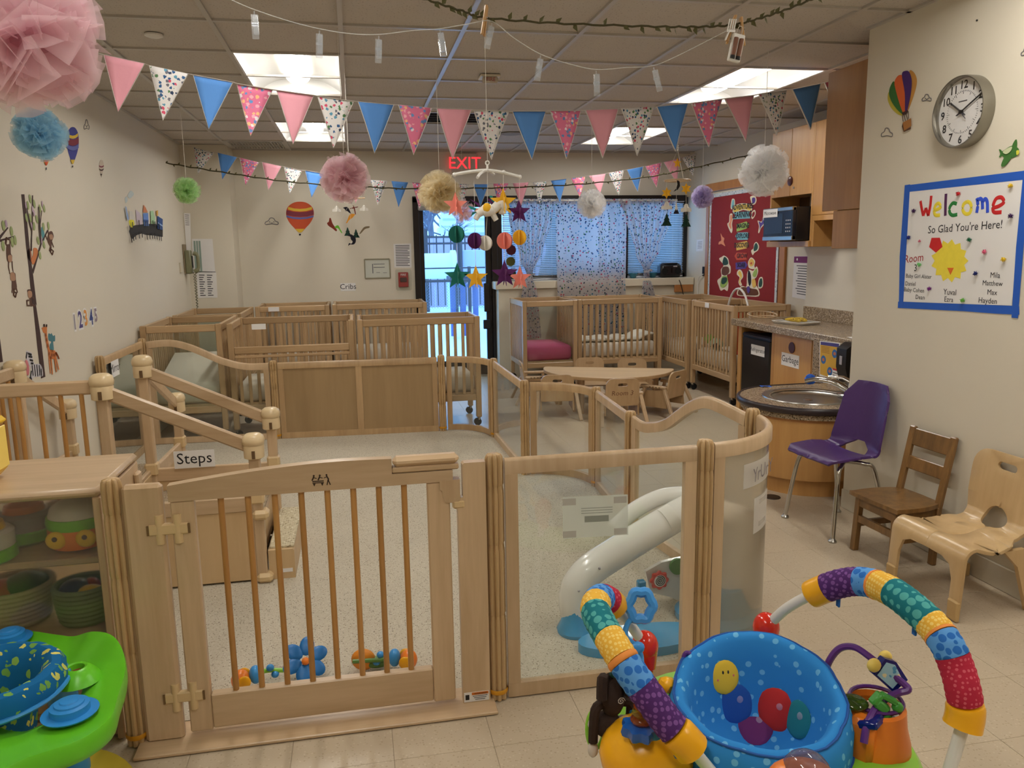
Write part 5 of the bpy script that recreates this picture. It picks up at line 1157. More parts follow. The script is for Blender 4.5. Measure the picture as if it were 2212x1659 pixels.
# toddler chairs: plywood back with hand slot, seat, two arms, splayed legs
ply = wood('toddler_chair_ply', rgb(178, 146, 106), rgb(200, 170, 130), 0.36, axis=2, scale=6)
def tchair(x, y, rz, lab, text=False):
    t = thing('toddler_chair', lab, 'chair', (x, y, 0), rz, 'toddler chairs around the half round table'); t.scale = (1.09, 1.09, 1.09)   # faces +y locally
    w, hb_ = 0.135, 0.215
    out = [(-w, 0.0), (w, 0.0), (w, 0.12)] + [(w-0.055+0.055*math.cos(a), 0.16+0.055*math.sin(a)) for a in [PI/2*k/6 for k in range(7)]] + [(-w+0.055+0.055*math.cos(a), 0.16+0.055*math.sin(a)) for a in [PI/2+PI/2*k/6 for k in range(7)]]
    slot = [(0.04*c, s) for c, s in ()] or ([(0.026+0.013*math.cos(a), 0.165+0.013*math.sin(a)) for a in [-PI/2+PI*k/6 for k in range(7)]] + [(-0.026+0.013*math.cos(a), 0.165+0.013*math.sin(a)) for a in [PI/2+PI*k/6 for k in range(7)]])
    bk = part(t, 'backrest', bent_sheet(out, [slot], lambda u, v: (u, -0.10-0.16*v, 0.155+v)), ply); solid(bk, 0.012)
    part(t, 'seat', B((0, 0.03, 0.152), (0.26, 0.27, 0.014), 0.004), ply)
    for s in (-1, 1):
        part(t, 'side_board', MB().prism([(s*0.128, -0.11, 0.07), (s*0.128, 0.15, 0.07), (s*0.128, 0.14, 0.20), (s*0.128, -0.09, 0.22)], (s*0.012, 0, 0)), ply)
        a = part(t, 'armrest', MB().bar((s*0.155, -0.11, 0.245), (s*0.15, 0.13, 0.245), 0.045, 0.022, 0.007), maple)
        part(t, 'leg', MB().bar((s*0.152, -0.09, 0.24), (s*0.185, -0.20, 0.0), 0.024, 0.03, 0.004, upv=(1, 0, 0)), maple)
        part(t, 'leg', MB().bar((s*0.152, 0.09, 0.24), (s*0.18, 0.17, 0.0), 0.024, 0.03, 0.004, upv=(1, 0, 0)), maple)
        for k in range(4): part(a, 'peg_hole', MB().cyl((s*0.155-0.002*s+s*0.0205, -0.06+0.03*k, 0.245), (s*0.1785, -0.06+0.03*k, 0.245), 0.005, n=8), plain('peg_dark', rgb(70, 50, 30), 0.7))
    if text: part(bk, 'lettering', text_mb('Room 3', 0.055, (0, -0.1185, 0.235), (1, 0, 0), (0, -0.16, 1), 0.001, shear=0.1), plain('pencil_brown', rgb(116, 78, 50), 0.7), label='handwritten Room 3')
    part(bk, 'brand_mark', B((0, -0.1275, 0.297), (0.028, 0.001, 0.012), rot=rot3(0.16, 0, 0)), plain('burnt_brand', rgb(52, 34, 20), 0.7))
def at36(px, py): q = PZ(px, py, 0.40); return q.x, q.y
x, y = at36(1347, 818); tchair(x, y+0.13, math.radians(-4), 'toddler chair with handwritten Room 3, nearest at the table', True)
x, y = at36(1462, 802); tchair(x-0.07, y+0.11, math.radians(36), 'toddler chair turned sideways at the right end of the table')
x, y = at36(1208, 810); tchair(x, y+0.13, math.radians(-8), 'toddler chair behind the curved panel, left front of table')
x, y = at36(1130, 782); tchair(x+0.12, y, math.radians(-95), 'toddler chair at the left end of the table, seen edge on')
x, y = at36(1272, 773); tchair(x, y-0.13, math.radians(176), 'toddler chair on the far side of the table, left one')
x, y = at36(1362, 776); tchair(x, y-0.13, math.radians(172), 'toddler chair on the far side of the table, right one')

# ---------------------------------------------------------------- chairs along the right wall (each faces the pen, towards -x)
purp = plain('purple_chair_plastic', rgb(72, 42, 104), 0.38, var=0.04, bump=0.1)
t = thing('plastic_chair', 'purple moulded plastic chair with chrome legs by the sink', 'chair', (2.445, 3.66, 0), math.radians(5))
def pmap(u, v):            # v along the shell from the front lip to the top of the back
    if v < 0.30: x = -0.15+v*0.8333; z = 0.405+0.012*math.cos((v)/0.30*PI*0.5)-0.018*(max(0, 0.05-v)/0.05)**2-0.03*max(0, v-0.2)
    elif v < 0.42:
        a = (v-0.30)/0.12*math.radians(74); r = 0.0929; x = 0.10+r*math.sin(a); z = 0.4005+r*(1-math.cos(a))
    else: d = v-0.42; x = 0.1893+d*0.19; z = 0.4678+d*0.975
    side = abs(u)/0.2
    if v > 0.42: x -= 0.055*side**2.2
    elif v > 0.3: x -= 0.055*side**2.2*(v-0.3)/0.12; z += 0.03*side**2*(1-(v-0.3)/0.12)
    else: z += 0.028*side**2.4*(v/0.3)
    return (x, u, z)
po = [(-0.165, 0.0), (-0.08, 0.0), (0.0, 0.0), (0.08, 0.0), (0.165, 0.0), (0.20, 0.05), (0.205, 0.20), (0.19, 0.30), (0.185, 0.42), (0.17, 0.60), (0.165, 0.66), (0.135, 0.70), (0.105, 0.735), (0.06, 0.737), (0.02, 0.738), (-0.02, 0.738), (-0.06, 0.737), (-0.105, 0.735), (-0.135, 0.70), (-0.165, 0.66), (-0.17, 0.60), (-0.185, 0.42), (-0.19, 0.30), (-0.205, 0.20), (-0.20, 0.05)]
ph = [(-0.105, 0.325), (0.105, 0.325), (0.085, 0.375), (0.03, 0.415), (-0.03, 0.415), (-0.085, 0.375)]
o = part(t, 'seat_shell', bent_sheet(po, [ph], pmap, [-0.16, -0.12, -0.08, -0.04, 0, 0.04, 0.08, 0.12, 0.16], [0.02+0.02*k for k in range(35)]), purp, True, ang=60); solid(o, 0.012, bev=0.003)
for sy in (-1, 1):
    part(t, 'front_leg', MB().tube(spline([(0.02, sy*0.08, 0.385), (-0.05, sy*0.14, 0.375), (-0.085, sy*0.165, 0.33), (-0.125, sy*0.20, 0.012)], 5), 0.0115, 10), chrome, True)
    part(t, 'rear_leg', MB().tube(spline([(0.02, sy*0.08, 0.385), (0.10, sy*0.13, 0.375), (0.15, sy*0.155, 0.33), (0.21, sy*0.185, 0.012)], 5), 0.0115, 10), chrome, True)
    for x in (-0.125, 0.21): part(t, 'glide', MB().lathe([(0.02, 0), (0.021, 0.008), (0.012, 0.018), (0.01, 0.024)], 14, c=(x, sy*(0.20 if x < 0 else 0.185), 0)), steel, True)
part(t, 'under_frame', MB().cyl((0.02, -0.09, 0.385), (0.02, 0.09, 0.385), 0.011, n=8), chrome, True)
# oak school chair
t = thing('wooden_chair', 'brown oak child chair with two back slats in the middle', 'chair', (2.525, 3.21, 0), math.radians(3))
so = [(-0.155, -0.14), (-0.16, 0.14), (-0.14, 0.158), (-0.02, 0.165), (0.09, 0.14), (0.12, 0.10), (0.12, -0.10), (0.09, -0.14), (-0.02, -0.165), (-0.14, -0.158)]
part(t, 'seat', MB().prism([Vector((p[0], p[1], 0.282)) for p in spline([(a, b, 0) for a, b in so], 4, True)], (0, 0, 0.02)), oak, True)
for s in (-1, 1):
    part(t, 'front_leg', MB().bar((-0.125, s*0.125, 0.28), (-0.135, s*0.135, 0.0), 0.032, 0.032, 0.004, upv=(0, 1, 0)), oak)
    part(t, 'back_post', MB().bar((0.09, s*0.128, 0.0), (0.10, s*0.128, 0.285), 0.026, 0.034, 0.004, upv=(0, 1, 0)), oak)
    part(t, 'back_post', MB().bar((0.10, s*0.128, 0.27), (0.165, s*0.128, 0.615), 0.026, 0.036, 0.006, upv=(0, 1, 0)), oak)
    part(t, 'seat_rail', MB().bar((-0.12, s*0.122, 0.255), (0.10, s*0.122, 0.255), 0.018, 0.045), oak); part(t, 'stretcher', MB().bar((-0.13, s*0.13, 0.14), (0.095, s*0.128, 0.14), 0.016, 0.03), oak)
part(t, 'seat_rail', MB().bar((-0.128, -0.12, 0.255), (-0.128, 0.12, 0.255), 0.018, 0.045), oak); part(t, 'stretcher', MB().bar((-0.132, -0.12, 0.17), (-0.132, 0.12, 0.17), 0.016, 0.035), oak)
for z, h in ((0.565, 0.085), (0.44, 0.065)):
    xx = 0.10+0.065*(z-0.27)/0.345; part(t, 'back_slat', B((xx, 0, z), (0.016, 0.235, h), 0.004, rot3(0, 0.185, 0)), oak)
# bent plywood chair
bent = wood('bent_birch_ply', rgb(194, 161, 114), rgb(212, 181, 134), 0.3, axis=2, scale=5, coat=0.3)
t = thing('bentwood_chair', 'pale bent plywood chair with round hole in its back', 'chair', (2.49, 2.765, 0), 0)
def bmap(u, v):            # v=0 at the floor end of the front legs, up, over the seat, up the back
    if v < 0.245: x = -0.185-0.0+0.015*(v/0.245); z = v+0.004
    elif v < 0.245+0.0785: a = (v-0.245)/0.05; x = -0.17+0.05*(1-math.cos(a)); z = 0.249+0.05*math.sin(a)
    elif v < 0.54:
        d = v-0.3235; x = -0.12+d; z = 0.299-0.022*math.sin(min(1, d/0.2)*PI)
    elif v < 0.54+0.09: a = (v-0.54)/0.09*math.radians(70); r = 0.0737; x = 0.0965+r*math.sin(a); z = 0.2995+r*(1-math.cos(a))
    else: d = v-0.63; x = 0.1658+0.15*d; z = 0.348+0.985*d
    return (x, u, z)
w0 = 0.215
bo = [(-w0, 0.0), (-w0+0.052, 0.0), (-w0+0.055, 0.16), (-w0+0.075, 0.215), (-w0+0.12, 0.235), (0, 0.243), (w0-0.12, 0.235), (w0-0.075, 0.215), (w0-0.055, 0.16), (w0-0.052, 0.0), (w0, 0.0), (w0, 0.42), (w0-0.02, 0.50), (0.16, 0.545), (0.155, 0.58), (0.165, 0.63), (0.18, 0.70), (0.185, 0.78)]
bo += [(0.105+0.08*math.cos(a), 0.82+0.08*math.sin(a)) for a in [PI/2*k/6 for k in range(7)]] + [(-0.105+0.08*math.cos(a), 0.82+0.08*math.sin(a)) for a in [PI/2+PI/2*k/6 for k in range(7)]]
bo += [(-0.185, 0.78), (-0.18, 0.70), (-0.165, 0.63), (-0.155, 0.58), (-0.16, 0.545), (-w0+0.02, 0.50), (-w0, 0.42)]
slot = [(0.035+0.016*math.cos(a), 0.845+0.016*math.sin(a)) for a in [-PI/2+PI*k/6 for k in range(7)]] + [(-0.035+0.016*math.cos(a), 0.845+0.016*math.sin(a)) for a in [PI/2+PI*k/6 for k in range(7)]]
hole = [(0.062*math.cos(a), 0.605+0.058*math.sin(a)*(1.15 if math.sin(a) > 0 else 0.8)) for a in [2*PI*k/28 for k in range(28)]]
o = part(t, 'seat_and_back', bent_sheet(bo, [slot, hole], bmap, [-0.1, 0, 0.1], [0.1, 0.2]+[0.245+0.0098*k for k in range(9)]+[0.34+0.02*k for k in range(10)]+[0.54+0.011*k for k in range(9)]+[0.7, 0.8]), bent, True, ang=50); solid(o, 0.014, bev=0.002)
for s in (-1, 1):
    lg_ = part(t, 'rear_leg', MB().prism([(0.03, s*0.17, 0.27), (0.13, s*0.17, 0.275), (0.205, s*0.17, 0.0), (0.165, s*0.17, 0.0), (0.10, s*0.17, 0.20)], (0, s*0.02, 0)), bent)
    part(lg_, 'foot_sleeve', B((0.184, s*0.18, 0.03), (0.048, 0.028, 0.06), 0.006), plain('tan_foot_sleeve', rgb(196, 164, 112), 0.4))
    part(t, 'foot_sleeve', B((-0.185, s*(w0-0.026), 0.045), (0.02, 0.058, 0.086), 0.006), plain('tan_foot_sleeve', rgb(196, 164, 112), 0.4))
for s in (-1, 1): part(t, 'screw_cap', MB().ell((0.02, s*0.05, 0.281), (0.012, 0.022, 0.003), 10, 5), plain('screw_gold', rgb(224, 196, 140), 0.3), True)
# ---------------------------------------------------------------- curtains, radio and bowls at the window
PRINT = [rgb(60, 96, 140), rgb(206, 84, 110), rgb(56, 70, 96), rgb(96, 150, 176), rgb(90, 130, 90), rgb(110, 110, 120)]
curt = printed('alphabet_print_curtain', rgb(218, 214, 216), PRINT, 32, 0.32, 0.9, through=0.68, fill=0.95)
def wx(px, py, y): return PY(px, py, y)
CY = YB-0.10
def curtain(lab, left, right, folds, depth, tie=None, flat=0.0):
    """left and right: pixel outlines from rod to hem; folds run along the drop"""
    t = thing('curtain', lab, 'curtain', (0, 0, 0), 0, 'printed curtains')
    n = 60; rows = []; m = 26
    def interp(pts, v):
        for (a, b) in zip(pts, pts[1:]):
            if a[1] <= v <= b[1]: return a[0]+(b[0]-a[0])*sm((v-a[1])/(b[1]-a[1])) if b[1] > a[1] else a[0]
        return pts[-1][0]
    y0, y1 = left[0][1], left[-1][1]
    for i in range(m+1):
        v = y0+(y1-y0)*i/m; l, r = interp(left, v), interp(right, v); row = []
        z = None
        for j in range(n+1):
            u = j/n; yb_ = CY-0.03-(0.145 if v > 598 else 0.0); p = PY(l+(r-l)*u, v, yb_); wdt = 1.0
            if tie and abs(v-tie) < 60: wdt = 0.35+0.65*abs(v-tie)/60
            fl = 1.0-flat*(1 if 0.12 < u < 0.62 else 0)
            row.append((p.x, yb_-depth*(0.5 if v > 598 else 1)*fl*wdt*(0.5+0.5*math.sin(2*PI*folds*u+0.6*math.sin(i*0.3))), p.z))
        rows.append(row)
    part(t, 'cloth', MB().sheet(rows), curt, True, ang=180)
    if tie:
        l, r = interp(left, tie), interp(right, tie); a, b = PY(l, tie, CY), PY(r, tie, CY); c = (a+b)/2
        part(t, 'tie_band', MB().tube([(c.x+(b.x-a.x)*0.52*math.cos(w_), CY-0.055+0.045*math.sin(w_), c.z+0.008*math.cos(w_)) for w_ in [2*PI*k/20 for k in range(20)]], 0.016, 6, closed=True), curt, True)
    # gathered heading
    l, r = left[0][0], right[0][0]; g = []
    for i in range(3):
        row = []
        for j in range(n*2+1):
            p = PY(l+(r-l)*j/(2*n), y0-2+6*i, CY); row.append((p.x, CY-0.045-0.018*math.sin(2*PI*folds*2.5*j/(2*n)), p.z))
        g.append(row)
    part(t, 'heading', MB().sheet(g), curt, True, ang=180)
curtain('printed curtain tied back beside the glass door', [(1090, 432), (1098, 470), (1122, 560), (1138, 592), (1126, 640), (1128, 730)], [(1196, 432), (1192, 470), (1172, 540), (1150, 592), (1162, 640), (1168, 730)], 7, 0.05, tie=594)
curtain('flat printed curtain hanging over the middle of the window', [(1197, 432), (1200, 520), (1204, 640), (1206, 735)], [(1352, 432), (1351, 520), (1351, 640), (1355, 735)], 5, 0.045, flat=0.85)
curtain('printed curtain tied back beside the black radio', [(1336, 432), (1350, 470), (1372, 550), (1390, 584), (1386, 640), (1390, 740)], [(1456, 432), (1444, 480), (1424, 540), (1402, 584), (1414, 640), (1420, 740)], 7, 0.05, tie=585)
a, b = PY(1085, 433, CY-0.05), PY(1462, 433, CY-0.05)
t = thing('curtain_rod', 'thin curtain rod across the top of the window', 'curtain rod', (0, 0, 0)); part(t, 'rod', MB().cyl(a, b, 0.012, n=10), whp, True)
for q in (a, b): part(t, 'bracket', B((q.x, (q.y+YB)/2, q.z), (0.02, YB-q.y, 0.03), 0.003), whp)
part(t, 'blind_valance', B((2.88, YB-0.02, 2.085), (2.3, 0.05, 0.07), 0.004), bronze)
# radio
zs = 1.131
q = PZ(1455, 598, zs)
t = thing('radio', 'black radio standing on the window ledge', 'radio', (3.78, YB-0.13, zs))
part(t, 'body', B((0, 0, 0.085), (0.27, 0.16, 0.165), 0.03), blackp, True); part(t, 'lid', B((0, 0, 0.172), (0.18, 0.13, 0.015), 0.007), plain('radio_grey', rgb(70, 76, 88), 0.3), True)
for s in (-1, 1): part(t, 'speaker', MB().cyl((s*0.085, -0.081, 0.08), (s*0.085, -0.084, 0.08), 0.04, n=20), plain('speaker_cloth', rgb(14, 14, 16), 0.9))
part(t, 'disc_slot', B((0, -0.082, 0.09), (0.012, 0.004, 0.06), 0.001), plain('radio_dark', rgb(8, 8, 10), 0.2)); part(t, 'display', B((0.045, -0.082, 0.135), (0.05, 0.003, 0.016)), gry)
solo('radio_cable', 'black radio cable hanging below the window ledge', 'cable', MB().tube(spline([(3.86, YB-0.22, 1.12), (3.88, YB-0.255, 1.06), (3.93, YB-0.25, 0.9), (3.99, YB-0.23, 0.8)], 6), 0.005, 6), blackp, True)
for k, px in enumerate((1370, 1412)):
    q = PY(px, 592, YB-0.14)
    t = thing('bowl', ('blue green bowl on the ledge left of the tied curtain', 'blue green bowl on the ledge right of the tied curtain')[k], 'bowl', (q.x, YB-0.10, zs)); part(t, 'dish', MB().lathe([(0.03, 0.0), (0.035, 0.004), (0.06, 0.06), (0.055, 0.06), (0.032, 0.01)], 20), plain('teal_bowl', rgb(46, 110, 130), 0.3), True)
# ---------------------------------------------------------------- baby jumper, bottom right
def proj(q):
    v = Vector(q)-O0; z = v.dot(fw); return 1106+FPX*v.dot(rt)/z, 829.5-FPX*v.dot(up)/z
purpp = plain('purple_toy_plastic', rgb(96, 48, 130), 0.3, var=0.03); amber = plain('amber_yellow_plastic', rgb(248, 180, 24), 0.28, var=0.02); limep = plain('lime_plastic', rgb(140, 204, 60), 0.3, var=0.02)
rblu = plain('royal_blue_plastic', rgb(28, 92, 176), 0.22, var=0.02, coat=0.4); redp = plain('glossy_red_plastic', rgb(222, 44, 26), 0.18, var=0.02, coat=0.4); blk = blackp
def dots(name, base, dot, scale, size=0.34, rnd=0.0): return printed(name, base, [dot, dot], scale, size, 0.85, fill=1.1, warp=0.05, rnd=rnd)
fab = {'purple': dots('purple_dot_fabric', rgb(84, 46, 110), rgb(128, 84, 152), 75, 0.42), 'blue': dots('blue_disc_fabric', rgb(96, 160, 226), rgb(46, 112, 196), 48, 0.46), 'yellow': dots('yellow_check_fabric', rgb(240, 186, 70), rgb(248, 214, 120), 110, 0.42),
       'teal': dots('teal_scale_fabric', rgb(30, 120, 130), rgb(86, 172, 168), 45, 0.47), 'red': dots('red_dot_fabric', rgb(186, 44, 68), rgb(214, 96, 110), 100, 0.34), 'orange': plain('orange_fabric_ring', rgb(240, 150, 70), 0.85)}
J = thing('baby_jumper', 'baby activity jumper with blue seat and two fabric covered arches', 'baby jumper', (0, 0, 0))
JC = Vector((0.90, 1.57))
def arch(pts, segs, foot):
    P = [PZ(px, py, z) for px, py, z in pts]; S = spline(P, 8)
    a = part(J, 'arch_tube', MB().tube(S+[Vector(foot)], 0.0135, 10), whp, True)
    part(a, 'foot', MB().ell((foot[0], foot[1], 0.02), (0.04, 0.04, 0.02), 14, 6), plain('grey_foot', rgb(120, 120, 124), 0.6), True)
    n = len(S)
    for k0, k1, c, r in segs:
        sl = S[int(k0*8):int(k1*8)+1]
        if c == 'cap':
            m = len(sl); rs = [r*0.6]+[r*0.95]+[r]*(m-3)+[r*1.02] if m > 3 else [r]*m
            part(a, 'end_cap', MB().tube(sl, rs, 16), amber, True)
        else:
            m = len(sl); rs = [r*(1+0.025*math.sin(2.3*q)) for q in range(m)]
            part(a, 'fabric_sleeve', MB().tube(sl, rs, 16), fab[c], True, ang=80)
    return a, S
R_ = 0.036
aL, SL = arch([(1393, 1395, 0.46), (1362, 1350, 0.53), (1334, 1316, 0.585), (1317, 1299, 0.615), (1300, 1292, 0.635), (1289, 1302, 0.65), (1287, 1322, 0.65), (1303, 1355, 0.64), (1330, 1400, 0.62), (1358, 1445, 0.59), (1402, 1505, 0.54), (1442, 1560, 0.49), (1478, 1598, 0.455), (1512, 1638, 0.41), (1556, 1690, 0.35)],
     [(2, 3, 'cap', R_), (3, 4, 'red', R_), (4, 5, 'blue', R_), (5, 6, 'yellow', R_), (6, 7.6, 'teal', R_), (7.6, 8.6, 'yellow', R_), (8.6, 8.8, 'orange', R_*1.02), (8.8, 9.7, 'blue', R_), (9.7, 11.4, 'purple', R_), (11.4, 12.5, 'cap', R_*1.08)], (0.82, 1.30, 0.02))
aR, SR = arch([(1655, 1355, 0.48), (1697, 1316, 0.55), (1745, 1288, 0.60), (1785, 1270, 0.635), (1822, 1259, 0.66), (1856, 1256, 0.675), (1890, 1262, 0.685), (1930, 1280, 0.69), (1968, 1308, 0.685), (2012, 1348, 0.665), (2045, 1392, 0.64), (2066, 1440, 0.60), (2080, 1490, 0.56), (2085, 1540, 0.51), (2070, 1600, 0.45), (2052, 1660, 0.39), (2030, 1740, 0.31)],
     [(2, 3, 'cap', R_), (3, 5, 'purple', R_), (5, 6, 'blue', R_), (6, 6.15, 'orange', R_*1.02), (6.15, 7.1, 'yellow', R_), (7.1, 8.9, 'teal', R_), (8.9, 9.5, 'yellow', R_), (9.5, 9.7, 'orange', R_*1.02), (9.7, 10.6, 'blue', R_), (10.6, 12.5, 'red', R_), (12.5, 13.6, 'cap', R_*1.08)], (1.28, 1.16, 0.02))
for S, ks in ((SL, (22, 68, 92)), (SR, (30, 66, 90))):
    for k in ks:
        p = S[k]; part(J, 'fabric_loop', MB().box(p+Vector((0, 0, -0.045)), (0.006, 0.014, 0.035), bev=0.002), plain('blue_webbing', rgb(40, 110, 190), 0.8))
for (px, py, z), s in (((1393, 1395, 0.46), -1), ((1655, 1355, 0.48), 1)):
    q = PZ(px, py, z); b = part(J, 'ball_joint', MB().ell(q, (0.036, 0.036, 0.042), 18, 12), redp, True)
    part(b, 'joint_skirt', MB().tube([q+Vector((0, 0, -0.02)), q+Vector((0.0, -0.01, -0.06))], [0.034, 0.026], 16), redp, True)
    dn = Vector((q.x+0.01, q.y+0.02, 0.0)); part(J, 'rear_post', MB().tube([q, Vector((q.x+0.012*s, q.y-0.01, 0.30)), Vector((q.x-0.06*s*-1, q.y+0.03, 0.02))], 0.0135, 10), whp, True)
    part(J, 'collar', MB().cyl(q+Vector((0.003, -0.002, -0.085)), q+Vector((0.004, -0.003, -0.068)), 0.019, n=14), org, True)
# green tray ring
part(J, 'tray', MB().lathe([(0.17, 0.315), (0.19, 0.345), (0.30, 0.345), (0.345, 0.335), (0.36, 0.31), (0.35, 0.285), (0.30, 0.275), (0.18, 0.28), (0.17, 0.315)], 44, c=(JC.x, JC.y, 0), cap=False, fn=lambda w, z: 1+0.03*math.cos(3*w)), limep, True)
for w_ in (0.4, 1.9, 3.5, 4.6): part(J, 'leg', MB().tube([(JC.x+0.31*math.cos(w_), JC.y+0.31*math.sin(w_), 0.29), (JC.x+0.33*math.cos(w_), JC.y+0.33*math.sin(w_), 0.02)], 0.018, 10), whp, True)
# padded seat: bucket with a raised back
seatm = dots('blue_bubble_seat', rgb(50, 138, 212), rgb(112, 186, 232), 36, 0.27, 0.6)
BA = math.atan2(0.463, 0.285)
def seat_pt(w_, s):        # s: 0 hem outside, .35 rim, 1 bottom inside
    bk = 0.5+0.5*math.cos(w_-BA); top = 0.43+0.085*bk**1.5
    prof = [(0.0, 0.212, 0.33), (0.15, 0.212, top-0.05), (0.28, 0.20, top-0.008), (0.36, 0.182, top+0.006), (0.46, 0.165, top-0.01), (0.62, 0.148, top-0.09-0.02*bk), (0.82, 0.125, 0.30), (1.0, 0.07, 0.26)]
    for a, b in zip(prof, prof[1:]):
        if s <= b[0]:
            f = (s-a[0])/(b[0]-a[0]); r, z = a[1]+(b[1]-a[1])*f, a[2]+(b[2]-a[2])*f; break
    cr = 1+0.012*math.sin(9*w_)*(1 if s < 0.6 else 0.6)+0.005*math.sin(23*w_)
    return Vector((JC.x-0.005+r*cr*math.cos(w_), JC.y+0.01+r*cr*math.sin(w_)*1.02, z))
NW = 64; SS = [0, 0.08, 0.15, 0.21, 0.28, 0.32, 0.36, 0.41, 0.46, 0.54, 0.62, 0.72, 0.82, 0.91, 1.0]
vs_ = [seat_pt(2*PI*j/NW, s) for s in SS for j in range(NW)]
fs_ = [(i*NW+j, i*NW+(j+1) % NW, (i+1)*NW+(j+1) % NW, (i+1)*NW+j) for i in range(len(SS)-1) for j in range(NW)]
st = part(J, 'seat', MB().add(vs_, fs_), seatm, True, label='blue padded seat with bubble print', ang=180)
for s, nm in ((0.30, 'piping'), (0.02, 'hem')):
    part(st, nm, MB().tube([seat_pt(2*PI*j/NW, s)*1.0+Vector((0, 0, 0.002)) for j in range(NW)], 0.0035 if s > 0.1 else 0.006, 6, closed=True), plain('navy_piping', rgb(26, 84, 160), 0.8), True)
for k in range(40):       # black and white checked trim under the hem
    w0_, w1_ = 2*PI*k/40, 2*PI*(k+1)/40; a, b = seat_pt(w0_, 0), seat_pt(w1_, 0)
    part(st, 'check_patch', MB().prism([a, b, b-Vector((0, 0, 0.022)), a-Vector((0, 0, 0.022))], ((a+b)/2-Vector((JC.x, JC.y, a.z))).normalized()*0.002), black if k % 2 else white)
cand = [(w_*2*PI/100, 0.38+0.6*k/34) for w_ in range(100) for k in range(35)]
def seat_patch(name, px, py, rw, rh, m, par=st, lift=0.003, lab=None):
    best = None
    for w_, s in cand:
        q = seat_pt(w_, s)
        n_ = (seat_pt(w_+0.02, s)-seat_pt(w_-0.02, s)).cross(seat_pt(w_, min(1, s+0.02))-seat_pt(w_, s-0.02)).normalized()
        if n_.dot(O0-q) < 0: n_ = -n_
        inward = (Vector((JC.x, JC.y, q.z))-q).dot(n_)
        if inward < 0: continue
        x, y = proj(q); d = (x-px)**2+(y-py)**2
        if best is None or d < best[0]: best = (d, q, n_)
    _, q, n_ = best; ux = n_.cross(Vector((0, 0, 1))).normalized(); uy = ux.cross(n_)
    R3 = Matrix((ux, uy, n_)).transposed()
    return part(par, name, MB().ell(q+n_*lift, (rw, rh, 0.007), 20, 8, R3), m, True, label=lab), q+n_*(lift+0.007), ux, uy, n_
for px, py, r, m in ((1592, 1520, 0.046, plain('felt_royal', rgb(26, 84, 170), 0.85)), (1630, 1568, 0.046, plain('felt_plum', rgb(112, 40, 104), 0.85)), (1676, 1530, 0.05, plain('felt_red', rgb(206, 44, 40), 0.85)), (1722, 1552, 0.042, plain('felt_teal', rgb(24, 128, 138), 0.85))):
    o, q, ux, uy, n_ = seat_patch('round_patch', px, py, r, r*1.1, m)
    part(o, 'shine_patch', MB().ell(q+ux*-0.008+uy*0.012-n_*0.003, (0.011, 0.012, 0.004), 12, 6, Matrix((ux, uy, n_)).transposed()), plain('felt_light_'+m.name[5:], tuple(list(Vector(m.node_tree.nodes['Mix'].inputs[6].default_value[:3])*0.6+Vector((0.25, 0.2, 0.25)))+[1]), 0.85), True)
o, q, ux, uy, n_ = seat_patch('smile_patch', 1563, 1458, 0.038, 0.044, plain('felt_yellow', rgb(244, 204, 60), 0.85), lift=0.006, lab='yellow smiling patch')
R3 = Matrix((ux, uy, n_)).transposed()
for s in (-1, 1):
    part(o, 'eye', MB().ell(q+ux*0.007*s+uy*0.014-n_*0.003, (0.0035, 0.006, 0.004), 8, 6, R3), black, True); part(o, 'cheek', MB().ell(q+ux*0.02*s-uy*0.004*s-n_*0.004, (0.007, 0.007, 0.003), 10, 6, R3), plain('felt_pink', rgb(236, 120, 110), 0.85), True)
part(o, 'smile', MB().tube([q+ux*0.02*math.cos(a)+uy*(0.022*math.sin(a)+0.0)-n_*0.003 for a in [PI*1.1+PI*0.8*k/10 for k in range(11)]], 0.0016, 5), black, True)
# toy stations round the tray
def stp(px, py, z): return PZ(px, py, z)
q = stp(1400, 1615, 0.36); s1 = part(J, 'yellow_station', MB().ell((q.x, q.y, 0.35), (0.115, 0.10, 0.085), 24, 12), amber, True)
q = stp(1385, 1575, 0.44)
g = MB().lathe([(0.02, -0.012), (0.04, -0.01), (0.043, 0.0), (0.04, 0.012), (0.02, 0.016)], 40, c=q, fn=lambda w, z: 1+0.12*math.cos(8*w)); gr = part(J, 'gear_dial', g, rblu, True)
glow = acrylic('amber_clear_bead', tint=(0.95, 0.45, 0.2, 1), haze=0.35, hazecol=(0.85, 0.2, 0.05, 1)); glow2 = acrylic('olive_clear_bead', tint=(0.8, 0.8, 0.3, 1), haze=0.35, hazecol=(0.6, 0.5, 0.08, 1))
for k in range(4): part(gr, 'clear_bead', MB().ell(q+Vector((0, 0, 0.024+0.017*k)), (0.025-0.003*k, 0.025-0.003*k, 0.011), 16, 8), (glow, glow2)[k % 2] if k < 3 else redp, True)
q = stp(1363, 1530, 0.42); part(J, 'blue_post', MB().lathe([(0.028, -0.075), (0.03, -0.07), (0.013, -0.06), (0.012, 0.02)], 16, c=q), blu, True)
q0 = stp(1378, 1400, 0.50); c = stp(1384, 1308, 0.60)
st2 = part(J, 'blue_stem', MB().tube(spline([stp(1365, 1540, 0.42), stp(1385, 1440, 0.46), q0, stp(1352, 1375, 0.53), stp(1357, 1345, 0.56), c-Vector((0.01, 0, 0.03))], 6), 0.007, 8), blu, True)
ring = [c+rt*(0.030*math.cos(a)*(1+0.08*math.cos(6*a)))+up*(0.036*math.sin(a)*(1+0.08*math.cos(6*a))) for a in [2*PI*k/36 for k in range(36)]]
part(st2, 'cloud_ring', MB().tube(ring, 0.013, 8, closed=True), plain('cloud_blue_plastic', rgb(74, 158, 232), 0.3), True)
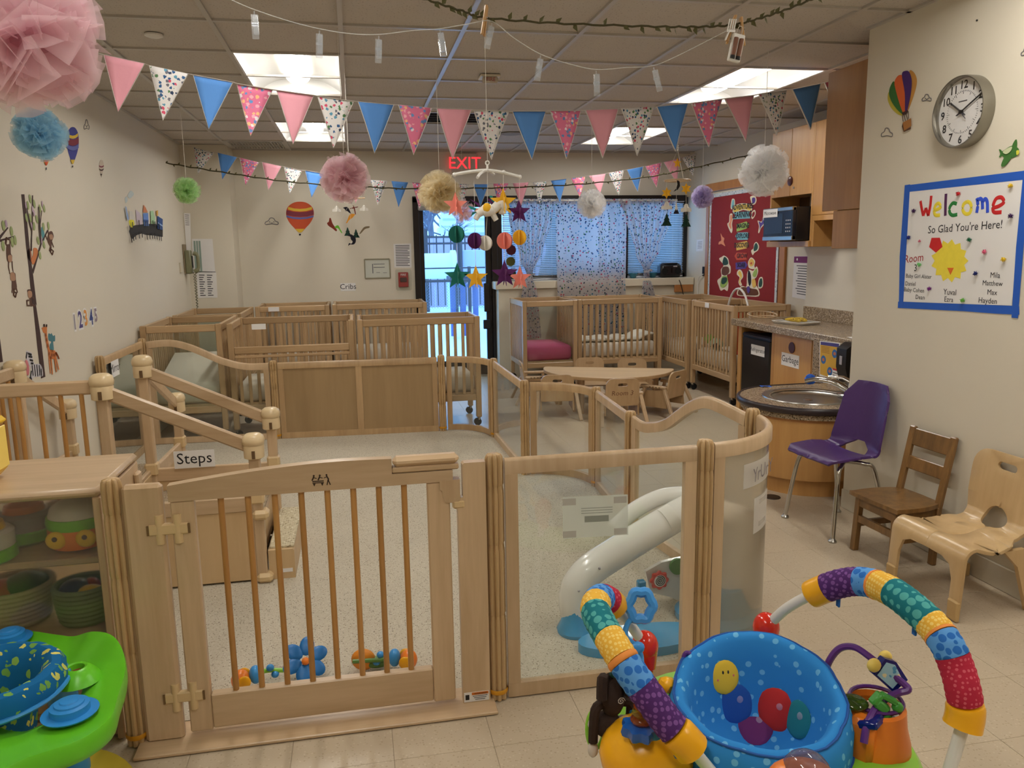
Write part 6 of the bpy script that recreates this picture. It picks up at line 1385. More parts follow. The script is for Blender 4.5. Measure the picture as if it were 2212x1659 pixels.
q = stp(1375, 1400, 0.50); part(st2, 'leaf', MB().ell(q, (0.022, 0.012, 0.018), 12, 8), plain('cloud_blue_plastic', rgb(74, 158, 232), 0.3), True)
q = stp(1440, 1480, 0.44); part(J, 'yellow_toy', B(q, (0.055, 0.035, 0.04), 0.012, rot3(0.3, 0.5, 0.6)), amber, True)
q = stp(1484, 1455, 0.43); pr_ = part(J, 'purple_peg', MB().cyl(q, q+Vector((0, 0, 0.025)), 0.008, n=10), purpp, True); part(pr_, 'peg_ring', MB().tube([q+Vector((0, 0, 0.042))+rt*0.010*math.cos(a)+up*0.015*math.sin(a) for a in [2*PI*k/18 for k in range(18)]], 0.0055, 8, closed=True), purpp, True)
q = stp(1290, 1575, 0.36); part(J, 'lime_hook', MB().tube([q+rt*(0.02*math.cos(a)-0.004)+up*0.045*math.sin(a) for a in [2*PI*k/20 for k in range(20)]], 0.006, 8, closed=True), limep, True)
# hanging plush monkey
mk = thing('plush_monkey', 'dark brown plush monkey hanging upside down from the jumper', 'soft toy', (0, 0, 0))
q = stp(1322, 1500, 0.46); pb = plain('plush_dark_brown', rgb(52, 36, 28), 0.95, bump=0.6, bscale=90); pw = plain('plush_cream', rgb(214, 206, 196), 0.95)
part(mk, 'body', MB().ell(q, (0.032, 0.032, 0.055), 16, 12), pb, True); part(mk, 'head', MB().ell(q+Vector((-0.012, 0.0, -0.075)), (0.034, 0.032, 0.032), 16, 10), pb, True)
part(mk, 'strap', MB().tube([SL[72], q+Vector((0, 0, 0.05))], 0.008, 8), plain('plush_teal_strap', rgb(30, 100, 90), 0.8), True)
for s in (-1, 1):
    part(mk, 'arm', MB().tube(spline([q+Vector((0.02*s, 0, -0.02)), q+Vector((0.045*s, -0.01, -0.03)), q+Vector((0.04*s-0.01, -0.01, -0.11))], 4), 0.012, 8), pb, True); part(mk, 'leg', MB().tube(spline([q+Vector((0.015*s, 0, 0.035)), q+Vector((0.03*s, -0.02, 0.055)), q+Vector((0.035*s, -0.03, 0.01))], 4), 0.013, 8), pb, True)
    part(mk, 'paw', MB().ell(q+Vector((0.04*s-0.01, -0.01, -0.13)), (0.013, 0.012, 0.02), 10, 8), pw, True)
    part(mk, 'ear', MB().ell(q+Vector((-0.012+0.036*s, 0.0, -0.07)), (0.012, 0.008, 0.014), 10, 6), pw, True)
sp = MB().tube([q+Vector((0.012+0.010*(1-k/14)*math.cos(k*0.9), -0.032, 0.0+0.010*(1-k/14)*math.sin(k*0.9))) for k in range(14)], 0.0012, 4); part(mk, 'belly_swirl', sp, pw)
# orange station, right
q = stp(1885, 1590, 0.36); oc = Vector((q.x, q.y, 0))
os_ = part(J, 'orange_station', MB().lathe([(0.085, 0.33), (0.082, 0.36), (0.072, 0.40), (0.068, 0.44), (0.06, 0.445), (0.055, 0.42)], 30, c=oc), org, True)
part(os_, 'mirror_disc', MB().cyl(oc+Vector((0.01, 0.01, 0.425)), oc+Vector((0.01, 0.01, 0.43)), 0.056, n=26), mirror); part(os_, 'rim', MB().tube([oc+Vector((0.01+0.058*math.cos(a), 0.01+0.058*math.sin(a), 0.447)) for a in [2*PI*k/26 for k in range(26)]], 0.005, 6, closed=True), purpp, True)
part(os_, 'front_block', B(oc+Vector((-0.045, -0.03, 0.385)), (0.07, 0.06, 0.11), 0.012, rot3(0, 0, 0.6)), org, True)
part(os_, 'green_lens', MB().ell(oc+Vector((-0.055, 0.0, 0.455)), (0.032, 0.032, 0.012), 20, 8), acrylic('olive_lens', tint=(0.35, 0.5, 0.2, 1), haze=0.5, hazecol=(0.1, 0.2, 0.03, 1)), True)
part(os_, 'blue_book', B(oc+Vector((-0.045, -0.05, 0.435)), (0.05, 0.045, 0.018), 0.004, rot3(-0.35, 0, 0.6)), plain('navy_gloss', rgb(20, 34, 120), 0.15), True); part(os_, 'red_button', B(oc+Vector((-0.075, 0.05, 0.45)), (0.02, 0.02, 0.03), 0.005), redp, True)
tb = [stp(1783, 1470, 0.44), stp(1788, 1435, 0.48), stp(1812, 1402, 0.52), stp(1845, 1398, 0.535), stp(1880, 1420, 0.53), stp(1910, 1445, 0.51), stp(1950, 1475, 0.49), stp(1962, 1490, 0.48), stp(1940, 1497, 0.47), stp(1910, 1512, 0.46), stp(1888, 1535, 0.45), stp(1872, 1570, 0.43), stp(1866, 1605, 0.40)]
tp_ = part(os_, 'purple_loop', MB().tube(spline(tb, 6), 0.0085, 8), purpp, True)
q = stp(1920, 1458, 0.505); part(os_, 'blue_block', MB().prism([q+rt*a+up*b for a, b in ((-0.035, 0.0), (-0.008, 0.038), (0.018, 0.03), (0.045, -0.012), (0.012, -0.042))], fw*0.028), plain('navy_gloss', rgb(20, 34, 120), 0.15)); part(os_, 'picture_face', MB().prism([q+rt*a+up*b-fw*0.001 for a, b in ((-0.028, 0.0), (-0.006, 0.03), (0.014, 0.024), (0.03, -0.008), (0.008, -0.032))], -fw*0.001), printed('picture_sticker', rgb(170, 214, 236), [rgb(70, 130, 200), rgb(240, 230, 190), rgb(90, 160, 210)], 90, 0.45, 0.4))
for px, py in ((1888, 1437), (1912, 1420)): part(os_, 'yellow_bead', MB().ell(stp(px, py, 0.53), (0.017, 0.013, 0.017), 14, 8), plain('pale_yellow', rgb(250, 220, 110), 0.4), True)
q = stp(1903, 1520, 0.465); gm = MB(); gm.ell(q-rt*0.0+up*-0.026+rt*0.012, 0.013, 12, 8); gm.ell(q+rt*0.038-up*0.008, 0.013, 12, 8); gm.bar(q-rt*0.012+up*0.006, q+rt*0.014-up*0.016, 0.022, 0.022, 0.004); gm.bar(q-rt*0.022+up*0.0, q+rt*0.0+up*0.024, 0.022, 0.016, 0.004); gm.bar(q+up*0.022, q+rt*0.036+up*0.002, 0.02, 0.012, 0.003); part(os_, 'music_note', gm, plain('note_green', rgb(70, 160, 60), 0.35), True)
# front station with clear dome
q = stp(1735, 1688, 0.45); ds = part(J, 'dome_station', MB().ell(q, (0.072, 0.045, 0.045), 22, 12, rot3(0, 0, -0.35)), org, True)
part(ds, 'clear_dome', MB().ell(q+Vector((0.005, 0, 0.014)), (0.050, 0.047, 0.05), 22, 12), acrylic('smoky_dome', tint=(0.7, 0.7, 0.75, 1), haze=0.35, hazecol=(0.3, 0.28, 0.4, 1)), True)

# ---------------------------------------------------------------- green activity saucer, bottom left
EC = Vector((-0.955, 2.06)); EZ = 0.40
t = thing('activity_saucer', 'green baby activity saucer with leaf print seat', 'activity saucer', (0, 0, 0))
vg = plain('vivid_green_plastic', rgb(104, 200, 36), 0.32, var=0.02)
lob = [PZ(px, py, z) for px, py, z in ((-90, 1400, EZ), (42, 1369, EZ), (120, 1376, EZ), (160, 1380, EZ), (200, 1370, EZ+0.03), (240, 1376, EZ+0.035), (264, 1402, EZ+0.03), (274, 1450, EZ+0.01), (258, 1510, EZ), (240, 1560, EZ), (175, 1608, EZ), (60, 1648, EZ), (-60, 1690, EZ), (-200, 1640, EZ), (-230, 1480, EZ))]
lob = spline(lob, 4, True); n = len(lob); cc = sum(lob, Vector((0, 0, 0)))/n
rings = [(0.42, -0.03), (0.55, -0.012), (0.72, 0.0), (0.88, 0.003), (0.95, 0.008), (0.985, 0.010), (1.0, 0.0), (1.0, -0.03), (0.985, -0.045), (0.95, -0.05)]
vs_ = []
for s, dz in rings:
    for p in lob:
        q = cc+(p-cc)*s; q.z = p.z*min(1, max(0, (s-0.6)/0.35))+EZ*(1-min(1, max(0, (s-0.6)/0.35)))+dz; vs_.append(q)
part(t, 'tray', MB().add(vs_, [(i*n+j, i*n+(j+1) % n, (i+1)*n+(j+1) % n, (i+1)*n+j) for i in range(len(rings)-1) for j in range(n)]), vg, True, ang=70)
q = PZ(168, 1465, EZ); mp_ = part(t, 'cup_mound', MB().lathe([(0.06, -0.004), (0.05, 0.012), (0.034, 0.03), (0.026, 0.034), (0.02, 0.032), (0.018, 0.012)], 26, c=q), vg, True); part(mp_, 'red_well', MB().cyl(q+Vector((0, 0, 0.012)), q+Vector((0, 0, 0.018)), 0.021, n=20), plain('dark_red_well', rgb(130, 30, 26), 0.5))
for nm, (px, py), rr in (('stacked_dial', (152, 1540), 1.0), ('stacked_dial', (22, 1382), 0.9)):
    q = PZ(px, py, EZ+0.012); part(t, nm, MB().lathe([(0.062*rr, 0), (0.064*rr, 0.004), (0.045*rr, 0.006), (0.044*rr, 0.022), (0.034*rr, 0.025), (0.033*rr, 0.029), (0.022*rr, 0.031), (0.02*rr, 0.034), (0.004, 0.036)], 30, c=q), plain('dial_blue', rgb(40, 140, 216), 0.45), True)
leafm = printed('leaf_print_seat', rgb(22, 104, 160), [rgb(150, 190, 90), rgb(120, 170, 80), rgb(220, 214, 110)], 30, 0.36, 0.85, fill=0.95, squash=(1, 1.6, 1))
sc = PZ(-25, 1490, EZ+0.03)
sv = []; pf = [(0.175, -0.01), (0.178, 0.02), (0.165, 0.045), (0.145, 0.05), (0.125, 0.035), (0.11, -0.02), (0.095, -0.12)]
part(t, 'seat', MB().lathe(pf, 44, c=sc, cap=False, fn=lambda w, z: 1+0.015*math.sin(13*w)), leafm, True, label='blue seat with green leaf print'); part(t, 'seat_hem', MB().tube(arc(sc, 0.178, 0, 2*PI*43/44, 43, sc.z-0.006), 0.006, 6, closed=True), blu, True)
q = PZ(170, 1640, 0.30)
for w_ in (-0.9, 1.2, 3.3): part(t, 'leg', MB().cyl((EC.x+0.235*math.cos(w_), EC.y+0.235*math.sin(w_), 0.03), (EC.x+0.225*math.cos(w_), EC.y+0.225*math.sin(w_), EZ-0.03), 0.045, 0.037, n=18), blu, True)
yb = plain('base_yellow_plastic', rgb(240, 206, 70), 0.35); part(t, 'base_dish', MB().lathe([(0.10, 0.035), (0.24, 0.03), (0.29, 0.05), (0.305, 0.06), (0.31, 0.045), (0.29, 0.012), (0.20, 0.0)], 44, c=(EC.x, EC.y, 0), cap=True), yb, True)

# ---------------------------------------------------------------- white activity arch inside the pen
t = thing('activity_arch', 'white plastic activity arch with blue feet inside the pen', 'activity toy', (0, 0, 0))
wg = plain('arch_white_plastic', rgb(238, 236, 230), 0.22, var=0.02, coat=0.3)
pth = spline([(0.80, 2.83, 0.06), (0.79, 2.83, 0.15), (0.845, 2.84, 0.235), (0.98, 2.86, 0.305), (1.14, 2.885, 0.375), (1.27, 2.90, 0.43), (1.34, 2.90, 0.45), (1.40, 2.90, 0.42), (1.415, 2.89, 0.30), (1.40, 2.88, 0.06)], 6)
part(t, 'arch', MB().tube(pth, [0.055]*8+[0.058]*(len(pth)-8), 20, flat=1.1), wg, True)
part(t, 'upper_ridge', MB().tube(spline([(1.0, 2.97, 0.36), (1.10, 2.985, 0.43), (1.22, 2.99, 0.475), (1.34, 2.98, 0.48)], 6), 0.035, 12), wg, True)
i0 = 26
part(t, 'band', MB().tube(pth[i0:i0+3], 0.0605, 20, flat=1.1), plain('band_cream', rgb(236, 234, 226), 0.3), True)
for k, off in ((14, Vector((0, -0.058, 0.015))), (9, Vector((-0.012, -0.056, 0)))): part(t, 'screw', MB().ell(pth[k]+off, 0.006, 8, 6), gry, True)
fb = plain('foot_blue_plastic', rgb(44, 150, 204), 0.25, coat=0.3)
part(t, 'foot', MB().lathe([(0.075, 0.006), (0.078, 0.02), (0.06, 0.05), (0.048, 0.09), (0.046, 0.12)], 24, c=(0.79, 2.82, 0), sx=0.9), fb, True)
part(t, 'foot', MB().prism([(x, y, 0.006) for x, y in [(1.02+0.26*math.cos(a), 2.66+0.10*math.sin(a)) for a in [2*PI*k/28 for k in range(28)]]], (0, 0, 0.035)), fb, True); part(t, 'foot', MB().lathe([(0.16, 0.006), (0.16, 0.03), (0.10, 0.06), (0.06, 0.16)], 26, c=(1.355, 2.83, 0), sx=0.8, sy=0.8), fb, True)
pl = [PY(px, py, 2.99) for px, py in ((1395, 1235), (1430, 1215), (1475, 1205), (1530, 1215), (1540, 1330), (1500, 1318), (1450, 1290), (1405, 1280))]
part(t, 'play_panel', MB().prism(pl, (0, 0.02, 0)), wg)
c = PY(1423, 1252, 2.975); fl = part(t, 'flower_dial', MB().lathe([(0.038, 0), (0.04, 0.006), (0.036, 0.014)], 48, fn=lambda w, z: 1+0.10*math.cos(8*w)).xf(Matrix.Translation(c) @ Matrix.Rotation(PI/2, 4, 'X')), plain('dial_red', rgb(214, 66, 58), 0.4), True)
part(fl, 'spiral_disc', MB().cyl(c+Vector((0, -0.014, 0)), c+Vector((0, -0.016, 0)), 0.026, n=26), white)
part(fl, 'spiral', MB().tube([c+Vector((0.024*(k/50)*math.cos(k*0.42), -0.0165, 0.024*(k/50)*math.sin(k*0.42))) for k in range(51)], 0.0022, 4), black)
c = PY(1462, 1222, 2.975); part(t, 'green_dial', MB().cyl(c+Vector((0, -0.014, 0)), c, 0.035, n=24), plain('dial_green', rgb(70, 130, 50), 0.4), True)
part(t, 'blue_clip', B(PY(1385, 1268, 2.93), (0.035, 0.03, 0.06), 0.005), fb)
part(t, 'picture_sticker', B(PY(1448, 1133, 2.945), (0.045, 0.002, 0.03), rot=rot3(0, -0.5, 0)), white); part(t, 'gear_print', MB().tube([PY(1456, 1130, 2.94)+Vector((0.011*math.cos(a), 0, 0.011*math.sin(a))) for a in [2*PI*k/8 for k in range(8)]], 0.003, 5, closed=True), plain('teal_ink', rgb(40, 110, 120), 0.5))
g = [[(0.86+0.10*i/5+0.02*math.sin(j), 2.74+0.14*j/5, 0.01+0.012*abs(math.sin(i*1.7+j))) for j in range(6)] for i in range(6)]
part(t, 'white_mat', MB().sheet(g), plain('white_fabric', rgb(224, 220, 212), 0.8), True)

# ---------------------------------------------------------------- small toys on the carpet behind the gate
def flower_rattle(lab, x, y, rz, cols, petals):
    t = thing('rattle_toy', lab, 'toy', (x, y, 0.006), rz)
    a, b, c = cols
    e = part(t, 'head_ball', MB().ell((0, 0, 0.045), (0.032, 0.032, 0.036), 18, 12), a, True)
    for s in (-1, 1): part(e, 'face_disc', MB().ell((0.012, s*0.03, 0.048), (0.022, 0.008, 0.024), 16, 8), amber, True)
    part(t, 'blue_collar', MB().ell((0.05, 0, 0.055), (0.022, 0.03, 0.032), 16, 10), b, True)
    part(t, 'stem', MB().tube(spline([(0.06, 0, 0.06), (0.10, 0.01, 0.055), (0.15, 0.0, 0.05), (0.20, 0.0, 0.05)], 5), 0.008, 8), c, True)
    for k in range(2): part(t, 'bead', MB().ell((0.10+0.015*k, 0.0, 0.056+0.014*(1-2*k)), (0.014, 0.014, 0.012), 12, 8), b, True)
    if petals:
        for k in range(6):
            w_ = 2*PI*k/6+0.3; R3 = Matrix.Rotation(0.5, 3, 'X') @ Matrix.Rotation(w_, 3, 'Z')
            part(t, 'petal', MB().ell(Vector((0.22, 0, 0.075))+Matrix.Rotation(0.9, 3, 'X') @ Vector((0.048*math.cos(w_), 0.048*math.sin(w_), 0)), (0.034, 0.026, 0.006), 16, 6, Matrix.Rotation(0.9, 3, 'X') @ Matrix.Rotation(w_, 3, 'Z')), plain('petal_blue', rgb(20, 112, 186), 0.4), True)
        part(t, 'flower_centre', MB().ell((0.22, -0.01, 0.075), 0.014, 12, 8), org, True)
flower_rattle('blue petal rattle toy with orange head behind the gate', -0.455, 2.655, 0.15, (org, blu, limep), True)
flower_rattle('orange headed rattle toy with green body behind the gate', 0.125, 2.665, PI-0.1, (org, blu, plain('leaf_dark_green', rgb(90, 130, 60), 0.4)), False)
t = thing('leaf_toy', 'orange leaf shaped toy beside the orange headed rattle', 'toy', (-0.035, 2.70, 0.006))
part(t, 'leaf', MB().ell((0, 0, 0.045), (0.045, 0.02, 0.04), 16, 10, rot3(0, 0.5, 0)), plain('dull_orange', rgb(224, 140, 40), 0.4), True); part(t, 'body', MB().ell((0.05, 0, 0.03), (0.05, 0.022, 0.022), 14, 8), plain('leaf_dark_green', rgb(90, 130, 60), 0.4), True)
# ---------------------------------------------------------------- bunting
bpy.context.scene.cycles.transparent_max_bounces = 40
flag_m = {'pink': plain('bunting_pink', rgb(226, 158, 172), 0.9, var=0.03, bump=0.1), 'blue': plain('bunting_blue', rgb(84, 138, 206), 0.9, var=0.03, bump=0.1),
          'white': printed('bunting_letter_print', rgb(222, 218, 216), PRINT, 54, 0.38, 0.9, fill=0.95), 'print': printed('bunting_flower_print', rgb(222, 122, 154), [rgb(236, 226, 232), rgb(104, 150, 206), rgb(240, 176, 190), rgb(240, 190, 140), rgb(110, 140, 190)], 50, 0.42, 0.9, fill=0.9)}
edgem = plain('bunting_binding', rgb(206, 200, 194), 0.9)
CN = {'pink': 'plain pink', 'blue': 'plain blue', 'white': 'white letter print', 'print': 'pink flower print'}
def bunting(lab, rows, plane, order, ribbon_ext, curl=0.012):
    t = thing('bunting', lab, 'bunting', (0, 0, 0))
    def on(px, py):
        a, b = plane; n_ = Vector((-(b[1]-a[1]), b[0]-a[0], 0)); d = ray(px, py); s = n_.dot(Vector((a[0], a[1], 0)))/n_.dot(d); return O0+d*s
    a, b = plane; nn = Vector((-(b[1]-a[1]), b[0]-a[0], 0)).normalized()
    if nn.y > 0: nn = -nn
    rib = [on(*ribbon_ext[0])]
    for k, (x0, y0, x1, y1, tx, ty, c) in enumerate(rows):
        p0, p1, pt = on(x0, y0), on(x1, y1), on(tx, ty); rib += [p0, p1]
        grid = []; rnd = random.Random(k*7+len(rows)); cu = rnd.uniform(-1, 1)*curl; n = 8
        for i in range(n+1):
            s = i/n; row = []
            for j in range(5):
                u = j/4; q = (p0*(1-u)+p1*u)*(1-s)+pt*s
                row.append(q+nn*(cu*math.sin(PI*s*0.9)*(1-0.6*abs(u-0.5))+0.006*math.sin(3*s+k)))
            grid.append(row)
        f = part(t, 'pennant', MB().sheet(grid), flag_m[c], True, ang=180); solid(f, 0.0012)
        bw = (p1-p0).length*0.022
        ed = [g_[0] for g_ in grid[:-1]]+[grid[-1][2]]+[g_[-1] for g_ in grid[:-1]][::-1]
        part(f, 'binding', MB().tube(ed, bw, 4, flat=0.5, upv=nn), edgem, True)
    rib.append(on(*ribbon_ext[1]))
    part(t, 'ribbon', MB().tube(rib, (rows[3][2]-rows[3][0])*0.00004+0.003, 4, flat=0.4, upv=nn), edgem, True)
    return t
F = [(140, 98, 205, 114, 188, 148, 'print'), (224, 119, 312, 138, 255, 241, 'pink'), (322, 142, 406, 160, 352, 260, 'white'), (417, 162, 503, 178, 451, 279, 'blue'), (512, 181, 589, 194, 541, 294, 'print'), (598, 195, 678, 206, 632, 312, 'pink'), (686, 208, 764, 219, 720, 320, 'white'), (773, 220, 850, 227, 809, 331, 'blue'), (860, 227, 932, 234, 894, 334, 'print'), (943, 234, 1018, 237, 978, 343, 'pink'),
     (1024, 238, 1100, 240, 1062, 344, 'white'), (1108, 240, 1180, 240, 1148, 345, 'blue'), (1189, 239, 1255, 239, 1222, 343, 'print'), (1264, 238, 1335, 235, 1302, 341, 'pink'), (1341, 235, 1410, 231, 1377, 336, 'white'), (1418, 231, 1485, 224, 1460, 326, 'blue'), (1494, 223, 1560, 214, 1531, 317, 'print'), (1567, 213, 1629, 206, 1609, 306, 'pink'), (1640, 203, 1700, 194, 1676, 292, 'white'), (1711, 193, 1772, 181, 1751, 279, 'blue'), (1780, 179, 1832, 168, 1812, 260, 'print')]
bunting('front string of pink, blue and printed pennants across the room', F, ((-0.95, 3.75), (2.85, 4.72)), None, ((30, 70), (1850, 164)))
Bk = [(418, 318, 462, 330, 428, 376, 'white'), (470, 330, 512, 340, 480, 388, 'blue'), (518, 341, 559, 351, 530, 400, 'print'), (566, 350, 608, 359, 580, 411, 'pink'), (613, 360, 653, 368, 626, 419, 'white'), (659, 368, 700, 375, 673, 427, 'blue'), (706, 376, 746, 382, 722, 434, 'print'), (752, 383, 792, 388, 768, 440, 'pink'), (800, 389, 836, 391, 816, 443, 'white'), (845, 391, 882, 394, 861, 448, 'blue'), (890, 394, 925, 396, 906, 452, 'print'), (934, 396, 970, 397, 950, 452, 'pink'), (979, 397, 1013, 398, 995, 450, 'white'),
      (1022, 398, 1055, 398, 1038, 446, 'blue'), (1065, 397, 1098, 396, 1080, 452, 'print'), (1107, 396, 1142, 394, 1126, 445, 'pink'), (1151, 394, 1181, 391, 1166, 440, 'white'), (1190, 390, 1224, 386, 1209, 438, 'blue'), (1233, 385, 1265, 381, 1252, 427, 'print'), (1272, 380, 1308, 375, 1296, 420, 'pink'), (1314, 374, 1347, 368, 1337, 422, 'white'), (1354, 367, 1389, 360, 1378, 414, 'blue'), (1394, 359, 1429, 351, 1418, 405, 'print'), (1434, 350, 1470, 341, 1462, 395, 'pink'), (1473, 340, 1505, 331, 1496, 380, 'white')]
bunting('back string of pennants hanging near the far wall', Bk, ((-1.3, 8.55), (3.9, 8.75)), None, ((400, 312), (1512, 329)))

# ---------------------------------------------------------------- tulle pompoms
def pompom(px, py, y, rpx, col, lab, n=420, wide=0.95):
    c = PY(px, py, y); z = (c-O0).dot(fw); r = rpx*z/FPX; rnd = random.Random(int(px*31+py))
    t = thing('pompom', lab, 'pompom', c, 0, 'tulle pompoms on strings')
    m = sheer('tulle_'+col[0], rgb(*[int(255-(255-v)*0.45) for v in col[1]]), 0.42, 0.6); mb = MB()
    for k in range(n):
        d = Vector((rnd.gauss(0, 1), rnd.gauss(0, 1), rnd.gauss(0, 1))).normalized(); s = d.orthogonal().normalized(); s = (Matrix.Rotation(rnd.uniform(0, 6.28), 3, d) @ s)
        L = r*rnd.uniform(0.74, 1.04); w_ = r*rnd.uniform(0.14, 0.30)*wide; b = d.cross(s)*r*rnd.uniform(-0.12, 0.12)
        mb.add([d*r*0.08-s*w_*0.05, d*r*0.08+s*w_*0.05, d*L*0.55-s*w_*0.55+b, d*L*0.55+s*w_*0.55+b, d*L*0.97-s*w_+b*0.5, d*L+b*0.3, d*L*0.97+s*w_+b*0.5], [(0, 1, 3, 2), (2, 3, 6, 5, 4)])
    part(t, 'tulle_petals', mb, m)['kind'] = 'stuff'
    part(t, 'gathered_core', MB().ell((0, 0, 0), r*0.42, 16, 10), sheer('tulle_core_'+col[0], rgb(*[int(255-(255-v)*0.8) for v in (col[2] if len(col) > 2 else col[1])]), 0.35, 0.5), True)
    tz = CZ-c.z
    part(t, 'hanging_string', MB().cyl((0, 0, r*0.3), (0, 0, tz-0.002), 0.0016, n=5), stringm)
pompom(745, 384, 4.3, 54, ('pink', (236, 176, 190), (226, 130, 152)), 'pink tulle pompom hanging left of the exit sign')
pompom(45, 75, 1.55, 165, ('pink', (236, 176, 190), (226, 130, 152)), 'large pink tulle pompom filling the top left corner', 240, 1.5)
pompom(86, 290, 3.9, 56, ('sky', (92, 184, 228),), 'sky blue tulle pompom hanging beside the left wall')
pompom(404, 411, 6.4, 29, ('lime', (150, 216, 92),), 'lime green tulle pompom above the wall telephone')
pompom(950, 416, 5.0, 48, ('cream', (232, 208, 140),), 'pale yellow tulle pompom left of the mobile with stars')
pompom(1278, 441, 6.2, 32, ('white', (253, 253, 253),), 'small white tulle pompom in front of the middle curtain')
pompom(1650, 368, 4.45, 56, ('white', (253, 253, 253),), 'large white tulle pompom in front of the cabinets')
pompom(1517, 426, 6.9, 25, ('lilac', (160, 134, 206),), 'lilac tulle pompom left of the bulletin board')
pompom(1000, 456, 7.6, 27, ('peach', (238, 176, 170),), 'faint peach tulle pompom before the glass door', 120)

# ---------------------------------------------------------------- felt mobiles
felt = lambda n_, c: plain('felt_'+n_, rgb(*c), 0.95, var=0.04, scale=60, bump=0.1)
FE = {'salmon': felt('salmon', (238, 142, 128)), 'gold': felt('gold', (240, 186, 50)), 'plum': felt('plum_dark', (92, 34, 96)), 'teal': felt('teal_green', (30, 116, 104)), 'ivory': felt('ivory', (232, 228, 220)), 'pine': felt('pine', (20, 56, 44)), 'maroon': felt('maroon', (120, 42, 36)), 'orange': felt('dolphin_orange', (236, 160, 50)), 'lime': felt('dolphin_lime', (110, 196, 60)), 'grey': felt('dolphin_grey', (128, 112, 88)), 'ink': felt('orca_ink', (26, 26, 40)), 'brown': felt('seal_brown', (130, 50, 34))}
def fstar(c, r, n=5, inner=0.42, t_=0.1, tw=0.0):
    mb = MB()
    for a in (tw, tw+PI/2):       # two crossed felt stars
        ux = Vector((math.cos(a), math.sin(a), 0)); pts = []
        for k in range(2*n):
            w_ = PI/2+PI*k/n; rr = r if k % 2 == 0 else r*inner; pts.append(Vector(c)+ux*rr*math.cos(w_)+Vector((0, 0, rr*math.sin(w_))))
        mb.prism(pts, ux.cross(Vector((0, 0, 1)))*0.002)
    return mb
def fball(c, r): 
    mb = MB()
    for a in (0.2, 0.2+PI/3, 0.2+2*PI/3):
        ux = Vector((math.cos(a), math.sin(a), 0)); mb.prism([Vector(c)+ux*r*math.cos(w_)+Vector((0, 0, r*math.sin(w_))) for w_ in [2*PI*k/20 for k in range(20)]], ux.cross(Vector((0, 0, 1)))*0.002)
    return mb
def ftree(c, h, w_):
    mb = MB(); pr = [(0, 0.5), (0.16, 0.22), (0.10, 0.22), (0.30, -0.05), (0.20, -0.05), (0.5, -0.5)]
    for a in (0.1, 0.1+PI/2):
        ux = Vector((math.cos(a), math.sin(a), 0)); pts = [Vector(c)+ux*x*w_+Vector((0, 0, z*h)) for x, z in pr]+[Vector(c)-ux*x*w_+Vector((0, 0, z*h)) for x, z in pr[::-1][:-1]]
        mb.prism(pts, ux.cross(Vector((0, 0, 1)))*0.002)
    return mb
def fcloud(c, w_):
    mb = MB(); pts2 = spline([(-0.5, -0.28, 0), (-0.46, 0.0, 0), (-0.26, 0.05, 0), (-0.12, 0.33, 0), (0.12, 0.33, 0), (0.26, 0.05, 0), (0.46, 0.0, 0), (0.5, -0.28, 0)], 4)
    for a in (0.1, 0.1+PI/2): ux = Vector((math.cos(a), math.sin(a), 0)); mb.prism([Vector(c)+ux*p.x*w_+Vector((0, 0, p.y*w_)) for p in pts2], ux.cross(Vector((0, 0, 1)))*0.003)
    return mb
def hang(t, pts): part(t, 'string', MB().tube(pts, 0.0011, 4), stringm)
MY = 3.45; m_ = lambda px, py: PY(px, py, MY); u_ = m_(1100, 400).z-m_(1100, 401).z     # metres per pixel there
t = thing('star_mobile', 'felt mobile with white winged pony and stars, centre of room', 'mobile', (0, 0, 0))
ctr = m_(1053, 368); hang(t, [Vector((ctr.x, MY, CZ-0.003)), m_(1053, 350)])
part(t, 'hook', MB().tube([m_(1053, 352)+Vector((0.008*math.cos(a), 0, 0.008*math.sin(a))) for a in [2*PI*k/12 for k in range(12)]], 0.003, 6, closed=True), whp, True); part(t, 'swivel', MB().cyl(m_(1053, 356), m_(1053, 372), 0.005, n=8), whp, True)
part(t, 'arm', MB().tube(spline([m_(982, 377), m_(1015, 371), ctr, m_(1088, 373), m_(1123, 382)], 5), 0.007, 8), whp, True); part(t, 'arm', MB().tube(spline([m_(1022, 389)+Vector((0, -0.12, 0)), m_(1034, 377)+Vector((0, -0.06, 0)), ctr, m_(1075, 372)+Vector((0, 0.1, 0))], 5), 0.006, 8), whp, True)
for px, py in ((982, 377), (1123, 382), (1088, 372)): part(t, 'arm_tip', MB().ell(m_(px, py), 0.009, 10, 8), whp, True)
def drop(x, y0, items):
    pts = [m_(x, y0), m_(items[-1][1], items[-1][2])]; hang(t, pts)
    for kind, px, py, rp, col in items: part(t, 'felt_'+kind, (fstar if kind == 'star' else fball)(m_(px, py), rp*u_), FE[col])
drop(983, 378, [('star', 984, 443, 28, 'salmon'), ('ball', 986, 506, 19, 'teal'), ('star', 988, 597, 31, 'teal')])
drop(1087, 372, [('star', 1087, 437, 31, 'gold'), ('ball', 1090, 520, 19, 'salmon'), ('star', 1090, 592, 32, 'plum')])
drop(1122, 383, [('star', 1121, 458, 27, 'plum'), ('ball', 1122, 513, 17, 'gold'), ('star', 1123, 601, 28, 'salmon')])
drop(1024, 390, [('ball', 1026, 520, 18, 'plum'), ('star', 1028, 600, 28, 'gold')])
hang(t, [ctr, m_(1053, 450), m_(1049, 525)]); part(t, 'felt_ball', fball(m_(1048, 525), 17*u_), FE['ivory'])
pn = part(t, 'felt_pony', MB().tube(spline([m_(1030, 462), m_(1042, 456), m_(1058, 454), m_(1068, 450), m_(1076, 442)], 4), [0.02]*5+[0.027]*6+[0.02]*6, 12), FE['ivory'], True)
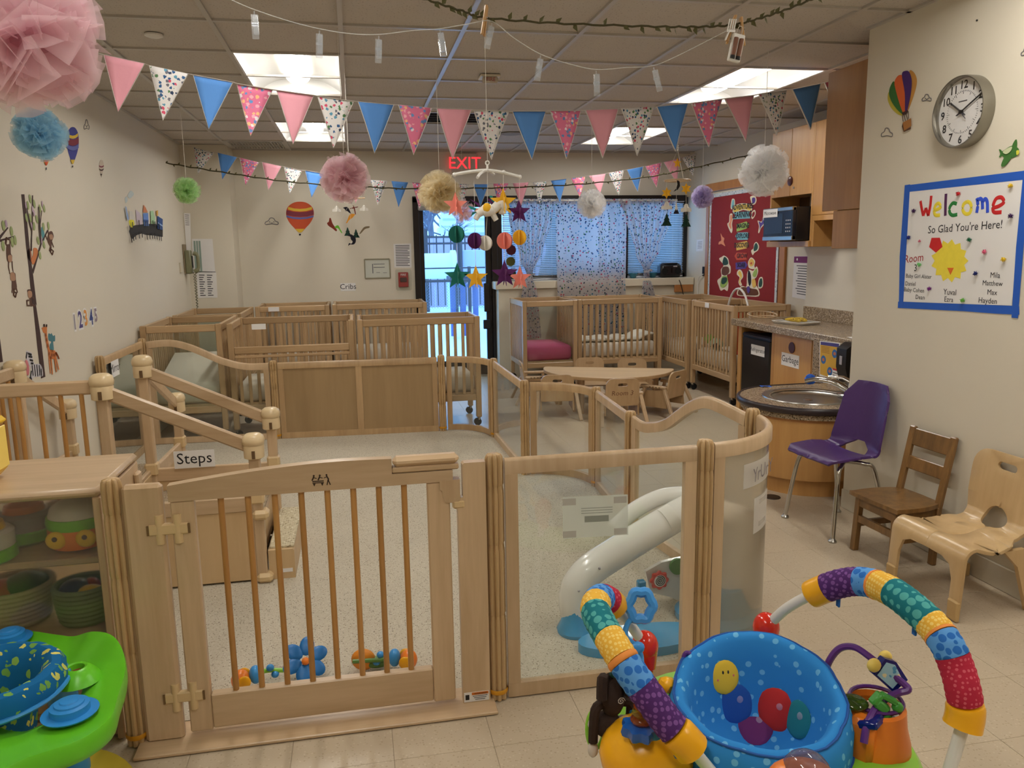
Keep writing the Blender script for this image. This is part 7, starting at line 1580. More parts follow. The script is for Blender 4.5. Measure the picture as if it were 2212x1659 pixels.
part(pn, 'pony_head', MB().tube(spline([m_(1074, 445), m_(1083, 440), m_(1088, 452), m_(1086, 460)], 4), [0.014]*4+[0.017]*4+[0.013]*5, 10), FE['ivory'], True)
for a, b in (((1034, 462), (1027, 474)), ((1062, 458), (1072, 476)), ((1080, 455), (1090, 460))): part(pn, 'pony_leg', MB().tube([m_(*a), (m_(*a)+m_(*b))/2, m_(*b)], [0.014, 0.013, 0.012], 10), FE['ivory'], True)
part(pn, 'saddle', MB().ell(m_(1050, 449)+Vector((0, -0.022, 0)), (0.018, 0.008, 0.020), 14, 8), FE['gold'], True)
def blade(pts, m, dy): return MB().prism([m_(*p)+Vector((0, dy, 0)) for p in pts], (0, 0.002, 0))
tl2 = felt('aqua_wing', (34, 140, 140))
for pts, m, dy in (([(1036, 448), (1014, 430), (1026, 436), (1034, 440)], FE['plum'], -0.01), ([(1034, 452), (1010, 444), (1016, 452), (1030, 456)], tl2, -0.012), ([(1030, 458), (1016, 468), (1020, 458)], FE['teal'], -0.012), ([(1062, 440), (1052, 428), (1060, 430), (1068, 438)], FE['plum'], 0.012), ([(1066, 440), (1058, 422), (1064, 422), (1072, 436)], tl2, 0.014), ([(1036, 456), (1028, 450), (1026, 456)], FE['salmon'], -0.014)): part(pn, 'wing_feather', blade(pts, m, dy), m)
# moon mobile
MY = 4.9; u_ = m_(1460, 400).z-m_(1460, 401).z
t = thing('moon_mobile', 'felt mobile with moon, clouds and pine trees near window', 'mobile', (0, 0, 0))
ap = m_(1464, 324); hang(t, [Vector((ap.x, MY, CZ-0.003)), ap])
for k in range(3): part(t, 'bead', MB().ell(ap+Vector((0, 0, 0.012*k)), 0.006, 8, 6), whp, True)
rc = m_(1463, 390); rr = 28*u_
for w_ in (0.6, 2.7, 4.8): hang(t, [ap, rc+Vector((rr*math.cos(w_), rr*math.sin(w_), 0))])
part(t, 'wooden_ring', MB().tube([rc+Vector((rr*math.cos(a), rr*math.sin(a), 0)) for a in [2*PI*k/30 for k in range(30)]], 0.006, 8, closed=True), maple, True)
part(t, 'felt_star', fstar(m_(1463, 352), 11*u_), FE['gold'])
mo = [(1462, 388), (1468, 392), (1469, 402), (1464, 410), (1455, 414), (1461, 407), (1464, 398)]
part(t, 'felt_moon', MB().prism([m_(*p) for p in mo], (0, 0.004, 0)), felt('moon_black', (40, 34, 34)))
for x, ys, yc, yt in ((1440, 417, 445, 474), (1482, 408, 450, 476)):
    hang(t, [m_(x, 391), m_(x, yt)]); part(t, 'felt_star', fstar(m_(x, ys), 13*u_, 6, 0.5), FE['gold']); part(t, 'felt_cloud', fcloud(m_(x, yc), 27*u_), FE['ivory']); part(t, 'felt_tree', ftree(m_(x, yt), 28*u_, 25*u_), FE['pine'])
hang(t, [m_(1461, 391), m_(1461, 450)]); part(t, 'felt_mountain', MB().prism([m_(1456, 462), m_(1461, 434), m_(1466, 462)], (0, 0.003, 0)), FE['ivory']); part(t, 'mountain_base', MB().prism([m_(1455, 462)+Vector((0, -0.002, 0)), m_(1459, 452)+Vector((0, -0.002, 0)), m_(1461, 455)+Vector((0, -0.002, 0)), m_(1463, 452)+Vector((0, -0.002, 0)), m_(1467, 462)+Vector((0, -0.002, 0))], (0, 0.006, 0)), FE['ink'])
# cloud and tree mobile, sea animals mobile
MY = 5.6; u_ = m_(760, 450).z-m_(760, 451).z
z3 = lambda pts: [(680+x/6.8, 420+y/6.8) for x, y in pts]
t = thing('cloud_mobile', 'felt mobile with two clouds and two dark pine trees', 'mobile', (0, 0, 0))
c = m_(757, 428); hang(t, [Vector((c.x, MY, CZ-0.003)), c]); part(t, 'bar', MB().tube([m_(725, 430), m_(788, 428)], 0.004, 6), maple)
for x, y in ((727, 451), (786, 449)): hang(t, [m_(x, 429), m_(x, y-4)]); part(t, 'felt_cloud', fcloud(m_(x, y+1), 19*u_), FE['ivory'])
for x, y in ((751, 500), (769, 504)): hang(t, [m_(x, 429), m_(x, y-8)]); part(t, 'felt_tree', ftree(m_(x, y), 19*u_, 16*u_), FE['pine'])
MY = 5.3
t = thing('sea_mobile', 'mobile of small dolphins, whales and a red aeroplane', 'mobile', (0, 0, 0))
c = m_(758, 436); hang(t, [Vector((c.x, MY, CZ-0.003)), c]); part(t, 'hub', MB().ell(c, 0.012, 10, 8), whp, True)
for nm, col, pts, anc in (('felt_orca', 'ink', [(412, 195), (450, 185), (485, 190), (520, 250), (535, 285), (515, 275), (470, 240), (455, 250), (440, 215)], None), ('felt_plane', 'maroon', [(560, 155), (575, 165), (582, 185), (635, 178), (636, 186), (588, 198), (605, 295), (592, 290), (572, 205), (515, 212), (512, 204), (566, 190)], None),
        ('felt_dolphin', 'orange', [(590, 290), (580, 310), (550, 345), (500, 380), (480, 415), (458, 420), (475, 385), (500, 320), (530, 285)], None), ('felt_whale', 'brown', [(180, 420), (205, 400), (215, 350), (235, 350), (258, 420), (290, 470), (325, 520), (310, 540), (260, 500), (200, 460)], None), ('felt_dolphin', 'lime', [(290, 485), (320, 455), (350, 460), (375, 510), (405, 565), (385, 560), (345, 500), (310, 495)], None),
        ('felt_dolphin', 'grey', [(805, 470), (800, 490), (760, 500), (730, 515), (690, 560), (665, 580), (658, 572), (690, 520), (725, 480), (770, 468)], None), ('felt_orca', 'ink', [(478, 605), (520, 585), (560, 600), (600, 640), (600, 700), (570, 735), (520, 735), (490, 755), (505, 715), (540, 720), (555, 690), (530, 660), (520, 620)], None)):
    P = spline([m_(*p) for p in z3(pts)], 3, True) if nm != 'felt_plane' else [m_(*p) for p in z3(pts)]
    part(t, nm, MB().prism(P, (0, 0.012, 0)), FE[col]); top_ = max(P, key=lambda v: v.z); hang(t, [top_, c])
wb_ = [m_(*p)+Vector((0, -0.002, 0)) for p in z3([(520, 700), (555, 685), (548, 715), (525, 728)])]; part(t, 'white_belly', MB().prism(wb_, (0, 0.003, 0)), FE['ivory'])
# colour discs stuck on the window blind
for k, (px, py, r, col, nm) in enumerate(((1104, 540, 11, (92, 30, 40), 'dark red'), (1103, 565, 10, (92, 92, 34), 'olive'), (1104, 592, 11, (22, 66, 44), 'dark green'))):
    q = PY(px, py, YB-0.025); rr = r*(q-O0).dot(fw)/FPX
    solo('paper_disc', '%s paper disc on the blind beside the door' % nm, 'paper disc', MB().cyl((0, 0, 0), (0, 0.002, 0), rr, n=24), plain('disc_'+nm.replace(' ', '_'), rgb(*col), 0.8), False, q, 0, 'three paper discs in a column')

# ---------------------------------------------------------------- leaf garlands, photo clip string
vine = plain('vine_green', rgb(72, 66, 38), 0.8); leafg = plain('leaf_olive', rgb(86, 84, 44), 0.7)
def garland(lab, px, y, r, nl, lsz):
    P = spline([PY(a, b, y) for a, b in px], 10); t = thing('leaf_garland', lab, 'garland', (0, 0, 0), 0, 'leaf garlands')
    tw = [p+Vector((0, r*0.6*math.sin(k*1.9), r*0.6*math.cos(k*1.9))) for k, p in enumerate(P)]
    part(t, 'vine', MB().tube(tw, r, 6), vine, True); rnd = random.Random(nl)
    me = MB().add([(0, 0, 0), (lsz*0.35, 0, lsz*0.28), (lsz, 0, 0.0), (lsz*0.35, 0, -lsz*0.28), (lsz*0.4, lsz*0.08, 0)], [(0, 3, 4), (3, 2, 4), (2, 1, 4), (1, 0, 4)]).mesh('leaf', leafg)
    for k in range(nl):
        o = link('leaf', me, t); o.location = P[int((k+0.5)*len(P)/nl)]; o.rotation_euler = (rnd.uniform(-0.6, 0.6), rnd.choice((-1, 1))*rnd.uniform(0.6, 1.2), rnd.uniform(-0.5, 0.5))
    return P
GYY = 2.1
garland('olive leaf garland along the top edge above the clip string', [(880, -14), (925, 0), (1000, 24), (1047, 38), (1200, 50), (1400, 57), (1500, 58), (1580, 54), (1640, 40), (1700, 20), (1770, -8)], GYY, 0.0028, 46, 0.022)
garland('thin dark leaf garland strung in front of the back pennants', [(358, 352), (480, 372), (620, 392), (760, 402), (900, 408), (1100, 405), (1250, 398), (1400, 382), (1500, 362), (1640, 330)], 7.6, 0.006, 60, 0.028)
PCL = [(470, -14), (505, 2), (548, 20), (620, 44), (690, 62), (760, 73), (822, 74), (890, 66), (948, 62), (1010, 52), (1062, 46), (1110, 82), (1168, 117), (1230, 138), (1288, 150), (1350, 146), (1410, 142), (1460, 122), (1520, 92), (1578, 62)]
t = thing('clip_string', 'clear wire with photo clips drooping below the ceiling', 'clip string', (0, 0, 0))
part(t, 'wire', MB().tube(spline([PY(a, b, GYY-0.02) for a, b in PCL], 6), 0.0011, 5), acrylic('clear_wire', tint=(0.9, 0.9, 0.9, 1), haze=0.45, hazecol=(0.9, 0.9, 0.88, 1)), True)
clm = acrylic('clear_clip', tint=(0.93, 0.95, 0.97, 1), haze=0.16, hazecol=(0.9, 0.92, 0.95, 1), rough=0.1)
for px, py, tl in ((549, 24, 0.0), (690, 66, 0.06), (818, 78, 0.06), (950, 64, -0.12), (1063, 50, 0.25), (1168, 120, 0.18), (1288, 153, -0.02), (1412, 145, -0.28)):
    q = PY(px, py, GYY-0.02); R3 = rot3(0, tl, 0)
    o = part(t, 'photo_clip', MB().box(q+R3 @ Vector((0, -0.003, -0.036)), (0.016, 0.004, 0.056), R3, 0.001).box(q+R3 @ Vector((0.002, 0.004, -0.030)), (0.013, 0.004, 0.044), R3, 0.001), clm)
    part(o, 'spring', MB().cyl(q+R3 @ Vector((-0.008, 0, -0.03)), q+R3 @ Vector((0.008, 0, -0.03)), 0.003, n=8), clm); part(o, 'hook', MB().tube([q, q+R3 @ Vector((0.0, 0, -0.012))], 0.0018, 5), clm)
pinw = wood('clothespin_wood', rgb(176, 132, 80), rgb(202, 160, 106), 0.6)
def pin(px, py, tl, lab):
    q = PY(px, py, GYY-0.006); t = thing('clothespin', lab, 'clothespin', q, 0, 'wooden clothespins on the garland'); R3 = rot3(0, tl, 0)
    for s in (-1, 1): part(t, 'prong', MB().bar(R3 @ Vector((s*0.002, 0.005*s, 0.022)), R3 @ Vector((s*0.004, 0.008*s, -0.05)), 0.009, 0.006, 0.001), pinw)
    part(t, 'spring', MB().tube([R3 @ Vector((0.006*math.cos(a), 0.006*math.sin(a), -0.012+0.001*a)) for a in [k*0.6 for k in range(14)]], 0.0012, 5), steel)
pin(1049, 32, 0.16, 'wooden clothespin on the garland above the star mobile'); pin(1583, 52, 0.32, 'wooden clothespin holding the white fork'); pin(1603, 56, -0.15, 'wooden clothespin holding the battery box')
q = PY(1576, 70, GYY-0.022); t = thing('plastic_fork', 'white plastic fork clipped to the garland', 'fork', q)
part(t, 'handle', MB().bar((-0.012, 0, -0.02), (0.0, 0, 0.006), 0.006, 0.003), whp)
for k in range(4): part(t, 'tine', MB().bar((-0.006+0.006*k, 0, 0.006), (0.0+0.006*k, 0, 0.034), 0.003, 0.0025), whp)
part(t, 'neck', MB().bar((-0.008, 0, 0.004), (0.016, 0, 0.004), 0.003, 0.006), whp)
q = PY(1590, 104, GYY-0.02); R3 = rot3(0, 0.20, 0); t = thing('battery_box', 'white open battery box with two brown batteries', 'battery box', q)
part(t, 'case', MB().box((0, 0, 0), (0.034, 0.012, 0.072), R3, 0.002), whp)
for s in (-1, 1): part(t, 'battery', MB().cyl(R3 @ Vector((s*0.008, -0.007, -0.026)), R3 @ Vector((s*0.008, -0.007, 0.024)), 0.0062, n=12), plain('copper_battery', rgb(128, 82, 58), 0.4), True); 
for s in (-1, 1): part(t, 'battery_end', MB().cyl(R3 @ Vector((s*0.008, -0.007, -0.030)), R3 @ Vector((s*0.008, -0.007, -0.022)), 0.0064, n=12), black)
part(t, 'wire_loop', MB().tube(spline([R3 @ Vector((-0.008, 0, 0.036)), R3 @ Vector((-0.004, 0, 0.055)), R3 @ Vector((0.006, 0, 0.055)), R3 @ Vector((0.008, 0, 0.036))], 4), 0.001, 4), stringm)

# ---------------------------------------------------------------- ceiling devices
q = PZ(332, 74, CZ); solo('smoke_sensor', 'round flat white sensor on the ceiling front left', 'sensor', MB().lathe([(0.045, 0.0), (0.045, -0.008), (0.03, -0.014), (0.005, -0.015)], 24), whp, True, (q.x, q.y, CZ-0.001))
q = PZ(1057, 163, CZ); t = thing('fire_strobe', 'beige FIRE strobe alarm on the ceiling', 'fire alarm', (q.x, q.y, CZ))
part(t, 'base', B((0, 0.01, -0.008), (0.13, 0.13, 0.016), 0.004), trimw); part(t, 'lens', B((0, -0.03, -0.035), (0.10, 0.05, 0.045), 0.012), plain('strobe_lens', rgb(196, 186, 170), 0.3), True); part(t, 'lettering', text_mb('FIRE', 0.034, (0.0, -0.056, -0.046), (1, 0, 0), (0, 0, 1), 0.0006), plain('alarm_red', rgb(170, 50, 40), 0.6))
q = PZ(1105, 288, CZ); solo('ceiling_speaker', 'round stained speaker grille on the ceiling by the unlit light', 'speaker', MB().lathe([(0.11, 0.0), (0.11, -0.006), (0.095, -0.010), (0.01, -0.009)], 28), plain('grille_grey', rgb(150, 142, 134), 0.7, var=0.2, scale=30), True, (q.x, q.y, CZ-0.001))
# exit sign
q = PY(1003, 352, YB-0.03); t = thing('exit_sign', 'lit red EXIT sign above the glass door', 'exit sign', (q.x, YB-0.001, q.z))
part(t, 'housing', B((0, -0.025, 0), (0.30, 0.05, 0.21), 0.006), plain('exit_housing', rgb(206, 196, 182), 0.5)); part(t, 'lettering', text_mb('EXIT', 0.185, (0, -0.0515, -0.064), (1, 0, 0), (0, 0, 1), 0.001), emit('exit_red_glow', (1.0, 0.03, 0.04, 1), 1.6))
# ---------------------------------------------------------------- wall decals and notices
def WLp(px, py, off=0.0): return PX(px, py, WL+0.0005+off)
def WBp(px, py, off=0.0): return PY(px, py, YB-0.0005-off)
def WRp(px, py, off=0.0): return PX(px, py, WR-0.0005-off)
NRM = {'L': (WLp, Vector((0.0008, 0, 0))), 'B': (WBp, Vector((0, -0.0008, 0))), 'R': (WRp, Vector((-0.0008, 0, 0)))}
def decal(name, lab, wall, layers, cat='wall decal', group=None, sm_=True):
    fn, nv = NRM[wall]; pts0 = [fn(*p) for p in layers[0][2]]; c = sum(pts0, Vector((0, 0, 0)))/len(pts0)
    t = thing(name, lab, cat, c, 0, group)
    for k, l_ in enumerate(layers):
        pn, m, pts = l_[:3]; P = [fn(px, py, 0.0011*k)-c for px, py in pts]
        if (l_[3] if len(l_) > 3 else sm_) and len(P) > 3: P = spline(P, 4, True)
        part(t, pn, MB().prism(P, nv), m)
    return t
def strip(name, lab, wall, lines, m, w_, cat='wall decal', group=None):
    fn, nv = NRM[wall]; t = None
    for k, pts in enumerate(lines):
        P = [fn(*p, 0.0005) for p in pts]
        if t is None: c = P[0].copy(); t = thing(name, lab, cat, c, 0, group)
        part(t, 'line', MB().tube([p-c for p in spline(P, 4)], w_, 4), m)
    return t
dk = lambda n_, c: plain('decal_'+n_, rgb(*c), 0.75, var=0.03)
bark_d, leaf_d, monk, monkf, lil = dk('bark_brown', (66, 44, 40)), dk('sage_leaf', (158, 172, 116)), dk('monkey_brown', (92, 62, 48)), dk('monkey_face', (176, 136, 108)), dk('lilac_flower', (190, 166, 186))
z1 = lambda pts: [(x/3.6615, 400+y/3.6615) for x, y in pts]; z2 = lambda pts: [(x/3.9667, 640+y/3.9667) for x, y in pts]
# tree
tr = decal('tree_decal', 'tall brown tree decal with branches on the left wall', 'L', [('trunk', bark_d, z1([(168, 72), (192, 72), (215, 300), (240, 560), (262, 720), (290, 952)])+z2([(305, 60), (345, 320), (388, 690), (352, 704), (318, 420), (283, 80)])+z1([(255, 952), (240, 800), (225, 640), (205, 480), (190, 300)]), False), ('branch', bark_d, z1([(258, 665), (290, 560), (320, 460), (375, 352), (382, 358), (330, 465), (300, 570), (264, 700)]), False), ('branch', bark_d, z1([(242, 520), (248, 380), (254, 200), (256, 80), (261, 80), (260, 250), (254, 400), (252, 520)]), False), ('branch', bark_d, z1([(248, 360), (230, 290), (208, 180), (214, 180), (236, 280), (252, 345)]), False), ('branch', bark_d, z1([(320, 462), (310, 340), (304, 170), (310, 170), (316, 300), (328, 200), (333, 200), (320, 310), (326, 455)]), False)])
c0_ = tr.location.copy()
for x, y, a in ((240, 108, 0.2), (222, 160, -0.1), (272, 148, 0.1), (210, 258, 0.3), (240, 258, 0.3), (270, 325, -0.3), (293, 270, 0.4), (316, 186, 0), (349, 182, 0.4), (345, 330, -0.1), (384, 322, -0.1), (302, 438, 0.3), (348, 470, 0.4), (317, 553, 0.2)):
    p = WLp(*z1([(x, y)])[0], 0.002)-c0_; part(tr, 'leaf', MB().ell(p, (0.0008, 0.017, 0.024), 10, 6, Matrix.Rotation(a, 3, 'X')), leaf_d)
for x, y in ((335, 148), (258, 190), (205, 160), (270, 222), (250, 320), (316, 285), (330, 440)): p = WLp(*z1([(x, y)])[0], 0.003)-c0_; part(tr, 'blossom', MB().ell(p, (0.0008, 0.010, 0.018), 8, 5), lil)
tr2 = decal('branch_decal', 'small brown branch decal with leaves at the left edge', 'L', [('branch', bark_d, z1([(-60, 440), (0, 395), (60, 332), (66, 338), (20, 400), (0, 430), (105, 402), (106, 408), (0, 450), (-60, 470)]), False)])
c0_ = tr2.location.copy()
for x, y in ((28, 320), (92, 365), (120, 435), (98, 450), (26, 480)): part(tr2, 'leaf', MB().ell(WLp(*z1([(x, y)])[0], 0.002)-c0_, (0.0008, 0.019, 0.026), 10, 6), leaf_d)
part(tr2, 'blossom', MB().ell(WLp(*z1([(50, 305)])[0], 0.002)-c0_, (0.0008, 0.014, 0.02), 8, 5), lil)
solo('trunk_decal', 'dark brown trunk decal strip at the left picture edge', 'wall decal', MB().prism([WLp(*p) for p in z2([(-40, 200), (0, 370), (24, 562), (-20, 570), (-60, 300)])], (0.0008, 0, 0)), bark_d)
def monkey(lab, zf, body, face, limbs, tail):
    t = decal('monkey_decal', lab, 'L', [('body', monk, zf(body)), ('face', monkf, zf(face))], group='brown monkey decals'); c = t.location.copy()
    for l_ in limbs: part(t, 'limb', MB().tube([WLp(*p, 0.0006)-c for p in zf(l_)], 0.007, 4, flat=0.3, upv=(0, 0, 1)), monk)
    part(t, 'tail', MB().tube([WLp(*p, 0.0006)-c for p in spline([(a, b, 0) for a, b in tail], 3) for p in ()] or [WLp(*p, 0.0006)-c for p in zf(tail)], 0.005, 4), monk)
monkey('brown monkey decal hanging upside down from the left branch', z1, [(52, 475), (80, 475), (85, 540), (95, 560), (88, 605), (60, 605), (50, 560)], [(62, 560), (90, 555), (94, 600), (70, 608)], [[(45, 420), (42, 455), (56, 480)], [(72, 420), (80, 450), (78, 480)], [(68, 605), (68, 650), (78, 700)], [(95, 600), (98, 650), (105, 695)]], [(45, 460), (50, 415), (65, 430)])
monkey('brown monkey decal held by the upper monkey, left wall', z1, [(80, 700), (118, 695), (125, 750), (132, 820), (95, 825), (92, 760)], [(84, 695), (112, 695), (120, 750), (86, 752)], [[(100, 820), (95, 850)], [(130, 815), (138, 850)]], [(110, 820), (105, 870), (120, 885), (128, 850), (112, 845)])
monkey('brown monkey decal hanging at the right branch tip', z1, [(385, 375), (410, 365), (424, 405), (412, 440), (405, 490), (385, 470), (372, 430)], [(388, 395), (412, 390), (420, 420), (398, 430)], [[(380, 360), (384, 400)], [(372, 430), (362, 400)], [(400, 480), (390, 520)], [(410, 450), (424, 490)]], [(402, 490), (398, 530), (412, 550), (420, 520), (408, 510)])
monkey('brown monkey decal clinging low to the tree trunk', z1, [(215, 830), (250, 830), (255, 880), (256, 952), (236, 952), (230, 890)], [(220, 840), (248, 840), (252, 880), (226, 890)], [[(250, 880), (270, 900)], [(250, 940), (275, 960)]], [(236, 952), (212, 950), (210, 915), (225, 910)])
decal('squirrel_decal', 'orange squirrel decal sitting on the tree fork', 'L', [('tail', dk('squirrel_tail', (176, 112, 80)), z1([(220, 510), (240, 505), (250, 560), (245, 605), (225, 585), (215, 545)])), ('body', dk('squirrel_orange', (206, 126, 76)), z1([(265, 500), (290, 500), (300, 530), (290, 570), (270, 620), (255, 625), (248, 590), (262, 545)]))])
solo('bird_decal', 'small teal bird decal on the tree branch', 'wall decal', MB().ell(WLp(*z1([(340, 385)])[0], 0.001), (0.0008, 0.024, 0.04), 12, 6), dk('bird_teal', (88, 150, 156)))
gir = dk('giraffe_orange', (206, 124, 66)); girs = dk('giraffe_spot', (150, 80, 40))
t = decal('giraffe_decal', 'orange spotted giraffe decal on the left wall', 'L', [('body', gir, z2([(355, 270), (378, 262), (402, 262), (402, 330), (415, 400), (425, 455), (470, 465), (484, 500), (480, 540), (415, 535), (410, 470), (392, 390), (385, 320), (368, 308)]), False), ('leg', gir, z2([(415, 530), (425, 530), (436, 662), (428, 662)]), False), ('leg', gir, z2([(432, 530), (442, 530), (454, 670), (446, 670)]), False), ('leg', gir, z2([(464, 530), (474, 530), (488, 648), (480, 648)]), False), ('leg', gir, z2([(474, 530), (484, 530), (508, 628), (500, 630)]), False)])
c = t.location.copy()
for x, y in ((394, 330), (402, 370), (412, 420), (425, 490), (450, 500), (470, 500), (440, 520)): part(t, 'spot', MB().ell(WLp(*z2([(x, y)])[0], 0.006)-c, (0.0008, 0.008, 0.011), 8, 5), girs)
for a, b in (((380, 262), (378, 238)), ((398, 262), (400, 242))): part(t, 'horn', MB().tube([WLp(*z2([a])[0], 0.005)-c, WLp(*z2([b])[0], 0.005)-c], 0.004, 5), bark_d)
part(t, 'tail', MB().tube([WLp(*z2([p])[0], 0.005)-c for p in ((480, 480), (495, 510), (505, 535))], 0.004, 5), girs)
decal('elephant_decal', 'teal elephant decal riding on the giraffe', 'L', [('body', dk('elephant_teal', (76, 128, 138)), z2([(415, 320), (435, 325), (440, 315), (455, 340), (470, 335), (470, 385), (455, 390), (460, 470), (430, 475), (425, 420), (440, 390), (415, 375)]))])
t = decal('zebra_decal', 'striped zebra decal blowing a pink bubble', 'L', [('body', dk('zebra_white', (206, 202, 208)), z2([(222, 470), (250, 475), (270, 490), (282, 550), (300, 580), (340, 580), (362, 620), (368, 680), (345, 690), (320, 690), (285, 700), (272, 748), (252, 735), (250, 700), (268, 670), (262, 610), (235, 575), (225, 540)]))]); c = t.location.copy()
for (a, b) in (((240, 490), (270, 500)), ((245, 515), (275, 520)), ((255, 545), (282, 552)), ((265, 575), (285, 575)), ((275, 590), (285, 680)), ((295, 585), (305, 685)), ((315, 585), (325, 685)), ((335, 590), (342, 680)), ((352, 620), (356, 680)), ((232, 480), (225, 530)), ((270, 640), (262, 690))): part(t, 'stripe', MB().tube([WLp(*z2([a])[0], 0.0014)-c, WLp(*z2([b])[0], 0.0014)-c], 0.006, 4, flat=0.3, upv=(0, 0, 1)), black)
part(t, 'bubble', MB().ell(WLp(*z2([(233, 612)])[0], 0.003)-c, (0.001, 0.026, 0.042), 14, 8), dk('bubble_pink', (206, 120, 124))); part(t, 'hoof', MB().ell(WLp(*z2([(264, 722)])[0], 0.003)-c, (0.001, 0.018, 0.024), 8, 5), black)
# numbers
for ch, x, y0, y1, col in (('1', 645, 155, 280, (150, 142, 150)), ('2', 694, 125, 265, (84, 74, 128)), ('3', 740, 115, 245, (222, 150, 70)), ('4', 786, 112, 240, (60, 72, 128)), ('5', 825, 105, 212, (150, 132, 144))):
    a, b = WLp(*z2([(x, y1)])[0]), WLp(*z2([(x, y0)])[0]); h = (b-a).length
    t = thing('number_decal', dict(zip('12345', ('grey number one decal on the left wall', 'violet number two decal on the left wall', 'orange number three decal on the left wall', 'navy number four decal on the left wall', 'mauve number five decal on the left wall')))[ch], 'wall decal', a, 0, 'number decals one to five')
    part(t, 'digit_rim', text_mb(ch, h*1.42, Vector((0.0006, 0, -0.003)), (0, 1, 0), (0, 0, 1), 0.0, bold=0.014), white); part(t, 'digit', text_mb(ch, h*1.36, Vector((0.0016, 0, 0)), (0, 1, 0), (0, 0, 1), 0.0, bold=0.004), dk('digit_'+ch, col))
# balloons
def balloon(lab, wall, cx, cy, w_, h, cols, basket=True):
    env = [(cx+w_*math.cos(a), cy-h*0.15+h*0.42*math.sin(a)*-1 if math.sin(a) > 0 else cy-h*0.15-h*0.62*math.sin(a)*(1.0)) for a in ()]
    out = [(cx-w_, cy-h*0.12), (cx-w_*0.9, cy-h*0.34), (cx-w_*0.5, cy-h*0.48), (cx, cy-h*0.52), (cx+w_*0.5, cy-h*0.48), (cx+w_*0.9, cy-h*0.34), (cx+w_, cy-h*0.12), (cx+w_*0.8, cy+h*0.10), (cx+w_*0.4, cy+h*0.30), (cx+w_*0.12, cy+h*0.42), (cx-w_*0.12, cy+h*0.42), (cx-w_*0.4, cy+h*0.30), (cx-w_*0.8, cy+h*0.10)]
    L_ = [('envelope', cols[0], out)]
    def band(v0, v1, m, sag=0.05):
        hw = lambda v: w_*(0.98 if -0.28 < v < 0.0 else 0.86 if v < 0 else max(0.1, 0.98-1.9*max(0, v-0.02)))
        return ('band', m, [(cx-hw(v0), cy+h*v0), (cx-hw(v0)*0.5, cy+h*(v0+sag)), (cx, cy+h*(v0+sag*1.3)), (cx+hw(v0)*0.5, cy+h*(v0+sag)), (cx+hw(v0), cy+h*v0), (cx+hw(v1), cy+h*v1), (cx+hw(v1)*0.5, cy+h*(v1+sag)), (cx, cy+h*(v1+sag*1.3)), (cx-hw(v1)*0.5, cy+h*(v1+sag)), (cx-hw(v1), cy+h*v1)], False)
    for v0, v1, m in cols[1]: L_.append(band(v0, v1, m))
    if basket: L_ += [('skirt', cols[2], [(cx-w_*0.35, cy+h*0.32), (cx+w_*0.35, cy+h*0.32), (cx+w_*0.1, cy+h*0.43), (cx-w_*0.1, cy+h*0.43)], False), ('basket', black, [(cx-w_*0.07, cy+h*0.47), (cx+w_*0.07, cy+h*0.47), (cx+w_*0.06, cy+h*0.52), (cx-w_*0.06, cy+h*0.52)], False)]
    return decal('balloon_decal', lab, wall, L_, group='hot air balloon decals')
orr, yel_d, mar, pbl = dk('balloon_orange_red', (204, 84, 44)), dk('balloon_yellow', (224, 188, 60)), dk('balloon_maroon', (130, 50, 66)), dk('balloon_periwinkle', (100, 108, 176))
balloon('orange hot air balloon decal on the back wall', 'B', 648, 472, 30, 70, (orr, [(-0.36, -0.28, yel_d), (-0.26, -0.12, mar), (-0.10, -0.04, pbl)], yel_d))
balloon('tall blue hot air balloon decal on the left wall', 'L', 157, 318, 13, 84, (dk('balloon_royal', (62, 66, 148)), [(-0.36, -0.28, yel_d), (-0.26, -0.10, mar), (-0.08, 0.02, pbl)], yel_d))
balloon('tiny striped hot air balloon decal on the left wall', 'L', 219, 364, 5, 36, (dk('balloon_cream', (206, 190, 170)), [(-0.2, -0.12, mar), (0, 0.08, bark_d)], bark_d))
balloon('balloon decal basket peeking out below the blue pompom', 'L', 100, 310, 14, 110, (dk('balloon_cream', (206, 190, 170)), [(-0.2, -0.1, orr), (0.3, 0.36, yel_d)], orr))
# colourful balloon on the right wall
z5 = lambda pts: [(1890+x/3.5248, 130+y/3.5248) for x, y in pts]
t = decal('balloon_decal', 'rainbow striped hot air balloon decal beside the clock', 'R', [('gore', dk('gore_olive', (190, 176, 60)), z5([(100, 260), (112, 250), (160, 340), (215, 415), (180, 415), (130, 370), (100, 310)])), ('gore', dk('gore_gold', (196, 140, 66)), z5([(262, 88), (295, 92), (318, 140), (315, 200), (285, 300), (250, 390), (232, 400), (262, 250)])), ('gore', dk('gore_green', (52, 110, 48)), z5([(150, 165), (120, 195), (108, 250), (125, 310), (165, 370), (205, 408), (215, 405), (180, 300)])), ('gore', dk('gore_orange', (216, 100, 44)), z5([(150, 165), (175, 120), (205, 115), (222, 160), (232, 300), (232, 380), (215, 400), (185, 320), (160, 230)])), ('gore', dk('gore_purple', (70, 38, 108)), z5([(206, 110), (232, 82), (262, 92), (280, 160), (272, 260), (245, 385), (230, 390), (228, 250)])), ('collar', bark_d, z5([(205, 400), (248, 380), (256, 388), (238, 412), (212, 420)]), False), ('basket', dk('basket_tan', (166, 112, 58)), z5([(212, 475), (274, 442), (278, 500), (222, 540)]), False), ('basket_side', dk('basket_dark', (92, 58, 34)), z5([(222, 540), (275, 510), (272, 526), (220, 546), (206, 505), (212, 480)]), False)], group='hot air balloon decals')
c = t.location.copy()
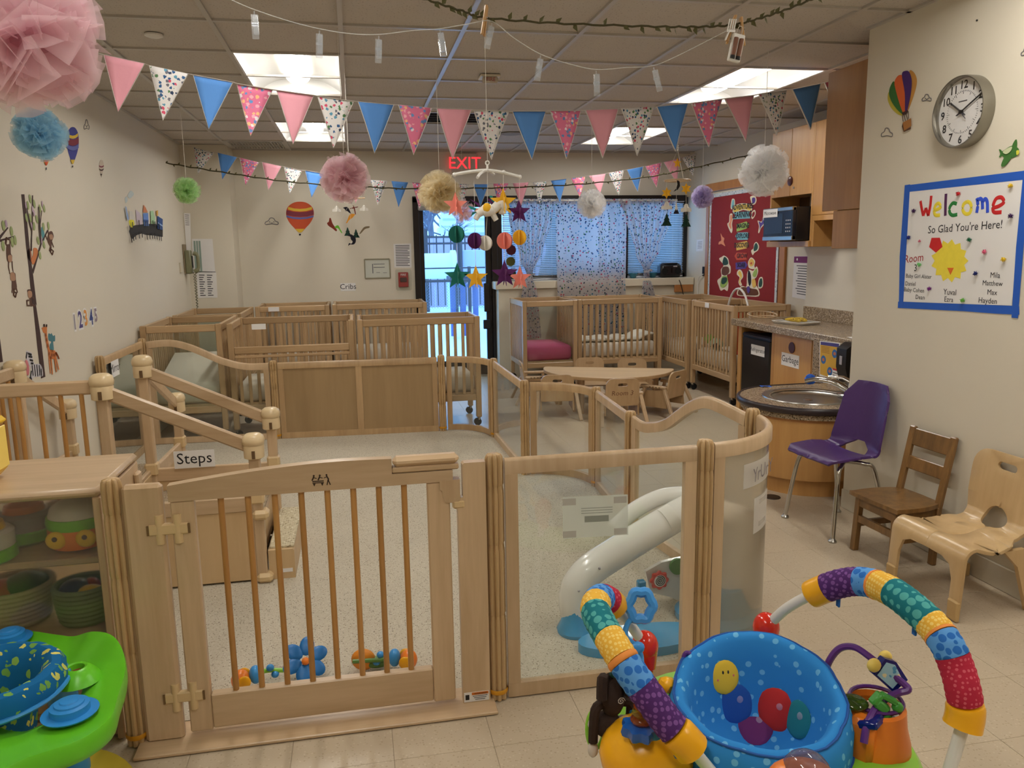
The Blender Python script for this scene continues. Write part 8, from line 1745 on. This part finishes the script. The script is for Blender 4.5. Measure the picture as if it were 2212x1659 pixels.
for a, b in (((208, 420), (215, 468)), ((222, 418), (232, 462)), ((238, 412), (250, 455)), ((254, 392), (256, 446))): part(t, 'rope', MB().tube([WRp(*z5([p])[0], 0.006)-c for p in (a, b)], 0.0014, 4), bark_d)
def cloud(lab, wall, cx, cy, w_, h, face=False, m=None):
    fn, nv = NRM[wall]; out = [(cx-w_, cy+h), (cx-w_*1.05, cy+h*0.3), (cx-w_*0.55, cy-h*0.2), (cx-w_*0.25, cy-h), (cx+w_*0.3, cy-h*0.9), (cx+w_*0.6, cy-h*0.1), (cx+w_*1.05, cy+h*0.3), (cx+w_*0.95, cy+h), (cx, cy+h*0.8)]
    P = spline([fn(*p, 0.0008) for p in out], 5, True); c = P[0].copy(); t = thing('cloud_decal', lab, 'wall decal', c, 0, 'outlined cloud decals'); m = m or dk('cloud_line', (120, 116, 116))
    r = 0.0024 if wall != 'B' else 0.005
    part(t, 'outline', MB().tube([p-c for p in P], r, 4, closed=True), m)
    if face:
        for s in (-1, 1): part(t, 'eye', MB().ell(fn(cx+s*w_*0.35, cy+h*0.2, 0.001)-c, r*1.3, 6, 4), m)
        part(t, 'smile', MB().tube([fn(cx+w_*0.18*q, cy+h*(0.55-0.18*abs(q)), 0.001)-c for q in (-1, -0.5, 0, 0.5, 1)], r*0.8, 4), m)
cloud('small smiling cloud outline left of the clock', 'R', 2002, 211, 9, 7, True); cloud('cloud outline below the rainbow balloon', 'R', 1916, 286, 11, 9); cloud('smiling cloud outline on the back wall beside balloon', 'B', 587, 478, 13, 7, True); cloud('faint cloud outline high on the left wall', 'L', 187, 269, 5, 10, True); cloud('cloud outline cut by the right picture edge', 'R', 2216, 112, 9, 8)
# aeroplane
gp, gl = dk('plane_green', (64, 116, 48)), dk('plane_light', (206, 214, 170))
decal('aeroplane_decal', 'green aeroplane decal right of the clock', 'R', [('wing', gp, z5([(1045, 660), (1060, 620), (1078, 603), (1084, 640), (1075, 680)])), ('body', gp, z5([(960, 700), (985, 685), (1040, 652), (1085, 665), (1098, 690), (1090, 720), (1045, 745), (990, 745), (965, 720)])), ('tail', gp, z5([(945, 680), (962, 685), (970, 712), (960, 735), (945, 738), (955, 712)])), ('wing', gp, z5([(990, 735), (1030, 728), (1040, 740), (1000, 795), (972, 812), (962, 795)])), ('canopy', gl, z5([(975, 695), (1040, 658), (1035, 690), (1000, 715)])), ('nose', dk('plane_nose', (214, 210, 70)), z5([(1078, 690), (1098, 688), (1096, 712), (1080, 722)]))])
solo('wall_nail', 'small dark nail in the near right wall', 'nail', MB().cyl(WRp(2111, 44), WRp(2111, 44)+Vector((-0.004, 0, 0)), 0.004, n=8), black)

# ---------------------------------------------------------------- clock
cc_ = WRp(2083, 244); dd = (cc_-O0).dot(fw)
ytop, ybot = WRp(2088, 166), WRp(2073, 322); RC = (ytop-ybot).length/2
t = thing('wall_clock', 'round steel rimmed wall clock showing ten past ten', 'clock', (WR-0.001, (ytop.y+ybot.y)/2-0.03, (ytop.z+ybot.z)/2), 0)
RX = Matrix.Rotation(-PI/2, 4, 'Y')
part(t, 'case', MB().lathe([(RC*1.0, 0.0), (RC*1.0, 0.05), (RC*0.985, 0.058), (RC*0.955, 0.058), (RC*0.935, 0.050), (RC*0.93, 0.03)], 56, cap=False).xf(RX), plain('satin_steel', rgb(150, 146, 136), 0.3, metal=0.9), True)
part(t, 'dial', MB().cyl((-0.026, 0, 0), (-0.030, 0, 0), RC*0.94, n=56), white)
fx_ = -0.0308
for k in range(1, 13):
    a = PI/2-2*PI*k/12; part(t, 'numeral', text_mb(str(k), RC*0.32, Vector((fx_, -RC*0.76*math.cos(a), RC*0.76*math.sin(a)-RC*0.11)), (0, -1, 0), (0, 0, 1), 0.0004, bold=0.0008), black)
for k in range(60):
    a = 2*PI*k/60; l0, l1 = (0.50, 0.60) if k % 5 == 0 else (0.56, 0.60)
    part(t, 'minute_mark', MB().bar((fx_, -RC*l0*math.cos(a), RC*l0*math.sin(a)), (fx_, -RC*l1*math.cos(a), RC*l1*math.sin(a)), 0.001, 0.0018, upv=(1, 0, 0)), plain('grey_print', rgb(90, 90, 96), 0.7))
part(t, 'maker_mark', B((fx_, 0, RC*0.30), (0.0006, 0.05, 0.005)), plain('grey_print', rgb(90, 90, 96), 0.7))
def hand(nm, ang, l0, l1, w_, off, m=black): a = PI/2-ang; part(t, nm, MB().bar((fx_-off, RC*l0*math.cos(a), -RC*l0*math.sin(a)), (fx_-off, -RC*l1*math.cos(a), RC*l1*math.sin(a)), 0.002, w_, upv=(1, 0, 0)), m)
hand('hour_hand', 2*PI*(10.17/12), 0.16, 0.56, 0.012, 0.004); hand('minute_hand', 2*PI*(10.4/60), 0.18, 0.86, 0.008, 0.007); hand('second_hand', 2*PI*(22.5/60), 0.0, 0.3, 0.003, 0.009, plain('grey_print', rgb(90, 90, 96), 0.7)); part(t, 'hub', MB().cyl((fx_, 0, 0), (fx_-0.011, 0, 0), 0.009, n=14), black)
part(t, 'cover_glass', MB().cyl((-0.046, 0, 0), (-0.047, 0, 0), RC*0.935, n=56), acrylic('clock_glass', tint=(1, 1, 1, 1), haze=0.0))

# ---------------------------------------------------------------- welcome poster
zw = lambda x, y: (1840+x/3.949, 300+y/3.949)
K = [WRp(*zw(*p)) for p in ((490, 452), (1466, 345), (1366, 1422), (440, 1388))]
t = thing('welcome_poster', 'handmade Welcome poster with blue tape border on right wall', 'poster', (WR, 0, 0)); W0 = Vector((WR, 0, 0))
out = [WRp(*zw(*p))-W0 for p in ((458, 398), (1500, 270), (1425, 1500), (400, 1440))]
part(t, 'paper', MB().prism([p-W0+Vector((-0.0006, 0, 0)) for p in K], (-0.0006, 0, 0)), white)
tape = plain('blue_painter_tape', rgb(30, 92, 196), 0.6, var=0.05)
def quadp(pts, m, nm, off=0.0012): return part(t, nm, MB().prism([WRp(*zw(*p))-W0+Vector((-off, 0, 0)) for p in pts], (-0.0005, 0, 0)), m)
quadp([(455, 398), (1500, 268), (1500, 345), (490, 452)], tape, 'tape'); quadp([(455, 395), (500, 388), (440, 1420), (405, 1400), (412, 1000)], tape, 'tape', 0.0018); quadp([(398, 1388), (1370, 1424), (1430, 1428), (1432, 1500), (1250, 1492), (960, 1470), (395, 1442)], tape, 'tape', 0.0014); quadp([(1466, 300), (1520, 300), (1420, 1530), (1366, 1525), (1405, 930)], tape, 'tape', 0.002)
def crayon(n_, c): return plain('crayon_'+n_, rgb(*c), 0.8, var=0.08, scale=40)
def stroke(lines, m, w_, nm='letter', off=0.0016):
    mb = MB()
    for l_ in lines: mb.tube([WRp(*zw(*p))-W0+Vector((-off, 0, 0)) for p in l_], w_, 6, flat=0.15, upv=(0, 0, 1))
    return part(t, nm, mb, m, True)
def sp2(pts, n=4): return [(p.x, p.y) for p in spline([(a, b, 0) for a, b in pts], n)]
cr_, cy_, cp_, cg_, cb_ = crayon('red', (206, 36, 36)), crayon('yellow', (240, 220, 60)), crayon('purple', (84, 36, 84)), crayon('green', (40, 130, 60)), crayon('blue', (50, 84, 214))
fatw = 0.0085
stroke([sp2([(588, 530), (600, 600), (612, 655)]), sp2([(612, 655), (635, 590)]), sp2([(635, 590), (655, 655)]), sp2([(655, 655), (672, 570), (680, 485)])], cr_, fatw)
stroke([sp2([(705, 610), (740, 598), (760, 580), (745, 550), (718, 565), (705, 610), (715, 650), (755, 650)])], cy_, fatw)
stroke([sp2([(806, 468), (802, 560), (800, 655)])], cp_, fatw)
stroke([sp2([(898, 555), (865, 548), (838, 585), (838, 630), (862, 652), (902, 645)])], cg_, fatw)
stroke([sp2([(985, 535), (955, 560), (950, 610), (975, 640), (1010, 630), (1022, 580), (1010, 545), (985, 535)])], cy_, fatw)
stroke([sp2([(1070, 505), (1078, 560), (1068, 630)]), sp2([(1075, 530), (1098, 510), (1115, 530), (1118, 600)]), sp2([(1118, 540), (1140, 512), (1158, 540), (1160, 630)])], cb_, fatw)
stroke([sp2([(1208, 590), (1260, 572), (1300, 540), (1280, 500), (1235, 510), (1208, 570), (1215, 625), (1280, 625)])], cr_, fatw)
uxp = (K[1]-K[0]).normalized(); uyp = Vector((0, 0, 1))
def wtext(s, x, y, hpx, m, al='CENTER', tilt=0.0):
    p = WRp(*zw(x, y))-W0; h = (WRp(*zw(x, y-hpx))-WRp(*zw(x, y))).length
    part(t, 'writing', text_mb(s, h*1.35, p+Vector((-0.0018, 0, 0)), Vector((0, -1, tilt)), (0, 0, 1), 0.0002, al), m)
inkb = plain('marker_black', rgb(34, 32, 38), 0.7)
wtext("So Glad You're Here!", 950, 785, 72, inkb, tilt=0.03); wtext('Room', 530, 1050, 72, crayon('crimson', (170, 36, 50)), tilt=0.10); wtext('3', 545, 1128, 62, inkb)
for s, x, y, h in (('Baby Girl Alster', 570, 1188, 36), ('Daniel', 502, 1252, 38), ('Baby Cohen', 532, 1306, 38), ('Dean', 584, 1368, 40), ('Yuval', 838, 1330, 52), ('Ezra', 828, 1390, 46), ('Mila', 1224, 1185, 50), ('Matthew', 1200, 1252, 46), ('Max', 1198, 1330, 48), ('Hayden', 1160, 1402, 50)): wtext(s, x, y, h, inkb)
# plain yellow sunburst in place of the drawn figure
sb = []
for k in range(26):
    a = 2*PI*k/26; r = 1.0 if k % 2 == 0 else 0.80; sb.append((838+160*r*math.cos(a), 1040-185*r*math.sin(a)))
quadp(sb, crayon('sun_yellow', (244, 224, 70)), 'sunburst', 0.0016); quadp([(720+60*math.cos(a), 900+70*math.sin(a)) for a in [2*PI*k/5+0.3 for k in range(5)]], cr_, 'red_shape', 0.002); quadp([(846+32*math.cos(a), 1120+40*math.sin(a)) for a in [2*PI*k/3+PI/2 for k in range(3)]], crayon('orange', (230, 110, 30)), 'orange_shape', 0.0022)
for k, (x, y, c_, nm) in enumerate(((925, 468, (190, 30, 36), 'red'), (1370, 398, (226, 190, 40), 'yellow'), (542, 615, (66, 34, 84), 'purple'), (1374, 658, (66, 34, 84), 'purple'), (498, 843, (30, 40, 120), 'blue'), (594, 872, (206, 110, 130), 'small pink'), (1018, 860, (24, 100, 64), 'dark green'), (1148, 964, (206, 90, 120), 'pink'), (1310, 1028, (226, 200, 50), 'yellow'), (590, 1072, (120, 200, 120), 'mint'), (1072, 1148, (24, 36, 100), 'navy'), (676, 1278, (120, 40, 130), 'violet'), (960, 1376, (110, 180, 70), 'lime'))):
    p = WRp(*zw(x, y)); rnd = random.Random(k); r = 0.0095 if 'small' not in nm else 0.006; mb = MB().ell((0, 0, 0), r*0.75, 10, 6)
    for _ in range(46):
        d = Vector((rnd.gauss(0, 1), rnd.gauss(0, 1), rnd.gauss(0, 1))).normalized(); mb.tube([d*r*0.5, d*r*rnd.uniform(1.0, 1.35)], [0.0014, 0.0007], 3, False)
    where = ('above the word Welcome', 'in the top right poster corner', 'left of the word Welcome', 'right of the word Welcome', 'at the left edge above Room', 'left of the red shape', 'right of the yellow sunburst top', 'right of the sunburst', 'above the name Mila', 'beside the number 3', 'left of the name Mila', 'right of the name Baby Cohen', 'right of the name Ezra')[k]
    solo('craft_pompom', '%s fuzzy craft pompom %s' % (nm, where), 'craft pompom', mb, plain('fuzz_'+nm.replace(' ', '_'), rgb(*c_), 0.95), False, p+Vector((-0.011, 0, 0)), 0, 'fuzzy craft pompoms on the poster')

# ---------------------------------------------------------------- paper street on the left wall
zc = lambda pts: [(250+x/6.8, 400+y/6.8) for x, y in pts]
t = decal('paper_street', 'paper skyline of coloured houses on black ground, left wall', 'L', [('ground', black, zc([(195, 680), (205, 640), (240, 600), (300, 585), (380, 575), (470, 570), (520, 565), (590, 570), (615, 600), (690, 640), (690, 760), (640, 755), (560, 740), (500, 735), (440, 730), (380, 710), (330, 725), (290, 745), (250, 790), (225, 780), (205, 710)]), False),
    ('house', dk('paper_yellow', (232, 224, 60)), zc([(190, 520), (215, 505), (265, 515), (275, 580), (240, 625), (205, 600)]), False), ('house', dk('paper_pale', (214, 210, 200)), zc([(195, 380), (240, 380), (280, 500), (200, 510)]), False), ('house', dk('paper_lilac', (204, 190, 200)), zc([(292, 360), (345, 400), (395, 500), (390, 575), (310, 585)]), False), ('house', dk('paper_blue', (104, 140, 206)), zc([(400, 415), (475, 410), (485, 600), (415, 600)]), False), ('roof', dk('paper_orange', (206, 130, 90)), zc([(400, 400), (410, 290), (440, 330), (470, 400)]), False), ('house', dk('paper_mint', (170, 206, 160)), zc([(510, 380), (550, 375), (575, 470), (575, 570), (520, 570)]), False), ('house', dk('paper_navy', (44, 78, 138)), zc([(612, 450), (690, 500), (688, 660), (615, 640)]), False), ('roof', dk('paper_amber', (214, 164, 70)), zc([(595, 380), (620, 365), (620, 450), (600, 450)]), False), ('band', dk('paper_navy', (44, 78, 138)), zc([(405, 505), (480, 512), (480, 540), (405, 535)]), False), ('band', dk('paper_light_blue', (150, 180, 226)), zc([(618, 540), (688, 590), (688, 610), (618, 562)]), False), ('sliver', dk('paper_light_blue', (150, 180, 226)), zc([(140, 310), (155, 320), (190, 480), (185, 530), (165, 490)]), False)], cat='paper artwork'); 
c = t.location.copy()
for x, y in ((235, 795), (262, 770), (292, 752), (345, 738), (390, 725), (460, 755), (500, 750), (540, 745), (570, 748), (605, 755), (640, 770), (670, 780), (210, 640), (250, 590), (345, 560), (440, 580), (470, 580), (550, 560), (580, 575), (640, 600)): part(t, 'fringe', MB().box(WLp(*zc([(x, y)])[0], 0.014)-c, (0.002, 0.018, 0.05)), black)
decal('paper_smoke', 'pale blue paper smoke curls above the paper skyline', 'L', [('curl', dk('paper_ice', (196, 208, 206)), zc([(135, 190), (160, 170), (175, 220), (150, 265), (138, 240)])), ('curl', dk('paper_ice', (196, 208, 206)), zc([(175, 150), (220, 80), (265, 130), (230, 180), (195, 190)]))], cat='paper artwork')

# ---------------------------------------------------------------- back wall notices, telephone
def notice(lab, wallf, k4, nrm, lines, name='notice', tint=white, extra=None, cat='notice'):
    nrm = Vector(nrm); P = [wallf(*p) for p in k4]; c = P[0].copy(); P = [p-c for p in P]; t = thing(name, lab, cat, c)
    part(t, 'sheet', MB().prism(P, nrm*0.001), tint)
    at_ = lambda u, v: (P[0]*(1-u)+P[1]*u)*(1-v)+(P[3]*(1-u)+P[2]*u)*v
    for u0, u1, v, h in lines: part(t, 'text_line', MB().prism([at_(u0, v)+nrm*0.0012, at_(u1, v)+nrm*0.0012, at_(u1, v+h)+nrm*0.0012, at_(u0, v+h)+nrm*0.0012], nrm*0.0005), plain('grey_print', rgb(90, 90, 96), 0.7))
    if extra: extra(t, at_, nrm)
    return t
colf = lambda px, py: PY(px, py, 8.90-0.001)
notice('white schedule sheet with green columns on the corner column', colf, ((414, 516), (459, 516), (465, 588), (418, 588)), (0, -1, 0), [], extra=lambda t, at_, n_: [part(t, 'green_column', MB().prism([at_(u, 0.06)+n_*0.0012, at_(u+0.09, 0.06)+n_*0.0012, at_(u+0.09, 0.98)+n_*0.0012, at_(u, 0.98)+n_*0.0012], n_*0.0005), dk('table_green', (150, 170, 158))) for u in (0.08, 0.20, 0.32)])
notice('white telephone list with two text columns on the column', colf, ((424, 586), (467, 587), (470, 643), (428, 644)), (0, -1, 0), [(u, u+0.28-0.05*(k % 3), 0.12+0.085*k, 0.035) for k in range(10) for u in (0.12, 0.52)])
notice('long narrow white paper strip above the telephone', lambda px, py: PY(px, py, 8.80), ((397, 460), (411, 461), (413, 545), (403, 545)), (0, -1, 0), [(0.15, 0.8, 0.04+0.05*k, 0.012) for k in range(6)])
sign('white card reading Cribs on the back wall', 'Cribs', PY(752, 620, YB-0.002), (1, 0, 0), (0, 0, 1), 0.17, 0.09, 0.085)
notice('white typed notice beside the glass door', WBp, ((850, 527), (888, 526), (889, 578), (852, 578)), (0, -1, 0), [(0.1, 0.9-0.1*(k % 4 == 3), 0.06+0.07*k, 0.03) for k in range(13)])
t = notice('framed evacuation plan on the back wall', WBp, ((787, 560), (841, 559), (843, 600), (789, 601)), (0, -1, 0), [(0.35, 0.8, 0.25, 0.03), (0.35, 0.8, 0.42, 0.03), (0.45, 0.6, 0.70, 0.02), (0.3, 0.33, 0.25, 0.5), (0.72, 0.88, 0.72, 0.02)], name='evacuation_plan', tint=plain('plan_pale', rgb(206, 208, 196), 0.4), cat='evacuation plan')
P_ = [WBp(*p)-t.location for p in ((787, 560), (841, 559), (843, 600), (789, 601))]
for a, b in zip(P_, P_[1:]+P_[:1]): part(t, 'frame_bar', MB().bar(a+Vector((0, -0.006, 0)), b+Vector((0, -0.006, 0)), 0.012, 0.012, 0.002), plain('plan_frame', rgb(150, 144, 120), 0.4))
q = WBp(871, 604); t = thing('fire_pull', 'red fire alarm pull station under a clear cover', 'fire alarm', (q.x, YB-0.001, q.z))
part(t, 'box', B((0, -0.02, 0.0), (0.115, 0.04, 0.17), 0.006), plain('alarm_red_box', rgb(158, 46, 46), 0.4)); part(t, 'handle', B((0, -0.045, 0.0), (0.075, 0.014, 0.05), 0.004), plain('alarm_dark', rgb(70, 40, 40), 0.4)); part(t, 'cover', B((0, -0.04, 0), (0.18, 0.078, 0.24), 0.012), clear)
part(t, 'lettering', text_mb('FIRE', 0.035, (0, -0.0405, 0.045), (1, 0, 0), (0, 0, 1), 0.0004), white)
# wall telephone on the left wall near the corner
q = PX(409, 566, WL+0.05); t = thing('wall_telephone', 'olive green wall telephone with coiled cord', 'telephone', (WL+0.001, q.y, q.z))
olv = plain('olive_phone_plastic', rgb(126, 126, 96), 0.4, var=0.03)
part(t, 'wall_plate', B((0.008, 0.02, 0.03), (0.016, 0.13, 0.30), 0.004), plain('phone_plate', rgb(140, 124, 98), 0.6)); part(t, 'body', B((0.045, 0.0, 0.0), (0.06, 0.10, 0.24), 0.012), olv, True)
part(t, 'keypad', B((0.078, 0.015, 0.0), (0.004, 0.05, 0.12), 0.001), black)
h_ = part(t, 'handset', MB().tube(spline([(0.10, -0.03, 0.09), (0.135, -0.03, 0.07), (0.14, -0.03, 0.0), (0.135, -0.03, -0.07), (0.10, -0.03, -0.10)], 4), [0.022]*4+[0.016]*9+[0.024]*4, 10), olv, True)
co = []
for k in range(160):
    s = k/159; y_, z_ = (-0.03+0.03*s*2, -0.10-0.42*s*2) if s < 0.5 else (0.0+0.05*(s-0.5)*2, -0.52+0.40*(s-0.5)*2)
    co.append((0.09+0.008*math.cos(k*1.1), y_+0.008*math.sin(k*1.1), z_))
part(t, 'coiled_cord', MB().tube(co, 0.003, 4), plain('cord_grey', rgb(110, 108, 86), 0.6), True)
solo('wall_socket', 'small clear bracket on the wall left of the telephone', 'bracket', B(PX(391, 578, WL+0.01), (0.02, 0.06, 0.10), 0.004), trimw)
# floor drain near the curved panel
q = PZ(1668, 1074, 0); solo('floor_drain', 'round dark floor drain cap near the sink', 'drain', MB().lathe([(0.05, 0.0005), (0.048, 0.004), (0.01, 0.005)], 20), plain('drain_dark', rgb(70, 66, 60), 0.4, metal=0.5), True, (q.x, q.y, 0.0))
